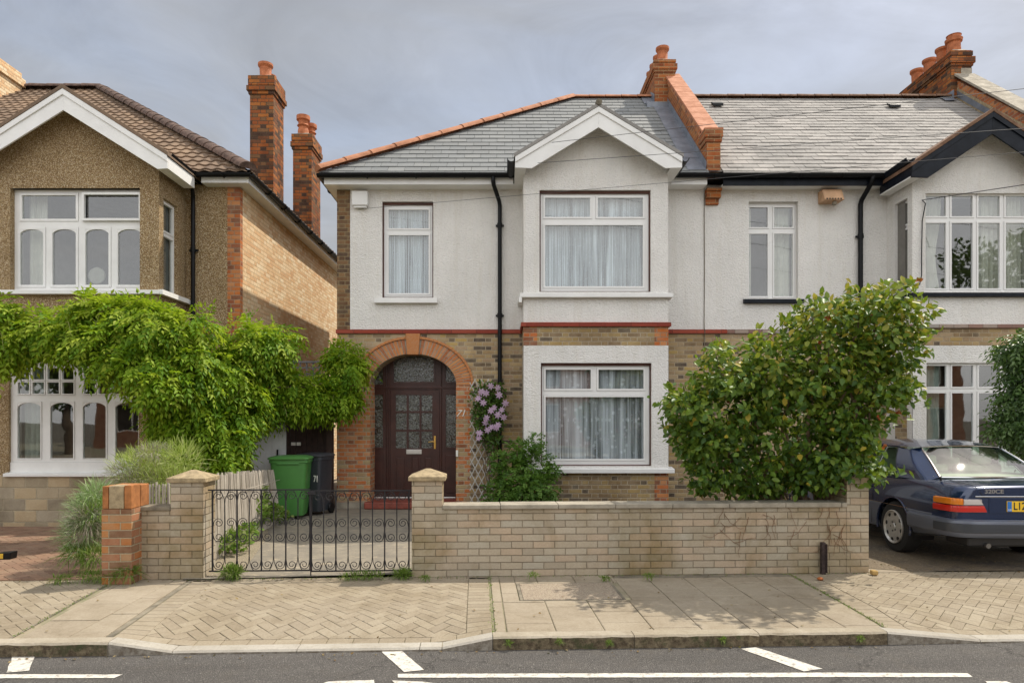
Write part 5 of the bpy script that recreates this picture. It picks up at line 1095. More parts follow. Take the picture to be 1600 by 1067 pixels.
mb = MB(MS); u = su(485.5, 7.25); mb.box(u-.005, u+.005, 7.245, 7.256, -.0, zw(768, 7.25)); mb.box(u-.03, u+.05, 7.235, 7.25, zw(771, 7.25), zw(766, 7.25)); mb.build('drop_bolt', M['iron'], g2)
# ---------------------------------------------------------------- split-reed fence
fm = new_mat('weathered_reed', rough=.85); N = NB(fm); N.col(N.mix(N.mr(N.noise(N.scalev(N.obj(), (1, 1, .15)), 40, 4, .7), .4, .65, 0, .6), N.ramp(N.rnd(), ev([(.50, .45, .37), (.42, .37, .30), (.56, .51, .43), (.33, .29, .24), (.47, .42, .35)])), (.25, .21, .17)))
fe = MB(); rg = random.Random(4)
def reeds(x0, y0, x1, y1, h0, h1, lean=.0):
    Ln = math.hypot(x1-x0, y1-y0); n = int(Ln/.026)
    for i in range(n):
        t = (i+.5)/n; x, y = x0+(x1-x0)*t, y0+(y1-y0)*t; h = h0+(h1-h0)*t+rg.uniform(-.02, .02); r = .011*rg.uniform(.8, 1.1)
        lx = rg.uniform(-.015, .015)+lean*t; ly = rg.uniform(-.01, .01); fe.tube([(x, y, .0), (x+lx*.4, y+ly, h*.5), (x+lx, y+ly*2, h)], r, 5, rg.random())
reeds(-3.32, 7.60, -3.62, 11.05, zw(742, 7.6)+.0, zw(735, 11.0), -.12); reeds(-4.15, 7.62, -3.35, 7.66, zw(756, 7.6)-.03, zw(748, 7.6))
for k in (.25, .75): fe.tube([(-3.30, 7.60, k), (-3.62, 11.05, k*.9)], .004, 4); 
tag(fe.build('reed_fence', fm, None, smooth=True), 'low grey split-reed fence running back from the gate pillar to the bins', 'fence')
# ---------------------------------------------------------------- wheeled bins
def bin_(x, y, rz, w, d, h, mat, matl, label, num=None):
    b = empty('wheelie_bin', (x, y, .012), label, 'bin', rz=rz); T0 = Matrix.Translation((x, y, .012)) @ Matrix.Rotation(rz, 4, 'Z')
    mb = MB(T0); lv = [(.76, .80, .07), (.78, .84, .12), (.90, .95, h*.62), (.97, 1, h*.86), (1.0, 1.0, h*.90), (1.06, 1.05, h*.905), (1.06, 1.05, h*.955)]
    vs = []; ns = 24
    for sx, sy, z in lv:
        for k in range(ns):
            q = 2*math.pi*k/ns; c, s = math.cos(q), math.sin(q); e = .22; vs.append((w/2*sx*math.copysign(abs(c)**e, c), d/2*sy*math.copysign(abs(s)**e, s), z))
    mb.mesh(vs, [(i*ns+k, i*ns+(k+1) % ns, (i+1)*ns+(k+1) % ns, (i+1)*ns+k) for i in range(len(lv)-1) for k in range(ns)]+[list(range(ns-1, -1, -1)), list(range((len(lv)-1)*ns, len(lv)*ns))])
    mb.build('bin_body', mat, b, smooth=True, angle=40)
    mb = MB(T0); vs = []; lv = [(1.10, 1.10, h*.957), (1.13, 1.12, h*.965), (1.12, 1.12, h*.982), (1.0, 1.0, h*.998), (.6, .6, h*1.012), (.05, .05, h*1.016)]
    for sx, sy, z in lv:
        for k in range(ns):
            q = 2*math.pi*k/ns; c, s = math.cos(q), math.sin(q); e = .25; vs.append((w/2*sx*math.copysign(abs(c)**e, c), d/2*sy*math.copysign(abs(s)**e, s)-.01, z))
    mb.mesh(vs, [(i*ns+k, i*ns+(k+1) % ns, (i+1)*ns+(k+1) % ns, (i+1)*ns+k) for i in range(len(lv)-1) for k in range(ns)]+[list(range(ns-1, -1, -1)), list(range((len(lv)-1)*ns, len(lv)*ns))])
    mb.tube([(-w*.4, d*.62, h*.95), (w*.4, d*.62, h*.95)], .014, 8); mb.box(-w*.36, -w*.3, d*.5, d*.62, h*.93, h*.96); mb.box(w*.3, w*.36, d*.5, d*.62, h*.93, h*.96)
    mb.build('lid', matl, b, smooth=True, angle=40)
    for s in (-1, 1):
        mb = MB(T0); mb.lathe([(.03, -.025), (.09, -.02), (.10, 0), (.09, .02), (.03, .025)], (s*w*.44, d*.36, .10), 18, 'x'); mb.build('wheel', M['black'], b, smooth=True, angle=40)
    if num: text_obj('bin_number', num, .15, T0 @ Matrix.Translation((w*.30, -d/2*.945, h*.60)) @ Matrix.Rotation(R(90), 4, 'X') @ Matrix.Scale(.6, 4, (1, 0, 0)), M['digit'], b, .003, bold=.004)
    mb = MB(T0); mb.box(-w*.30, w*.30, -d*.545, -d*.50, h*.88, h*.905); mb.build('lifting_comb', mat, b, bevel=.01)
    return b
bin_(X(450, 11.15), 11.35, R(6), .60, .60, 1.03, plain('green_bin_plastic', (.075, .245, .055), .42, .1, 3), plain('green_bin_lid', (.10, .29, .07), .45, .1, 4), 'green wheelie bin with green lid, in front of the grey one')
bin_(X(498, 11.7)-.08, 11.80, R(-14), .46, .50, 1.05, plain('grey_bin_plastic', (.038, .043, .052), .45, .12, 3), plain('grey_bin_lid', (.055, .058, .066), .5, .1, 3), 'dark grey wheelie bin with white digits, half hidden behind the green bin', '71')
# ---------------------------------------------------------------- side gate, white boarded panel, trellis
sg_ = empty('side_gate', (-3.7, 12.35, 0), 'dark brown boarded gate in the passage between the houses', 'gate')
mb = MB(); x = X(436, 12.35)
while x < XL-.02: mb.box(x, min(XL-.01, x+.096), 12.35, 12.38, .03, 2.25, random.random()); x += .10
mb.build('boards', plain('brown_stained_wood', (.040, .018, .013), .6, .25, 12), sg_, bevel=.004)
mb = MB(); mb.box(X(436, 12.3)-.06, X(436, 12.3)-.002, 12.32, 12.40, 0, 2.3); mb.box(XL-.13, XL-.035, 12.30, 12.345, 0, 2.3); mb.build('gate_post', plain('dark_brown_post', (.05, .025, .018), .6), sg_, bevel=.004)
mb = MB(); mb.box(X(454, 12.3), X(461, 12.3), 12.33, 12.346, Z(696, 12.3), Z(691, 12.3)); mb.box(X(462.5, 12.3), X(469, 12.3), 12.33, 12.346, Z(696, 12.3), Z(691, 12.3)); mb.build('name_plate', M['digit'], sg_, bevel=.003)
wp = empty('boarded_screen', (-4.1, 11.75, 0), 'white painted boarded screen beside the bins under the wisteria', 'screen')
mb = MB(); x = X(392, 11.7)
while x < X(439, 11.7): mb.box(x, x+.118, 11.7, 11.73, .03, 2.1, random.random()); x += .12
mb.build('boards', plain('grey_white_painted_board', (.58, .58, .60), .6, .1, 3), wp, bevel=.004)
mb = MB(); mb.box(X(433, 11.7), X(435, 11.7), 11.67, 11.70, Z(722, 11.7), Z(702, 11.7)); mb.build('latch', M['black'], wp)
tr = empty('trellis_panel', (-3.5, 12.6, 0), 'square grey trellis panel showing above the wisteria by the passage', 'trellis')
mb = MB(); x = X(448, 12.6)
while x < X(514, 12.6): mb.box(x, x+.028, 12.60, 12.615, 1.9, Z(567, 12.6)); x += .118
z = 2.0
while z < Z(569, 12.6): mb.box(X(446, 12.6), X(516, 12.6), 12.616, 12.63, z, z+.028); z += .118
mb.box(X(445, 12.6), X(517, 12.6), 12.58, 12.63, Z(567, 12.6)+.001, Z(564, 12.6)); mb.build('lattice', plain('grey_stained_lattice', (.17, .165, .17), .7, .15), tr)
# diamond trellis by the door
dt = MB(); x0, x1, z0, z1 = X(734, 12.45), X(771, 12.45), .12, Z(592, 12.45)
for s in (-1, 1):
    for k in range(-3, 24):
        zc = z0+k*.23; pts = []
        dz = (x1-x0)*1.9; a = (x0 if s > 0 else x1, zc); b = (x1 if s > 0 else x0, zc+dz)
        lo, hi = max(0, (z0-a[1])/dz), min(1, (z1-a[1])/dz)
        if hi-lo < .15: continue
        pa = (a[0]+(b[0]-a[0])*lo, a[1]+dz*lo); pb = (a[0]+(b[0]-a[0])*hi, a[1]+dz*hi); w_ = .008; yy = 12.45+(0 if s > 0 else .012); wob = .02*math.sin(k)
        mid = Vector(((pa[0]+pb[0])/2, yy, (pa[1]+pb[1])/2)); d_ = Vector((pb[0]-pa[0], 0, pb[1]-pa[1]))/2; dt.obox(mid, d_, Vector((0, .005, 0)), d_.normalized().cross(Vector((0, 1, 0)))*w_)
tag(dt.build('diamond_trellis', plain('white_lattice', (.56, .54, .50), .7, .15), None), 'white diamond trellis against the wall to the right of the front door', 'trellis')
# overhead telephone wires, sagging between their fixings
wm_ = new_mat('telephone_wire', (.05, .05, .055), .6)
def wire(a, b, sag, label, r=.008):
    mb = MB(); a = Vector(a); b = Vector(b); mb.tube([a.lerp(b, i/24)-Vector((0, 0, sag*4*(i/24)*(1-i/24))) for i in range(25)], r, 5); tag(mb.build('telephone_wire', wm_, None), label, 'wire', 'telephone wires')
def wire2(p0, d0, p1, d1, sag, label, r=.0045):
    a = Vector(P(*p0, d0)); b = Vector(P(*p1, d1)); e = b+(b-a)*.8; wire(a, e, sag, label, r)
wire2((862, 223), 11.36, (1600, 139), 9.3, .0, 'thin wire crossing the slate roofs, running to the left slope of the middle gable')
wire2((840, 255), 11.36, (1600, 201), 9.3, .0, 'thin wire from the foot of the middle gable board, crossing above the eaves')
wire2((560, 327), F0-.02, (1600, 238), 9.0, .0, 'long thin wire across the whole white front from below its alarm box', .0035)
wire2((1440, 313), 11.74, (1600, 289), 10.6, .0, 'black wire running right from the hook beside the cream bay window', .007)
# ================================================================ PLANTS
def leaf_mat(name, stops, rough=.5, trans=.35, tcol=(.22, .36, .03), spec=.4):
    m = new_mat(name, rough=rough, spec=spec); N = NB(m); t = m.node_tree; r = N.rnd()
    c = N.ramp(r, ev(stops), 'LINEAR'); n = N.noise(N.obj(), 1.6, 4, .6); c = N.mix(N.mr(n, .35, .68, 0, .4), c, N.mix(1, c, (.6, .66, .6), 'MULTIPLY')); N.col(c)
    tr = N.n('ShaderNodeBsdfTranslucent'); N.put(tr.inputs[0], N.mix(.6, c, tcol)); mi = N.n('ShaderNodeMixShader'); mi.inputs[0].default_value = trans; N.L(N.b.outputs[0], mi.inputs[1]); N.L(tr.outputs[0], mi.inputs[2]); N.L(mi.outputs[0], t.nodes['Material Output'].inputs[0]); return m
OVAL = (np.array([(0, 0, 0), (-.30, .30, .10), (-.24, .68, .08), (0, 1, -.06), (.24, .68, .08), (.30, .30, .10)], float), [(0, 3, 2, 1), (0, 5, 4, 3)])
LANCE = (np.array([(0, 0, 0), (-.21, .42, .05), (0, 1, -.12), (.21, .42, .05)], float), [(0, 2, 1), (0, 3, 2)])
LOBED = (np.array([(0, 0, 0), (-.42, .35, .08), (-.25, .72, .02), (0, 1, -.05), (.25, .72, .02), (.42, .35, .08)], float), [(0, 3, 2, 1), (0, 5, 4, 3)])
def norm(a): return a/np.maximum(np.linalg.norm(a, axis=1, keepdims=True), 1e-9)
def leaf_obj(name, pts, dirs, nrm, size, tmpl, mat, parent=None, rnd=None, label=None):
    tv, tf = tmpl; n = len(pts); d = norm(dirs); nn = norm(nrm-d*np.sum(nrm*d, 1, keepdims=True)); s = np.cross(d, nn); size = np.broadcast_to(size, (n,))
    V = pts[:, None, :]+(s[:, None, :]*tv[None, :, 0:1]+d[:, None, :]*tv[None, :, 1:2]+nn[:, None, :]*tv[None, :, 2:3])*size[:, None, None]
    k = len(tv); fl = len(tf[0]); nf = len(tf); base = (np.arange(n)*k)[:, None, None]; Fc = (np.array(tf)[None]+base).reshape(-1)
    Vf = V.reshape(-1, 3); root = parent
    while root is not None and root.parent is not None: root = root.parent
    if parent is not None: off = np.array(WM[root.name].translation)
    else: off = np.array([Vf[:, 0].mean(), Vf[:, 1].mean(), Vf[:, 2].min()])
    Vf = Vf-off; me = bpy.data.meshes.new(name); me.vertices.add(len(Vf)); me.vertices.foreach_set('co', Vf.astype(np.float32).ravel()); me.loops.add(len(Fc)); me.loops.foreach_set('vertex_index', Fc.astype(np.int32))
    me.polygons.add(n*nf); me.polygons.foreach_set('loop_start', (np.arange(n*nf)*fl).astype(np.int32)); me.update(calc_edges=True); me.validate()
    if rnd is None: rnd = RNG.random(n)
    at = me.attributes.new('rnd', 'FLOAT', 'CORNER'); at.data.foreach_set('value', np.repeat(rnd, nf*fl).astype(np.float32)); me.materials.append(mat)
    o = bpy.data.objects.new(name, me); COL.objects.link(o)
    if parent is not None: o.parent = parent
    else: o.location = off; WM[o.name] = Matrix.Translation(off)
    if label: o['label'] = label
    return o
def blobs_px(l, ry=.45):                       # (px, py, depth, rx px, rz px[, ry]) -> centre + radii in metres
    return [(np.array([X(b[0], b[2]), b[2], Z(b[1], b[2])]), np.array([b[3]*b[2]/F, b[5] if len(b) > 5 else ry, b[4]*b[2]/F])) for b in l]
def sample(bl, n, inner=.55, lump=.22, upper=0):
    wts = np.array([(r[0]*r[2]+r[0]*r[1]+r[1]*r[2]) for c, r in bl]); idx = RNG.choice(len(bl), n, p=wts/wts.sum()); C = np.array([bl[i][0] for i in idx]); Rr = np.array([bl[i][1] for i in idx])
    d = norm(RNG.normal(size=(n, 3))); rad = (inner**3+(1-inner**3)*RNG.random(n))**(1/3)
    ph = np.array([math.sin(i*12.9) for i in idx])*6
    l = 1+lump*(np.sin(d[:, 0]*5+ph)*np.sin(d[:, 1]*4+ph*1.3)*np.sin(d[:, 2]*6+ph*.7))+lump*.5*np.sin(d[:, 0]*13+ph)*np.sin(d[:, 2]*11)
    return C+d*Rr*(rad*l)[:, None], norm(d/Rr)
def compound(pts, out, n_pair=5, length=.24, lsize=.078, droop=.95):
    n = len(pts); ax = norm(out*.9+np.array([0, 0, -droop])+RNG.normal(size=(n, 3))*.38); side = norm(np.cross(ax, np.array([0, 0, 1.0])+RNG.normal(size=(n, 3))*.25)); P_, D_, N_, S_, R_ = [], [], [], [], []
    up = norm(np.cross(side, ax)); r = RNG.random(n); Ln = length*(.75+.5*RNG.random(n))
    for k in range(n_pair+1):
        t = (k+.6)/(n_pair+.6); pos = pts+ax*(Ln*t)[:, None]+np.array([0, 0, -1.0])*(Ln*t*t*.28)[:, None]
        for s in ((-1, 1) if k < n_pair else (0,)):
            D_.append(norm(ax*(.55 if s else 1)+side*s*.8+np.array([0, 0, -.35])+RNG.normal(size=(n, 3))*.12)); P_.append(pos); N_.append(up+RNG.normal(size=(n, 3))*.25); S_.append(lsize*(.75+.5*RNG.random(n))*(1-.25*abs(t-.5))); R_.append(np.clip(r+RNG.normal(size=n)*.08, 0, 1))
    return map(np.concatenate, (P_, D_, N_, S_, R_))
def stems(name, paths, mat, parent, seg=6):
    mb = MB()
    for pts, r0, r1 in paths: n = len(pts); mb.tube(pts, [r0+(r1-r0)*i/(n-1) for i in range(n)], seg, caps=True)
    return mb.build(name, mat, parent, smooth=True, angle=80)
def limb(a, b, n=7, wob=.06, rg=random):
    a = Vector(a); b = Vector(b); o = []
    for i in range(n+1): t = i/n; w_ = wob*math.sin(math.pi*t); o.append(a.lerp(b, t)+Vector((rg.uniform(-w_, w_), rg.uniform(-w_, w_), rg.uniform(-w_, w_)*.5)))
    return o
bark = plain('grey_brown_bark', (.16, .115, .075), .95, .3, 12, .01, 60)
barkl = plain('pale_branch_bark', (.30, .22, .15), .9, .25, 12, .006, 60)
# --- wisteria
wis = empty('wisteria', (-4.9, 10.4, 0), 'large bright green wisteria draped across the bay and over the side gate', 'climber')
WB = blobs_px([(-10, 505, 9.9, 42, 36), (12, 530, 9.9, 26, 34), (70, 515, 9.9, 42, 20), (118, 520, 9.8, 34, 24), (165, 500, 9.9, 36, 26), (232, 510, 9.7, 50, 30), (295, 512, 10.0, 32, 24), (180, 535, 9.7, 45, 26), (225, 572, 9.6, 42, 28), (252, 600, 9.6, 36, 20), (185, 565, 9.7, 30, 18),
               (290, 575, 9.9, 40, 40), (350, 580, 10.4, 34, 34), (395, 535, 10.8, 52, 26), (438, 528, 11.1, 26, 16), (410, 575, 11.0, 32, 20), (300, 640, 10.1, 48, 45), (335, 680, 10.3, 48, 38), (365, 630, 10.5, 42, 46), (385, 600, 11.1, 38, 36), (445, 608, 11.5, 50, 28), (488, 618, 11.7, 50, 18), (537, 588, 11.9, 28, 34), (525, 622, 11.8, 30, 14),
               (425, 630, 11.4, 32, 16), (538, 556, 12.2, 20, 14), (340, 715, 10.3, 42, 20), (300, 690, 10.2, 36, 22), (275, 655, 10.1, 30, 18), (215, 490, 9.9, 40, 18), (150, 478, 10.0, 18, 10), (440, 588, 11.6, 16, 20)], .33)
wp_, wo_ = sample(WB, 15500, .6, .34)
keep = (wp_[:, 1] < LB-.08) | (wp_[:, 0] > LX1+.05); wp_, wo_ = wp_[keep], wo_[keep]
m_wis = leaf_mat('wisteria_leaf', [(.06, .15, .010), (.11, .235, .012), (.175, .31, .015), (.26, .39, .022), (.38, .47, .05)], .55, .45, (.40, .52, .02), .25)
def clump(p, f, th, seed=0):                    # thin the leaves where a smooth 3-D wave is low, leaving gaps between clumps
    q = p*f+seed; v = np.sin(q[:, 0]+1.3*np.sin(q[:, 1]*.8+q[:, 2]))+np.sin(q[:, 1]*1.1+1.7+np.sin(q[:, 2]*1.3))+np.sin(q[:, 2]*1.25+.6+np.sin(q[:, 0]*.9)); return (v > th) | (RNG.random(len(p)) < .25)
kp = clump(wp_, 7.5, -.15); wp_, wo_ = wp_[kp], wo_[kp]
a, b, c, s_, r_ = compound(wp_, wo_, 4, .25, .098, .75); hgt = np.clip((a[:, 2]-1.7)/1.8, 0, 1); leaf_obj('leaves', a, b, c, s_, LANCE, m_wis, wis, np.clip(r_*.62+.12+hgt*.35*r_, 0, 1))  # upper leaves coloured brighter, painting in the sun on the top
rg = random.Random(5); pth = []
base = Vector((-4.45, 10.9, 0))
for k in range(4): pth.append((limb(base+Vector((k*.04, 0, 0)), (-4.45+k*.1, 10.5, 1.9+.2*k), 9, .09, rg), .05, .03))
for tgt in ((120, 520, 9.95), (230, 500, 9.9), (0, 530, 10.0), (300, 560, 10.0), (400, 560, 10.9), (480, 620, 11.6), (540, 600, 11.9)): pth.append((limb((-4.4, 10.5, 2.1), P(*tgt), 9, .12, rg), .03, .008))
stems('trunk', pth, bark, wis)
nn_ = 26; tp_ = []
for i in range(nn_):                              # loose curling tendrils over the top
    b_ = WB[rg.randrange(len(WB))]; c_ = b_[0]; st_ = Vector((c_[0]+rg.uniform(-.3, .3), c_[1]-b_[1][1]*.8, c_[2]+b_[1][2]*.5)); q = [st_]
    dv = Vector((rg.uniform(-1, 1), -.4, rg.uniform(-.2, .8)))
    for j in range(7): q.append(q[-1]+dv*.05); dv += Vector((rg.uniform(-.4, .4), rg.uniform(-.2, .2), -.25+rg.uniform(-.2, .2)))
    tp_.append((q, .004, .002))
stems('tendrils', tp_, plain('young_shoot', (.36, .34, .12), .7, .1), wis, 4)
# --- glossy evergreen bush
bush = empty('evergreen_bush', (X(1250, 8.0), 8.0, 0), 'big glossy-leaved evergreen bush leaning over the right end of the long wall', 'bush')
BB = blobs_px([(1150, 640, 8.15, 68, 72), (1105, 655, 8.1, 58, 55), (1068, 635, 8.05, 28, 26), (1225, 575, 8.3, 70, 70), (1295, 545, 8.4, 66, 66), (1372, 512, 8.4, 50, 46), (1350, 590, 8.3, 66, 66), (1400, 545, 8.3, 26, 34), (1245, 680, 8.0, 82, 74), (1165, 738, 7.85, 62, 34), (1285, 715, 7.9, 58, 44), (1325, 685, 8.05, 38, 52),
               (1320, 640, 8.2, 64, 64), (1200, 605, 8.2, 62, 58), (1140, 592, 8.2, 38, 28), (1095, 750, 7.85, 16, 26), (1345, 478, 8.5, 28, 24), (1412, 490, 8.4, 22, 20), (1215, 755, 7.8, 50, 18), (1400, 612, 8.2, 16, 12), (1270, 490, 8.45, 22, 18), (1385, 458, 8.45, 16, 14), (1118, 552, 8.2, 14, 14), (1045, 628, 8.0, 10, 8), (1372, 600, 8.2, 30, 34), (1325, 735, 7.9, 36, 26), (1120, 715, 8.0, 45, 40), (1085, 690, 8.0, 30, 30), (1180, 765, 7.8, 55, 16), (1260, 740, 7.8, 60, 30)], .48)
for c_, r__ in BB:                               # the bush leans out over the wall as it rises: nearer the street at the top
    d0 = c_[1]; z0_ = c_[2]; py_ = 655-(z0_-CAMZ)*F/d0; d1 = 6.95+max(0, min(1, (py_-470)/290))*.80; k_ = d1/d0; c_[0] *= k_; c_[2] = CAMZ+(z0_-CAMZ)*k_; c_[1] = d1; r__[0] *= k_; r__[2] *= k_
    if z0_ < 1.0: r__[1] = .22
bp, bo = sample(BB, 13500, .5, .34)
# sprigs: short leafy shoots breaking the outline
sp_n = 330; s0, so = sample(BB, sp_n, .93, .3); sl_ = []; so_ = []; spaths = []
for i in range(sp_n):
    d = norm((so[i]+np.array([0, -.1, .45])+RNG.normal(size=3)*.35)[None])[0]; L_ = .08+.16*RNG.random(); k = 5+int(L_*30)
    for j in range(k): t = j/k; sl_.append(s0[i]+d*L_*t+RNG.normal(size=3)*.012); so_.append(norm((d*.5+RNG.normal(size=3))[None])[0])
bp = np.concatenate([bp, np.array(sl_)]); bo = np.concatenate([bo, np.array(so_)]); n = len(bp)
kq = clump(bp, 9.0, -1.15, 2.0) | (bp[:, 2] > 2.2); bp, bo = bp[kq], bo[kq]; n = len(bp)
bd = norm(bo*.75+RNG.normal(size=(n, 3))*.6+np.array([0, 0, -.25])); bn = bo*.5+np.array([0, -.45, .75])+RNG.normal(size=(n, 3))*.45
hb = np.clip((bp[:, 2]-1.2)/1.9, 0, 1); rr = np.clip(RNG.random(n)*.50+hb*.52*RNG.random(n)+.03, 0, .90); rr[RNG.random(n) < .045*(.4+hb)] = .97  # leaf tone lightens with height: the sunlit top is put into the colour
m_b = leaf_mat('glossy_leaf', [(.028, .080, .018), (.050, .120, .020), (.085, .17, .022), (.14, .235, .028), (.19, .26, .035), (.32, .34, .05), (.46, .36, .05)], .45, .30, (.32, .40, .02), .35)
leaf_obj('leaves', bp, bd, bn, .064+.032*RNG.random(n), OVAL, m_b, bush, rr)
rp_, ro_ = sample(BB, 34, .9, .2); wbm = leaf_mat('withered_bloom', [(.42, .11, .02), (.32, .07, .02)], .7, .1)
for i in range(34): leaf_obj('withered_bloom', np.tile(rp_[i], (5, 1)), RNG.normal(size=(5, 3))+ro_[i], RNG.normal(size=(5, 3)), .042, LOBED, wbm, bush)
pth = []; rg = random.Random(9); b0 = Vector((X(1262, 8.0), 8.0, 0))
for c_, r__ in BB: e = Vector(c_); mid = b0.lerp(e, .45)+Vector((rg.uniform(-.12, .12), rg.uniform(-.1, .1), .15)); pth.append((limb(b0+Vector((rg.uniform(-.06, .06), 0, 0)), mid, 5, .05, rg)+limb(mid, e, 6, .09, rg)[1:], .034, .007))
stems('branches', pth, barkl, bush)
# --- leafy rose bush, clematis, weeds
rose = empty('rose_bush', (X(812, 11.3), 11.3, 0), 'fresh green leafy shrub below the white diamond trellis', 'shrub')
RB = blobs_px([(800, 745, 11.3, 30, 32), (832, 728, 11.3, 34, 30), (848, 762, 11.15, 24, 22), (812, 705, 11.4, 20, 16), (785, 770, 11.2, 26, 18), (830, 765, 11.0, 34, 22), (838, 690, 11.4, 7, 14), (780, 718, 11.4, 10, 9), (862, 735, 11.3, 10, 10)], .28)
p_, o_2 = sample(RB, 1500, .35, .3); a, b, c, s_, r_ = compound(p_, o_2, 2, .10, .048, .25); leaf_obj('leaves', a, b, c, s_*1.0, LOBED, leaf_mat('rose_leaf', [(.05, .12, .015), (.075, .165, .02), (.10, .20, .03), (.14, .25, .04)], .5, .35, (.2, .34, .03)), rose, r_)
rg = random.Random(3); stems('stems', [(limb((X(812, 11.3)+rg.uniform(-.05, .05), 11.3, 0), c_, 6, .06, rg), .012, .004) for c_, r__ in RB], bark, rose)
cle = empty('clematis', (X(760, 12.3), 12.35, 0), 'clematis with pale mauve star flowers climbing the diamond trellis', 'climber')
CB = blobs_px([(757, 618, 12.32, 20, 22), (768, 648, 12.3, 20, 32), (757, 672, 12.3, 16, 20), (776, 615, 12.33, 14, 18), (770, 690, 12.35, 12, 20), (748, 645, 12.35, 10, 22)], .13)
p_, o_2 = sample(CB, 1300, .3, .3); n = len(p_); leaf_obj('leaves', p_, o_2+RNG.normal(size=(n, 3))*.6+np.array([0, 0, -.4]), o_2*.6+np.array([0, -.5, .6])+RNG.normal(size=(n, 3))*.4, .05+.03*RNG.random(n), OVAL, leaf_mat('clematis_leaf', [(.03, .07, .012), (.045, .10, .015), (.07, .14, .02), (.11, .19, .03)], .5, .3), cle)
stems('stems', [(limb((X(765, 12.4), 12.40, 0), c_, 7, .05, rg), .009, .004) for c_, r__ in CB], bark, cle)
m_pet = leaf_mat('mauve_petal', [(.52, .36, .50), (.62, .46, .60), (.56, .38, .55)], .7, .3, (.7, .5, .7), .2)
PET = (np.array([(0, 0, 0), (-.22, .45, .05), (-.12, .85, .02), (0, 1, 0), (.12, .85, .02), (.22, .45, .05)], float), [(0, 3, 2, 1), (0, 5, 4, 3)])
for (px, py) in ((767, 603), (778, 606), (752, 612), (759, 614), (747, 622), (780, 617), (790, 630), (755, 629), (772, 637), (767, 641), (784, 640), (778, 648), (787, 652), (760, 653), (759, 660), (768, 667), (778, 664), (775, 668), (749, 676), (762, 672), (748, 684)):
    c0 = np.array(P(px, py, 12.14)); ax = norm(np.array([[rg.uniform(-.5, .5), -1, rg.uniform(-.2, .6)]]))[0]; u_ = norm(np.cross(ax, [0, 0, 1.0])[None])[0]; v_ = np.cross(u_, ax); k = 7; an = [2*math.pi*i/k+rg.random()*.2 for i in range(k)]
    dd = np.array([u_*math.cos(q)+v_*math.sin(q)-ax*.12 for q in an]); leaf_obj('flower', np.tile(c0, (k, 1)), dd, np.tile(ax, (k, 1)), .062+.016*rg.random(), PET, m_pet, cle)
def blades(name, bases, dirs, length, width, mat, parent=None, bend=.5, rnd=None):
    n = len(bases); d = norm(dirs); side = norm(np.cross(d, np.array([0, 0, 1.0])+RNG.normal(size=(n, 3))*.5)); L_ = np.broadcast_to(length, (n,)); P_ = []
    for t, w_ in ((0, 1), (.35, .9), (.7, .6), (1, .12)):
        c = bases+d*(L_*t)[:, None]+np.array([0, 0, -1.0])*(bend*L_*t*t)[:, None]; P_ += [c-side*width*w_/2, c+side*width*w_/2]
    V = np.stack(P_, 1); tm = [(0, 1, 3, 2), (2, 3, 5, 4), (4, 5, 7, 6)]; k = 8; Fc = (np.array(tm)[None]+(np.arange(n)*k)[:, None, None]).reshape(-1); Vf = V.reshape(-1, 3); root = parent
    off = np.array(WM[root.name].translation) if parent is not None else np.array([Vf[:, 0].mean(), Vf[:, 1].mean(), Vf[:, 2].min()])
    me = bpy.data.meshes.new(name); me.vertices.add(len(Vf)); me.vertices.foreach_set('co', (Vf-off).astype(np.float32).ravel()); me.loops.add(len(Fc)); me.loops.foreach_set('vertex_index', Fc.astype(np.int32)); me.polygons.add(n*3); me.polygons.foreach_set('loop_start', (np.arange(n*3)*4).astype(np.int32)); me.update(calc_edges=True); me.validate()
    at = me.attributes.new('rnd', 'FLOAT', 'CORNER'); at.data.foreach_set('value', np.repeat(RNG.random(n) if rnd is None else rnd, 12).astype(np.float32)); me.materials.append(mat); o = bpy.data.objects.new(name, me); COL.objects.link(o)
    if parent is not None: o.parent = parent
    else: o.location = off
    return o
m_lav = leaf_mat('lavender_green', [(.22, .32, .06), (.33, .45, .08), (.44, .54, .12), (.52, .56, .24)], .8, .3, (.34, .40, .08), .15); m_lavg = leaf_mat('dry_lavender', [(.36, .32, .25), (.44, .38, .31), (.28, .24, .19), (.32, .33, .22)], .9, .15, (.3, .28, .2), .1)
m_grass = leaf_mat('grass_blade', [(.09, .18, .02), (.14, .25, .03), (.16, .25, .05), (.24, .28, .09)], .6, .35, (.25, .38, .05), .2); m_blu = leaf_mat('blue_grey_leaf', [(.19, .32, .08), (.29, .42, .14), (.40, .48, .28)], .8, .2, (.25, .33, .16), .1)
def tussock(bl, n, length, width, mat, parent, name, up=.6, bend=.3, inner=.2):
    p, o = sample(bl, n, inner, .2); return blades(name, p, o+np.array([0, -.1, up])+RNG.normal(size=(n, 3))*.35, length*(.6+.7*RNG.random(n)), width, mat, parent, bend)
def gz0(p): return p
lav = empty('lavender_bush', (X(240, 8.3), 8.3, 0), 'straggly pale green lavender bush behind the low wall left of the gate', 'shrub')
tussock(blobs_px([(240, 722, 8.3, 42, 24), (285, 715, 8.3, 26, 24), (205, 730, 8.3, 26, 20), (262, 745, 8.2, 55, 16), (230, 770, 8.3, 60, 30)], .28), 3400, .17, .006, m_lav, lav, 'green_shoots', .9)
tussock(blobs_px([(195, 740, 8.15, 30, 16), (215, 748, 8.1, 26, 12), (240, 706, 8.2, 26, 10)], .22), 1300, .10, .005, m_lavg, lav, 'dry_shoots', .5)
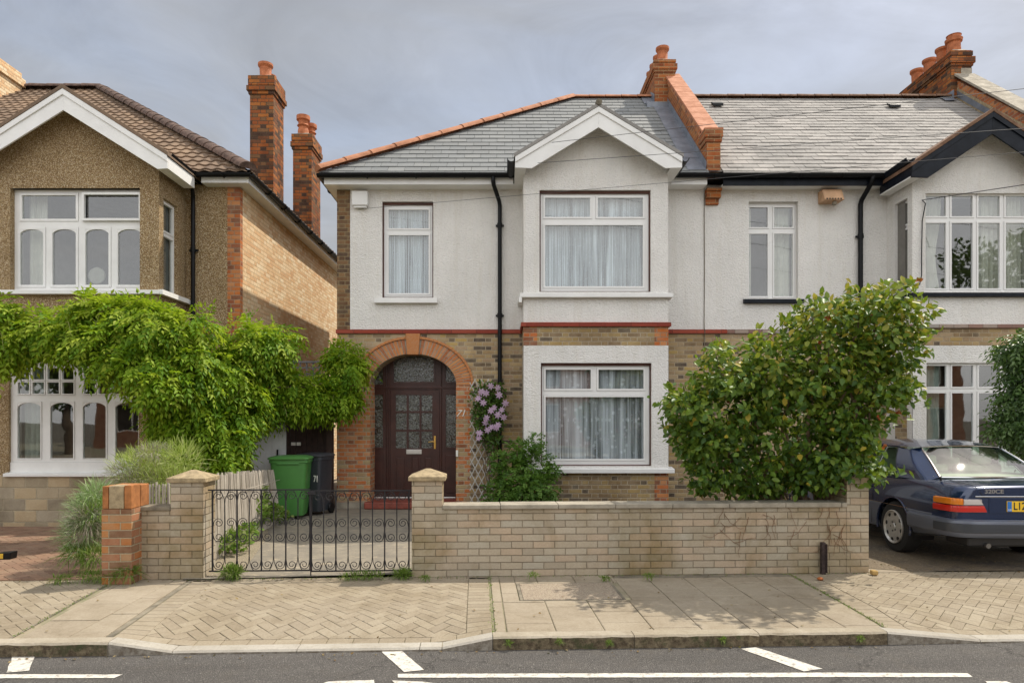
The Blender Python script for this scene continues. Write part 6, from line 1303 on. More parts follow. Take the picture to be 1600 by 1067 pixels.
stems('stems', [(limb((X(240, 8.3)+rg.uniform(-.1, .1), 8.3, 0), (X(240+rg.uniform(-50, 60), 8.3), 8.3+rg.uniform(-.1, .1), rg.uniform(.7, 1.0)), 5, .05, rg), .012, .004) for i in range(9)], bark, lav)
lv2 = empty('lavender_bush', (X(135, 7.45), 7.5, 0), 'grey-green spiky lavender spilling out from behind the red brick pier', 'shrub')
tussock(blobs_px([(140, 800, 7.5, 26, 28), (150, 770, 7.6, 16, 14), (128, 835, 7.4, 26, 24)], .2), 2000, .17, .006, m_blu, lv2, 'silver_shoots', .5); tussock(blobs_px([(135, 815, 7.35, 24, 22)], .16), 600, .13, .005, m_lavg, lv2, 'dry_shoots', .2)
tussock(blobs_px([(145, 868, 7.25, 26, 10), (125, 862, 7.3, 26, 8), (150, 800, 7.4, 18, 16)], .12), 700, .18, .008, m_grass, lv2, 'grass_shoots', .8, .5)
def weed(name, label, bl, n, length, width, mat=None, cat='weeds', **k):
    o = tussock(bl, n, length, width, mat or m_grass, None, name, **k); tag(o, label, cat); return o
weed('grass_tuft', 'long grass tuft at the right foot of the red brick pier', blobs_px([(199, 893, 6.88, 14, 7)], .05), 420, .15, .006, up=1.1, bend=.55)
weed('grass_tuft', 'low grass and weeds sprawling left of the red brick pier foot', blobs_px([(150, 898, 6.90, 26, 4), (178, 900, 6.85, 16, 3), (95, 903, 6.85, 16, 2)], .05), 520, .09, .006, up=.5, bend=.5)
weed('weed_clump', 'yellow-green weeds at the foot of the gate, left side', blobs_px([(362, 893, 7.02, 15, 7)], .07), 420, .075, .010, up=.8)
weed('grass_tuft', 'small grass patch under the right leaf of the gate', blobs_px([(575, 898, 7.02, 30, 3), (545, 900, 7.0, 14, 2)], .04), 360, .06, .006, up=.7)
weed('grass_tuft', 'green grass tuft at the foot of the long wall pillar', blobs_px([(629, 897, 7.05, 12, 5)], .05), 260, .08, .007, up=.8)
for i, (px, py, lb) in enumerate(((664, 902, 'tiny moss and grass patch at the long wall foot, just right of its pillar'), (832, 897, 'tiny weed in the joint at the long wall foot above the inspection cover'), (946, 903, 'small grass patch by the inspection cover'), (1014, 899, 'dark green weed at the wall foot to the right of the inspection cover'))):
    weed('grass_tuft', lb, blobs_px([(px, py, 6.95, 8, 1.5)], .03), 110, .04, .005, up=.6)
for i, (px, py, lb) in enumerate(((795, 1001, 'little weed growing on the kerb face near the dropped kerb'), (874, 998, 'second little weed on the kerb face from the left'), (1130, 996, 'weed growing out of a joint in the middle of the kerb'), (1345, 994, 'weed on the kerb face at its right end'), (952, 1001, 'third little weed on the kerb face from the left'))):
    weed('kerb_weed', lb, blobs_px([(px, py+3, 5.15+.042*(px-787)*5.15/F, 5, 3)], .014), 70, .03, .004, up=.6)
moss = np.zeros((900, 3)); k = 0                 # moss in the joints: sparse tiny blades along the lines of the paving
for l, n_ in ((lC, 120), (lD, 260), (lA, 120)):
    for i in range(n_): v_ = RNG.uniform(zK, VT); u_ = at_v(l, v_)+RNG.normal()*.012; w_ = MS @ Vector((u_, v_, .0)); moss[k] = w_; k += 1
while k < 900: u_ = RNG.uniform(-3.2, 4.2); v_ = VW-.01-abs(RNG.normal())*.03; moss[k] = MS @ Vector((u_, v_, .0)); k += 1
tag(blades('joint_moss', moss, RNG.normal(size=(900, 3))*.6+np.array([0, 0, 1.0]), .022, .006, m_grass, None, .4), 'thin moss and grass in the joints of the paving and along the wall foot', 'moss', kind='stuff')
fw = empty('weed_patch', (-3.1, 8.2, 0), 'leafy green weeds along the gravel edge behind the gate', 'weeds')
FB = blobs_px([(365, 845, 8.3, 26, 14, .3), (345, 835, 8.4, 14, 12, .2), (385, 828, 9.0, 18, 8, .3), (405, 800, 9.9, 12, 20, .25), (425, 800, 10.3, 14, 10, .25), (440, 806, 10.7, 14, 5, .15), (412, 780, 10.2, 8, 20, .15)], .25)
p_, o_2 = sample(FB, 1500, .2, .3); p_[:, 2] = np.maximum(p_[:, 2], .03); n = len(p_); leaf_obj('leaves', p_, o_2+RNG.normal(size=(n, 3))*.5+np.array([0, 0, .3]), np.array([0, -.3, 1.0])+RNG.normal(size=(n, 3))*.4, .035+.04*RNG.random(n), LOBED, m_grass, fw)
# --- drooping tree at the right edge
et = empty('drooping_shrub', (X(1665, 9.6), 9.7, 0), 'drooping leafy tree at the far right edge, over the car', 'tree')
EB = blobs_px([(1600, 545, 9.6, 28, 24), (1610, 590, 9.6, 30, 40), (1595, 625, 9.5, 22, 34), (1605, 665, 9.5, 24, 26), (1640, 560, 9.7, 40, 60), (1640, 660, 9.6, 40, 50), (1575, 665, 9.5, 12, 10), (1590, 535, 9.6, 14, 10)], .4)
p_, o_2 = sample(EB, 1900, .4, .3); a, b, c, s_, r_ = compound(p_, o_2, 3, .2, .085, .9); leaf_obj('leaves', a, b, c, s_, LANCE, leaf_mat('drooping_leaf', [(.03, .075, .018), (.05, .11, .02), (.08, .16, .03), (.13, .21, .06)], .4, .3, (.18, .3, .04), .5), et, r_)
stems('trunk', [(limb((X(1665, 9.7), 9.7, 0), (X(1650, 9.7), 9.7, 2.1), 8, .05, rg), .06, .03)]+[(limb((X(1660, 9.7), 9.7, 1.4), c_, 6, .07, rg), .02, .005) for c_, r__ in EB], bark, et)
vb = []
for i in range(26):                              # dried tendrils left on the wall face under the bush
    u_ = rg.uniform(su(1120), su(1320)); z_ = rg.uniform(.35, .72); q = []; a_ = rg.uniform(-2.4, -.7)
    for j in range(9): q.append(MS @ Vector((u_, VW-.006, max(.05, min(.735, z_))))); a_ += rg.uniform(-.6, .6); u_ += .035*math.cos(a_); z_ += .035*math.sin(a_)
    vb.append((q, .0028, .0015))
dv_ = MB()
for q, ra, rb_ in vb: dv_.tube(q, [ra+(rb_-ra)*k/8 for k in range(9)], 4)
tag(dv_.build('dried_vine', plain('dry_tendril', (.22, .11, .05), .9, .2), None), 'dry brown vine tendrils clinging to the right end of the long wall', 'vine')
# dead leaves and grit lying on the paving and in the gutter
nl = 420; lp = np.zeros((nl, 3))
for i in range(nl):
    q = RNG.random()
    if q < .35: u_, v_, z_ = RNG.uniform(-5, 6), VW-.02-abs(RNG.normal())*.08, .008
    elif q < .55: u_, v_, z_ = RNG.uniform(-5, 6), VK-.03-abs(RNG.normal())*.05, -.088
    elif q < .8: u_, v_, z_ = RNG.uniform(4.2, 7.5), RNG.uniform(VW+.05, VW+1.2), .014
    else: u_, v_, z_ = RNG.uniform(-5, 6), RNG.uniform(zK, VW), .008
    if z_ > 0 and v_ < VK+.8: z_ += hf(u_, v_)
    lp[i] = MS @ Vector((u_, v_, z_))
tag(leaf_obj('fallen_leaves', lp, RNG.normal(size=(nl, 3))*np.array([1, 1, .15]), np.array([0, 0, 1.0])+RNG.normal(size=(nl, 3))*.3, .012+.022*RNG.random(nl), OVAL, leaf_mat('dead_leaf', [(.16, .09, .035), (.24, .15, .06), (.10, .07, .04), (.30, .22, .10)], .9, .1), None), 'dead leaves and grit scattered on the paving, gutter and driveway', 'leaves', kind='stuff')
# fallen blooms and a bark chip by the wall end
mb = MB(); bx = P(1278, 890, 7.05); mb.lathe([(.005, 0), (.025, .008), (.032, .02), (.02, .032), (.004, .036)], (bx[0], bx[1]-.05, 0), 9); tag(mb.build('fallen_bloom', new_mat('rust_orange', (.34, .10, .02), .8), None, smooth=True), 'small rusty orange fallen bloom on the paving beside the iron stub', 'fallen bloom')
mb = MB(); bx = P(1364, 884, 7.25); mb.box(bx[0]-.03, bx[0]+.035, 7.2, 7.27, .004, .055); tag(mb.build('broken_brick', new_mat('ochre_stone', (.40, .26, .09), .9), None, bevel=.015), 'small ochre chunk of brick at the right-hand end of the long wall', 'broken brick')

sb_ = empty('small_box', (X(8, 8.1), 8.1, 0), 'small black and yellow box on the red block drive at the left edge', 'box')
bx0, bx1, bz0 = X(-6, 8.1), X(17, 8.1), -.012
mb = MB(); mb.prism_y([(bx0, bz0), (bx1-.012, bz0), (bx1, bz0+.085), (bx0, bz0+.075)], 8.1, 8.22); mb.build('case', M['black'], sb_, bevel=.008)
mb = MB(); mb.box(bx0, X(5, 8.1), 8.094, 8.1, bz0+.01, bz0+.07); mb.build('yellow_panel', new_mat('yellow_plastic', (.62, .40, .03), .5), sb_, bevel=.002)
# ================================================================ CAR  (local frame: x across, y forward from the rear bumper, z up)
CX, CY = 5.72, 7.42; TC = Matrix.Translation((CX, CY, 0))
car = empty('parked_car', (CX, CY+2.3, 0), 'dark blue two-door saloon car parked nose to the house on the right-hand driveway', 'car')
paint = new_mat('dark_blue_car_paint', (.012, .028, .080), .2, .3, .5, 1.0); paint.node_tree.nodes['Principled BSDF'].inputs['Coat Roughness'].default_value = .03
clad = new_mat('blue_grey_cladding', (.13, .145, .185), .35, .3, .5, .3); dkclad = new_mat('dark_bumper_strip', (.045, .05, .06), .3, .1, .5, .3)
chrome = new_mat('chrome', (.75, .75, .76), .12, 1); rubber = new_mat('tyre_rubber', (.018, .017, .016), .8); alloy = plain('silver_alloy', (.62, .60, .56), .35, .08, 20, metal=.55); trimb = new_mat('black_trim', (.012, .012, .014), .4)
lamp_r = new_mat('red_lens', (.55, .02, .012), .15, 0, .6, .6); lamp_o = new_mat('amber_lens', (.75, .22, .01), .15, 0, .6, .6); lamp_w = new_mat('clear_lens', (.55, .50, .48), .15, 0, .6, .6)
for lm in (lamp_r, lamp_o, lamp_w):
    N = NB(lm); wv_ = N.n('ShaderNodeTexWave', wave_type='BANDS', bands_direction='X'); N.L(N.obj(), wv_.inputs[0]); wv_.inputs['Scale'].default_value = 18; N.bump(wv_.outputs[1], .004, .5)
ST = [(0, .735, .40, .900), (.018, .775, .385, .915), (.06, .805, .37, .928), (.15, .828, .35, .936), (.35, .845, .33, .948), (.7, .856, .29, .966), (1.08, .862, .27, .962), (1.6, .866, .25, .955), (2.3, .868, .24, .952), (3.0, .866, .25, .950), (3.4, .862, .25, .948), (3.8, .855, .26, .925), (4.2, .835, .30, .885), (4.45, .80, .33, .845), (4.58, .76, .36, .80), (4.64, .70, .40, .755)]
def sec(w, zb, zt): return [(0, zb), (w-.14, zb), (w-.04, zb+.04), (w-.012, min(.44, zb+.12)), (w, .585), (w-.004, .70), (w-.022, .80), (w-.052, zt-.075), (w-.085, zt-.035), (w-.15, zt-.012), (w*.55, zt), (0, zt+.008)]
mb = MB(TC); n = 12; ns = len(ST); ring = []
for y, w_, zb, zt in ST:
    s_ = sec(w_, zb, zt); full = [(x, y, z) for x, z in s_]+[(-x, y, z) for x, z in s_[-2:0:-1]]; ring.append(full)
k = len(ring[0]); mb.mesh([p for r_ in ring for p in r_], [(i*k+j, (i+1)*k+j, (i+1)*k+(j+1) % k, i*k+(j+1) % k) for i in range(ns-1) for j in range(k)]+[list(range(k)), list(range((ns-1)*k+k-1, (ns-1)*k-1, -1))])
body = mb.build('body', paint, car)
AX = (1.10, 3.82)
cut = MB(TC)
for ay in AX:
    for sx in (-1, 1): cut.lathe([(.352, -.2), (.352, .2)], (sx*.82, ay, .325), 40, 'x')
cu_ = cut.build('cutter', paint, car)
bo_ = body.modifiers.new('b', 'BOOLEAN'); bo_.operation = 'DIFFERENCE'; bo_.solver = 'EXACT'; bo_.object = cu_
def bake(o):
    dg = bpy.context.evaluated_depsgraph_get(); dg.update(); me = bpy.data.meshes.new_from_object(o.evaluated_get(dg)); o.modifiers.clear(); o.data = me; me.shade_smooth(); me.set_sharp_from_angle(angle=R(28))
# lower cladding, a skin 6 mm outside the body sides
clads = []
st2 = [s for s in ST if .3 < s[0] < 4.3]
for sx in (-1, 1):
    cl_ = MB(TC); vs = []
    for y, w_, zb, zt in st2:
        for x, z in ((w_-.10, zb-.004), (w_-.035, zb+.02), (w_-.004, min(.44, zb+.12)), (w_+.010, .570), (w_+.001, .585), (w_-.06, .585)): vs.append((sx*x, y, z))
    q = 6; m_ = len(st2); fs = [(i*q+j, (i+1)*q+j, (i+1)*q+j+1, i*q+j+1) for i in range(m_-1) for j in range(q-1)]+[(i*q+5, (i+1)*q+5, (i+1)*q, i*q) for i in range(m_-1)]+[tuple(range(q)), tuple((m_-1)*q+j for j in range(q-1, -1, -1))]
    if sx > 0: fs = [tuple(reversed(f)) for f in fs]
    cl_.mesh(vs, [tuple(reversed(f)) for f in fs])
    cladding = cl_.build('side_cladding', clad, car); clads.append(cladding); b2 = cladding.modifiers.new('b', 'BOOLEAN'); b2.operation = 'DIFFERENCE'; b2.solver = 'EXACT'; b2.object = cu_
bpy.context.view_layer.update(); bake(body); [bake(c_) for c_ in clads]; bpy.data.objects.remove(cu_)
# wheel-arch liners, arch lips, wheels
mb = MB(TC)
for ay in AX:
    for sx in (-1, 1):
        vs = []; m_ = 24
        for xx in (.80, .56):
            for i in range(m_+1): q = -.35+(math.pi+.7)*i/m_; vs.append((sx*xx, ay+.349*math.cos(q), .325+.349*math.sin(q)))
        mb.mesh(vs, [(i, i+1, m_+2+i, m_+1+i) for i in range(m_)]+[list(range(m_+1, 2*m_+2))])
mb.build('arch_liner', trimb, car)
for ay in AX:
    for sx in (-1, 1):
        mb = MB(TC); mb.tube([(sx*(.862 if math.sin(q) < .75 else .862-.012*(math.sin(q)-.75)*4), ay+.356*math.cos(q), .325+.356*math.sin(q)) for q in [-.18+(math.pi+.36)*i/22 for i in range(23)]], .013, 6); mb.build('arch_lip', paint, car, smooth=True, angle=60)
        mb = MB(TC); cx_ = sx*.755; prof = [(.20, -.095), (.262, -.098), (.300, -.090), (.315, -.065), (.318, 0), (.315, .065), (.300, .090), (.262, .098), (.20, .095)]; mb.lathe(prof, (cx_, ay, .316), 48, 'x'); wheel = mb.build('wheel', rubber, car, smooth=True, angle=35)
        mb = MB(TC); so = sx
        def dk(prof, mat, nm): g = MB(TC); g.lathe([(r_, h*so) for r_, h in prof], (cx_, ay, .316), 48, 'x'); return g.build(nm, mat, wheel, smooth=True, angle=30)
        dk([(.205, .090), (.208, .112), (.198, .118), (.190, .108), (.182, .0965), (.150, .099), (.09, .106), (.07, .106), (.062, .102), (.045, .102), (.04, .112), (.01, .115)], alloy, 'rim')
        g = MB(TC)
        for i in range(8):
            q = 2*math.pi*i/8+.2; cy_, cz_ = ay+.158*math.cos(q), .316+.158*math.sin(q); rd = Vector((0, math.cos(q), math.sin(q))); tg = Vector((0, -math.sin(q), math.cos(q))); c_ = Vector((cx_+so*.0965, cy_, cz_)); pts = [c_+rd*.020*math.sin(t_)+tg*.026*math.cos(t_)*(1+.25*math.sin(t_)) for t_ in [2*math.pi*j/12 for j in range(12)]]
            g.mesh(pts+[p+Vector((so*.0065, 0, 0)) for p in pts], [list(range(12)), list(range(23, 11, -1))]+[(j, (j+1) % 12, 12+(j+1) % 12, 12+j) for j in range(12)]); g.cut()
        for i in range(5):
            q = 2*math.pi*i/5; g.lathe([(.011, 0), (.011, .003*so)], (cx_+so*.105, ay+.056*math.cos(q), .316+.056*math.sin(q)), 8, 'x'); g.cut()
        g.build('rim_hole', trimb, wheel)
# bumpers
def sweep(path, prof, mat, name, par=car, close=True, M_=TC):
    mb = MB(M_); vs = []; n = len(path)
    for i, p in enumerate(path):
        a = Vector(path[max(0, i-1)]); b = Vector(path[min(n-1, i+1)]); t = (b-a).normalized(); o = Vector((t.y, -t.x))
        for off, z in prof: vs.append((p[0]+o.x*off, p[1]+o.y*off, z))
    q = len(prof); fs = [(i*q+j, (i+1)*q+j, (i+1)*q+(j+1) % q, i*q+(j+1) % q) for i in range(n-1) for j in range(q)]+[tuple(range(q)), tuple((n-1)*q+j for j in range(q-1, -1, -1))]
    mb.mesh(vs, fs); return mb.build(name, mat, par, smooth=True, angle=30)
half = [(-.862, .74), (-.860, .45), (-.852, .25), (-.835, .12), (-.80, .03), (-.74, -.02), (-.62, -.045), (-.3, -.06), (0, -.065)]
pathr = half+[(-x, y) for x, y in half[-2::-1]]
prof_b = [(-.03, .365), (.015, .372), (.036, .40), (.042, .45), (.042, .525), (.036, .552), (.012, .563), (-.03, .565)]
sweep(pathr, prof_b, clad, 'rear_bumper'); sweep(pathr[2:-2], [(.040, .425), (.049, .43), (.051, .475), (.049, .52), (.040, .525)], dkclad, 'bumper_strip')
mbv = MB(TC); mbv.box(-.66, .66, .03, .4, .26, .37); mbv.build('rear_valance', trimb, car, bevel=.02)
mb = MB(TC); mb.tube([(-.45, .3, .28), (-.45, -.0, .275)], .028, 10); mb.build('exhaust_pipe', plain('dull_metal', (.2, .19, .18), .5, .2, metal=.8), car, smooth=True)
pf = [(x, 4.62-y) for x, y in [(a, b) for a, b in pathr]]; sweep([(-x, y) for x, y in [(a, 4.66-b) for a, b in pathr]], prof_b, clad, 'front_bumper')
# tail lamps follow the body's corner
outl = [(-.857, .34), (-.848, .25), (-.838, .135), (-.818, .055), (-.787, .012), (-.745, -.008), (-.64, -.010), (-.47, -.010)]
def along(path, s0, s1, m_=10):
    L_ = [0]
    for i in range(1, len(path)): L_.append(L_[-1]+math.dist(path[i], path[i-1]))
    o = []
    for i in range(m_+1):
        s = (s0+(s1-s0)*i/m_)*L_[-1]; j = max(0, min(len(path)-2, next((q for q in range(len(path)-1) if L_[q+1] >= s-1e-9), len(path)-2))); f = (s-L_[j])/(L_[j+1]-L_[j]); o.append((path[j][0]+(path[j+1][0]-path[j][0])*f, path[j][1]+(path[j+1][1]-path[j][1])*f))
    return o
def lens(s0, s1, z0, z1, mat, nm, par, mir=1, slant0=0, slant1=0):
    pa = along(outl, s0, s1); q = 3; vs = []; n = len(pa)
    mb = MB(TC)
    for i, p in enumerate(pa):
        t = Vector(pa[min(n-1, i+1)])-Vector(pa[max(0, i-1)]); t.normalize(); o = Vector((t.y, -t.x)); 
        for off, z in ((-.02, z0), (.010, z0+.004), (.014, (z0+z1)/2), (.010, z1-.004), (-.02, z1)):
            sh = 0
            if i == n-1: sh = slant1*(z-z0)/(z1-z0)
            vs.append((mir*(p[0]+o.x*off-sh), p[1]+o.y*off, z))
    q = 5; fs = [(i*q+j, (i+1)*q+j, (i+1)*q+j+1, i*q+j+1) for i in range(n-1) for j in range(q-1)]+[tuple(range(q)), tuple((n-1)*q+j for j in range(q-1, -1, -1))]
    mb.mesh(vs, fs); return mb.build(nm, mat, par, smooth=True, angle=40)
for mir in (-1, 1):
    m2 = 1 if mir < 0 else -1
    lh = lens(.05, .985, .640, .715, lamp_r, 'tail_lamp', car, m2, slant1=.035); lens(.06, .60, .719, .790, lamp_o, 'indicator_lens', lh, m2); lens(.607, .93, .719, .785, lamp_w, 'reversing_lens', lh, m2, slant1=.05)
mb = MB(TC); mb.box(-.45, .45, -.006, .004, .63, .80); mb.build('rear_panel', paint, car, bevel=.003)
yel = new_mat('yellow_plate', (.80, .50, .02), .45)
mb = MB(TC); mb.box(-.262, .262, -.016, -.0065, .648, .762); pl_ = mb.build('number_plate', yel, car, bevel=.003)
mb = MB(TC); mb.box(-.258, -.212, -.0185, -.0162, .651, .759); mb.build('plate_band', new_mat('plate_blue', (.02, .16, .50), .45), pl_)
text_obj('plate_text', 'L12', .115, TC @ Matrix.Translation((-.195, -.0165, .705)) @ Matrix.Rotation(R(90), 4, 'X') @ Matrix.Scale(.8, 4, (1, 0, 0)), trimb, pl_, .001, align='LEFT', bold=.002)
text_obj('band_text', 'GB', .028, TC @ Matrix.Translation((-.235, -.0187, .668)) @ Matrix.Rotation(R(90), 4, 'X'), M['digit'], pl_, .0006)
text_obj('badge', '320CE', .062, TC @ Matrix.Translation((-.50, -.004, .865)) @ Matrix.Rotation(R(90), 4, 'X') @ Matrix.Scale(1.25, 4, (1, 0, 0)), chrome, car, .003, align='LEFT', bold=.0015)
mb = MB(TC); mb.box(-.60, .60, -.010, .006, .806, .818); mb.build('boot_strip', chrome, car, bevel=.003)
mb = MB(TC)                                        # shut lines of the boot lid
for s in (-1, 1): mb.tube([(s*.50, -.003, .80), (s*.545, .0, .86), (s*.585, .012, .915), (s*.60, .06, .934), (s*.605, .35, .951), (s*.60, .60, .966)], .0035, 5)
mb.build('shut_line', trimb, car)
mb = MB(TC)
for s in (-1, 1): mb.tube([(s*.866, y, .588) for y in (.78,)]+[(s*.868, .76, .588), (s*.866, 1.4, .588)][:0]+[(s*(.872), 1.48, .588), (s*.874, 3.4, .588)], .004, 5)
mb.build('side_moulding', chrome, car)
mb = MB(TC)
for s in (-1, 1): mb.tube([(s*.835, 1.56, .90), (s*.862, 1.56, .80), (s*.872, 1.57, .59), (s*.86, 1.60, .30)], .003, 4); mb.tube([(s*.835, 2.95, .90), (s*.862, 2.95, .80), (s*.872, 2.95, .59), (s*.86, 2.95, .30)], .003, 4)
mb.build('door_gap', trimb, car)
for s in (-1, 1):
    mb = MB(TC); mb.tube([(s*.866, 1.64, .775), (s*.892, 1.67, .778), (s*.892, 1.80, .778), (s*.866, 1.83, .775)], .011, 8); mb.build('door_handle', chrome, car, smooth=True)
# greenhouse
def P4(x, y, z): return (x, y, z)
A_, B_, C_, D_, E_, G_ = (.800, 1.10, .938), (.755, .64, .925), (.615, .57, .975), (.49, 1.14, 1.300), (.590, 1.44, 1.298), (.577, 1.24, 1.272)
mb = MB(TC)
def grid(mb, fn, nu, nv): vs = [fn(i/nu, j/nv) for j in range(nv+1) for i in range(nu+1)]; mb.mesh(vs, [(j*(nu+1)+i, j*(nu+1)+i+1, (j+1)*(nu+1)+i+1, (j+1)*(nu+1)+i) for j in range(nv) for i in range(nu)])
def rooff(u, v):
    y = 1.12+(2.62-1.12)*v; x = -1+2*u; hw = .60+.01*math.sin(math.pi*v)-.06*max(0, (.16-v)/.16)-.02*max(0, (v-.85)/.15); ze = 1.300+.012*math.sin(math.pi*v); return (x*hw, y+.05*(1-abs(x)**2)*(-1 if v < .01 else 0), ze+(.030+.032*min(1, v*4)+.018*math.sin(math.pi*min(1, v*1.1)))*(1-abs(x)**2.6))
grid(mb, rooff, 20, 12)
roofc = mb.build('roof_panel', paint, car, smooth=True, angle=60)
mb = MB(TC)
for s in (-1, 1):
    def S(p): return (s*p[0], p[1], p[2])
    def side(u, v):                                # outer side of the C-pillar, curving in towards the roof
        lo = Vector(B_).lerp(Vector(A_), u); hi = Vector(G_).lerp(Vector(E_), u); p = lo.lerp(hi, v); b = .028*math.sin(math.pi*v); fl = .06*(1-v)**3*(1-u); return (s*(p.x+b), p.y-fl*.6, p.z)
    def rear(u, v):
        lo = Vector(C_).lerp(Vector(B_), u); hi = Vector(D_).lerp(Vector(G_), u); p = lo.lerp(hi, v); b = .028*math.sin(math.pi*v)*u; return (s*(p.x+b), p.y-(.06*.6*(1-v)**3)*u, p.z)
    grid(mb, side, 6, 10); grid(mb, rear, 5, 10)
    a, b = Vector(S((.80, 3.28, .94))), Vector(S((.595, 2.60, 1.305))); mb.tube([a, a.lerp(b, .5)+Vector((s*.012, 0, .015)), b], .024, 8); mb.tube([S(E_), S((.603, 2.0, 1.312)), S((.597, 2.6, 1.306))], .014, 6); mb.cut()
mb.build('roof_pillars', paint, car, smooth=True, angle=50, weld=True)
mb = MB(TC)
def rg_(u, v):
    x = -1+2*u; lo, hi = Vector(C_), Vector(D_); w_ = lo.x+(hi.x-lo.x)*v; y = lo.y+(hi.y-lo.y)*v; z = lo.z+(hi.z-lo.z)*v; k = 1-x*x; return (x*w_, y-.055*k*(1-.2*v), z+.012*math.sin(math.pi*v)+.02*k*v)
grid(mb, rg_, 16, 8); mb.build('rear_window', M['carglass'], car, smooth=True, angle=60)
mb = MB(TC); ed = [rg_(0, v/8) for v in range(9)]+[rg_(u/16, 1) for u in range(1, 17)]+[rg_(1, 1-v/8) for v in range(1, 9)]+[rg_(1-u/16, 0) for u in range(1, 17)]; mb.tube(ed, .0095, 6); mb.build('window_trim', chrome, car, smooth=True)
mb = MB(TC)
def wsf(u, v): x = -1+2*u; k = 1-x*x; return (x*(.76+(.585-.76)*v), 3.36+(2.62-3.36)*v+.16*k*(1-.4*v), .945+(1.315-.945)*v+.02*k)
grid(mb, wsf, 12, 6); mb.build('windscreen', M['carglass'], car, smooth=True, angle=60)
for s in (-1, 1):
    for (ya, yb, yc, yd, nm) in ((1.12, 1.55, 1.66, 1.455, 'quarter_window'), (1.57, 3.2, 2.57, 1.68, 'door_window')):
        mb = MB(TC)
        def sw(u, v): lo = Vector((.800, ya+(yb-ya)*u, .940)); hi = Vector((.592, yd+(yc-yd)*u, 1.296)); p = lo.lerp(hi, v); return (s*(p.x+.022*math.sin(math.pi*v)), p.y, p.z)
        grid(mb, sw, 4, 6); mb.build(nm, M['carglass'], car, smooth=True, angle=60)
        mb = MB(TC); mb.tube([sw(0, 0), sw(.5, 0), sw(1, 0)], .007, 5); mb.tube([sw(0, v/6) for v in range(7)], .005, 5); mb.tube([sw(0, 1), sw(.5, 1), sw(1, 1)], .006, 5); mb.build('window_seal', trimb if nm[0] == 'q' else chrome, car)
# seats, head rests, shelf seen through the glass
seat = plain('cream_seat_cloth', (.50, .50, .40), .8, .1)
def rbox(x0, x1, y0, y1, z0, z1, nm, tilt=0): mb = MB(TC @ Matrix.Translation((0, (y0+y1)/2, z0)) @ Matrix.Rotation(tilt, 4, 'X') @ Matrix.Translation((0, -(y0+y1)/2, -z0))); mb.box(x0, x1, y0, y1, z0, z1); o = mb.build(nm, seat, car, bevel=.04); o.modifiers[0].segments = 4; o.data.shade_smooth(); return o
mb = MB(TC); mb.box(-.66, .66, .62, 1.25, .972, .982); mb.build('parcel_shelf', seat, car)
rbox(-.62, -.06, 1.24, 1.40, .96, 1.08, 'rear_seat', -.15); rbox(.06, .62, 1.24, 1.40, .96, 1.08, 'rear_seat', -.15); rbox(-.48, -.22, 1.22, 1.34, 1.07, 1.20, 'head_rest', -.15); rbox(.22, .48, 1.22, 1.34, 1.07, 1.20, 'head_rest', -.15)
rbox(-.62, -.12, 2.02, 2.18, .95, 1.12, 'front_seat', -.2); rbox(.12, .62, 2.02, 2.18, .95, 1.12, 'front_seat', -.2); rbox(-.50, -.24, 2.04, 2.15, 1.10, 1.26, 'head_rest', -.15); rbox(.24, .50, 2.04, 2.15, 1.10, 1.26, 'head_rest', -.15)
mb = MB(TC); mb.lathe([(.17, -.012), (.185, 0), (.17, .012)], (.36, 2.72, 1.0), 20, 'y'); mb.build('steering_wheel', trimb, car)
mb = MB(TC); mb.lathe([(.012, 0), (.014, .02), (.006, .05), (.004, .06)], (-.70, .42, .945), 8); mb.build('aerial_stub', trimb, car, smooth=True)
for s in (-1, 1): mb = MB(TC); mb.box(s*.86-.09, s*.86+.09, 2.86, 2.96, .93, 1.05); mb.build('door_mirror', paint, car, bevel=.03)
for s in (-1, 1): mb = MB(TC); mb.box(s*.62-.14, s*.62+.14, 4.55, 4.63, .62, .76); mb.build('headlight', lamp_w, car, bevel=.02)
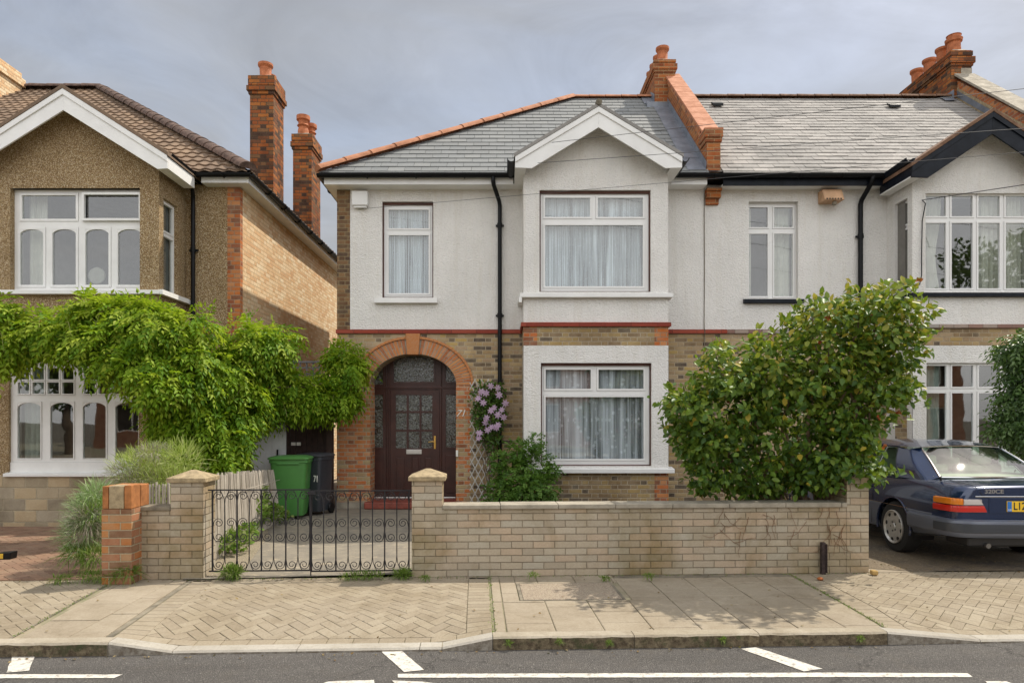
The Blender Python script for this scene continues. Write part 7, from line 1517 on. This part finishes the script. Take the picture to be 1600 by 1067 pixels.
# ================================================================ THE OTHER SIDE OF THE ROAD (seen only reflected in window glass)
M['obrick'] = brick_mat('far_red_brick', [(.36, .14, .08), (.30, .11, .06), (.40, .18, .10)], (.4, .33, .25), flem=True)
def opposite(x, label):
    Mo = Matrix.Translation((x, -17, 0)) @ Matrix.Rotation(math.pi, 4, 'Z'); o = empty('terraced_house', (x, -17, 0), label, 'house')
    mb = MB(Mo); ws = [(-2.6, -1.6, 3.6, 5.1), (.4, 2.3, .9, 2.5), (.4, 2.3, 3.6, 5.1), (-2.5, -1.5, .2, 2.3)]; panel(mb, -3.4, 3.4, 0, 5.9, 0, ws, .2); mb.face([(-3.4, 7, 0), (-3.4, 0, 0), (-3.4, 0, 5.9), (-3.4, 7, 5.9)]); mb.face([(3.4, 0, 0), (3.4, 7, 0), (3.4, 7, 5.9), (3.4, 0, 5.9)]); mb.build('wall', M['obrick'], o)
    for w_ in ws:
        mb = MB(Mo); panel(mb, *w_, .1, [(w_[0]+.07, (w_[0]+w_[1])/2-.03, w_[2]+.07, w_[3]-.07), ((w_[0]+w_[1])/2+.03, w_[1]-.07, w_[2]+.07, w_[3]-.07)], .05); f = mb.build('window', M['white'], o); mb = MB(Mo); mb.face([(w_[0], .16, w_[2]), (w_[1], .16, w_[2]), (w_[1], .16, w_[3]), (w_[0], .16, w_[3])]); mb.build('pane', M['dark'], f)
    mb = MB(Mo); mb.prism_x([(-.35, 5.8), (7.3, 5.8), (3.5, 8.7)], -3.5, 3.5); mb.build('roof', M['slate'], o)
    mb = MB(Mo); mb.box(2.9, 3.39, 2.9, 3.9, 7.5, 9.6); mb.build('chimney', M['chimney'], o)
for x, lb in ((-20, 'red brick house opposite, reflected in the ground-floor glass of the pebble-dashed house'), (-4.2, 'red brick house across the road, reflected in the front door glass'), (3.8, 'red brick house across the road, reflected in the lower middle bay window'), (24, 'red brick house across the road, reflected in the windows behind the car')): opposite(x, lb)
def street_tree(x, y, h, r, label, seed):
    t = empty('street_tree', (x, y, 0), label, 'tree'); rg = random.Random(seed); bl = []
    for i in range(13):
        q = rg.uniform(0, 6.28); d = r*rg.uniform(.1, .75); bl.append((np.array([x+d*math.cos(q), y+d*math.sin(q), h*rg.uniform(.48, .9)]), np.array([r*.45, r*.45, r*.38])*rg.uniform(.7, 1.1)))
    p, o = sample(bl, 3600, .4, .3); n = len(p); leaf_obj('crown', p, o+RNG.normal(size=(n, 3))*.5, RNG.normal(size=(n, 3))+np.array([0, 0, .6]), .20+.12*RNG.random(n), OVAL, leaf_mat('tree_leaf', [(.03, .06, .012), (.05, .09, .018), (.08, .13, .025)], .6, .3), t)
    stems('trunk', [(limb((x, y, 0), (x, y, h*.5), 6, .1, rg), .17, .10)]+[(limb((x, y, h*.42), c, 6, .12, rg), .06, .015) for c, r_ in bl], bark, t)
street_tree(25, -10.5, 11.5, 3.3, 'tall street tree across the road, reflected in the cream upper bay window', 1)
street_tree(6.2, -10.5, 5.8, 1.9, 'small street tree across the road, reflected in the lower middle bay window', 2)
street_tree(-20.5, -10.0, 6.5, 2.8, 'broad street tree opposite the pebble-dashed house, reflected in its ground-floor window', 3)
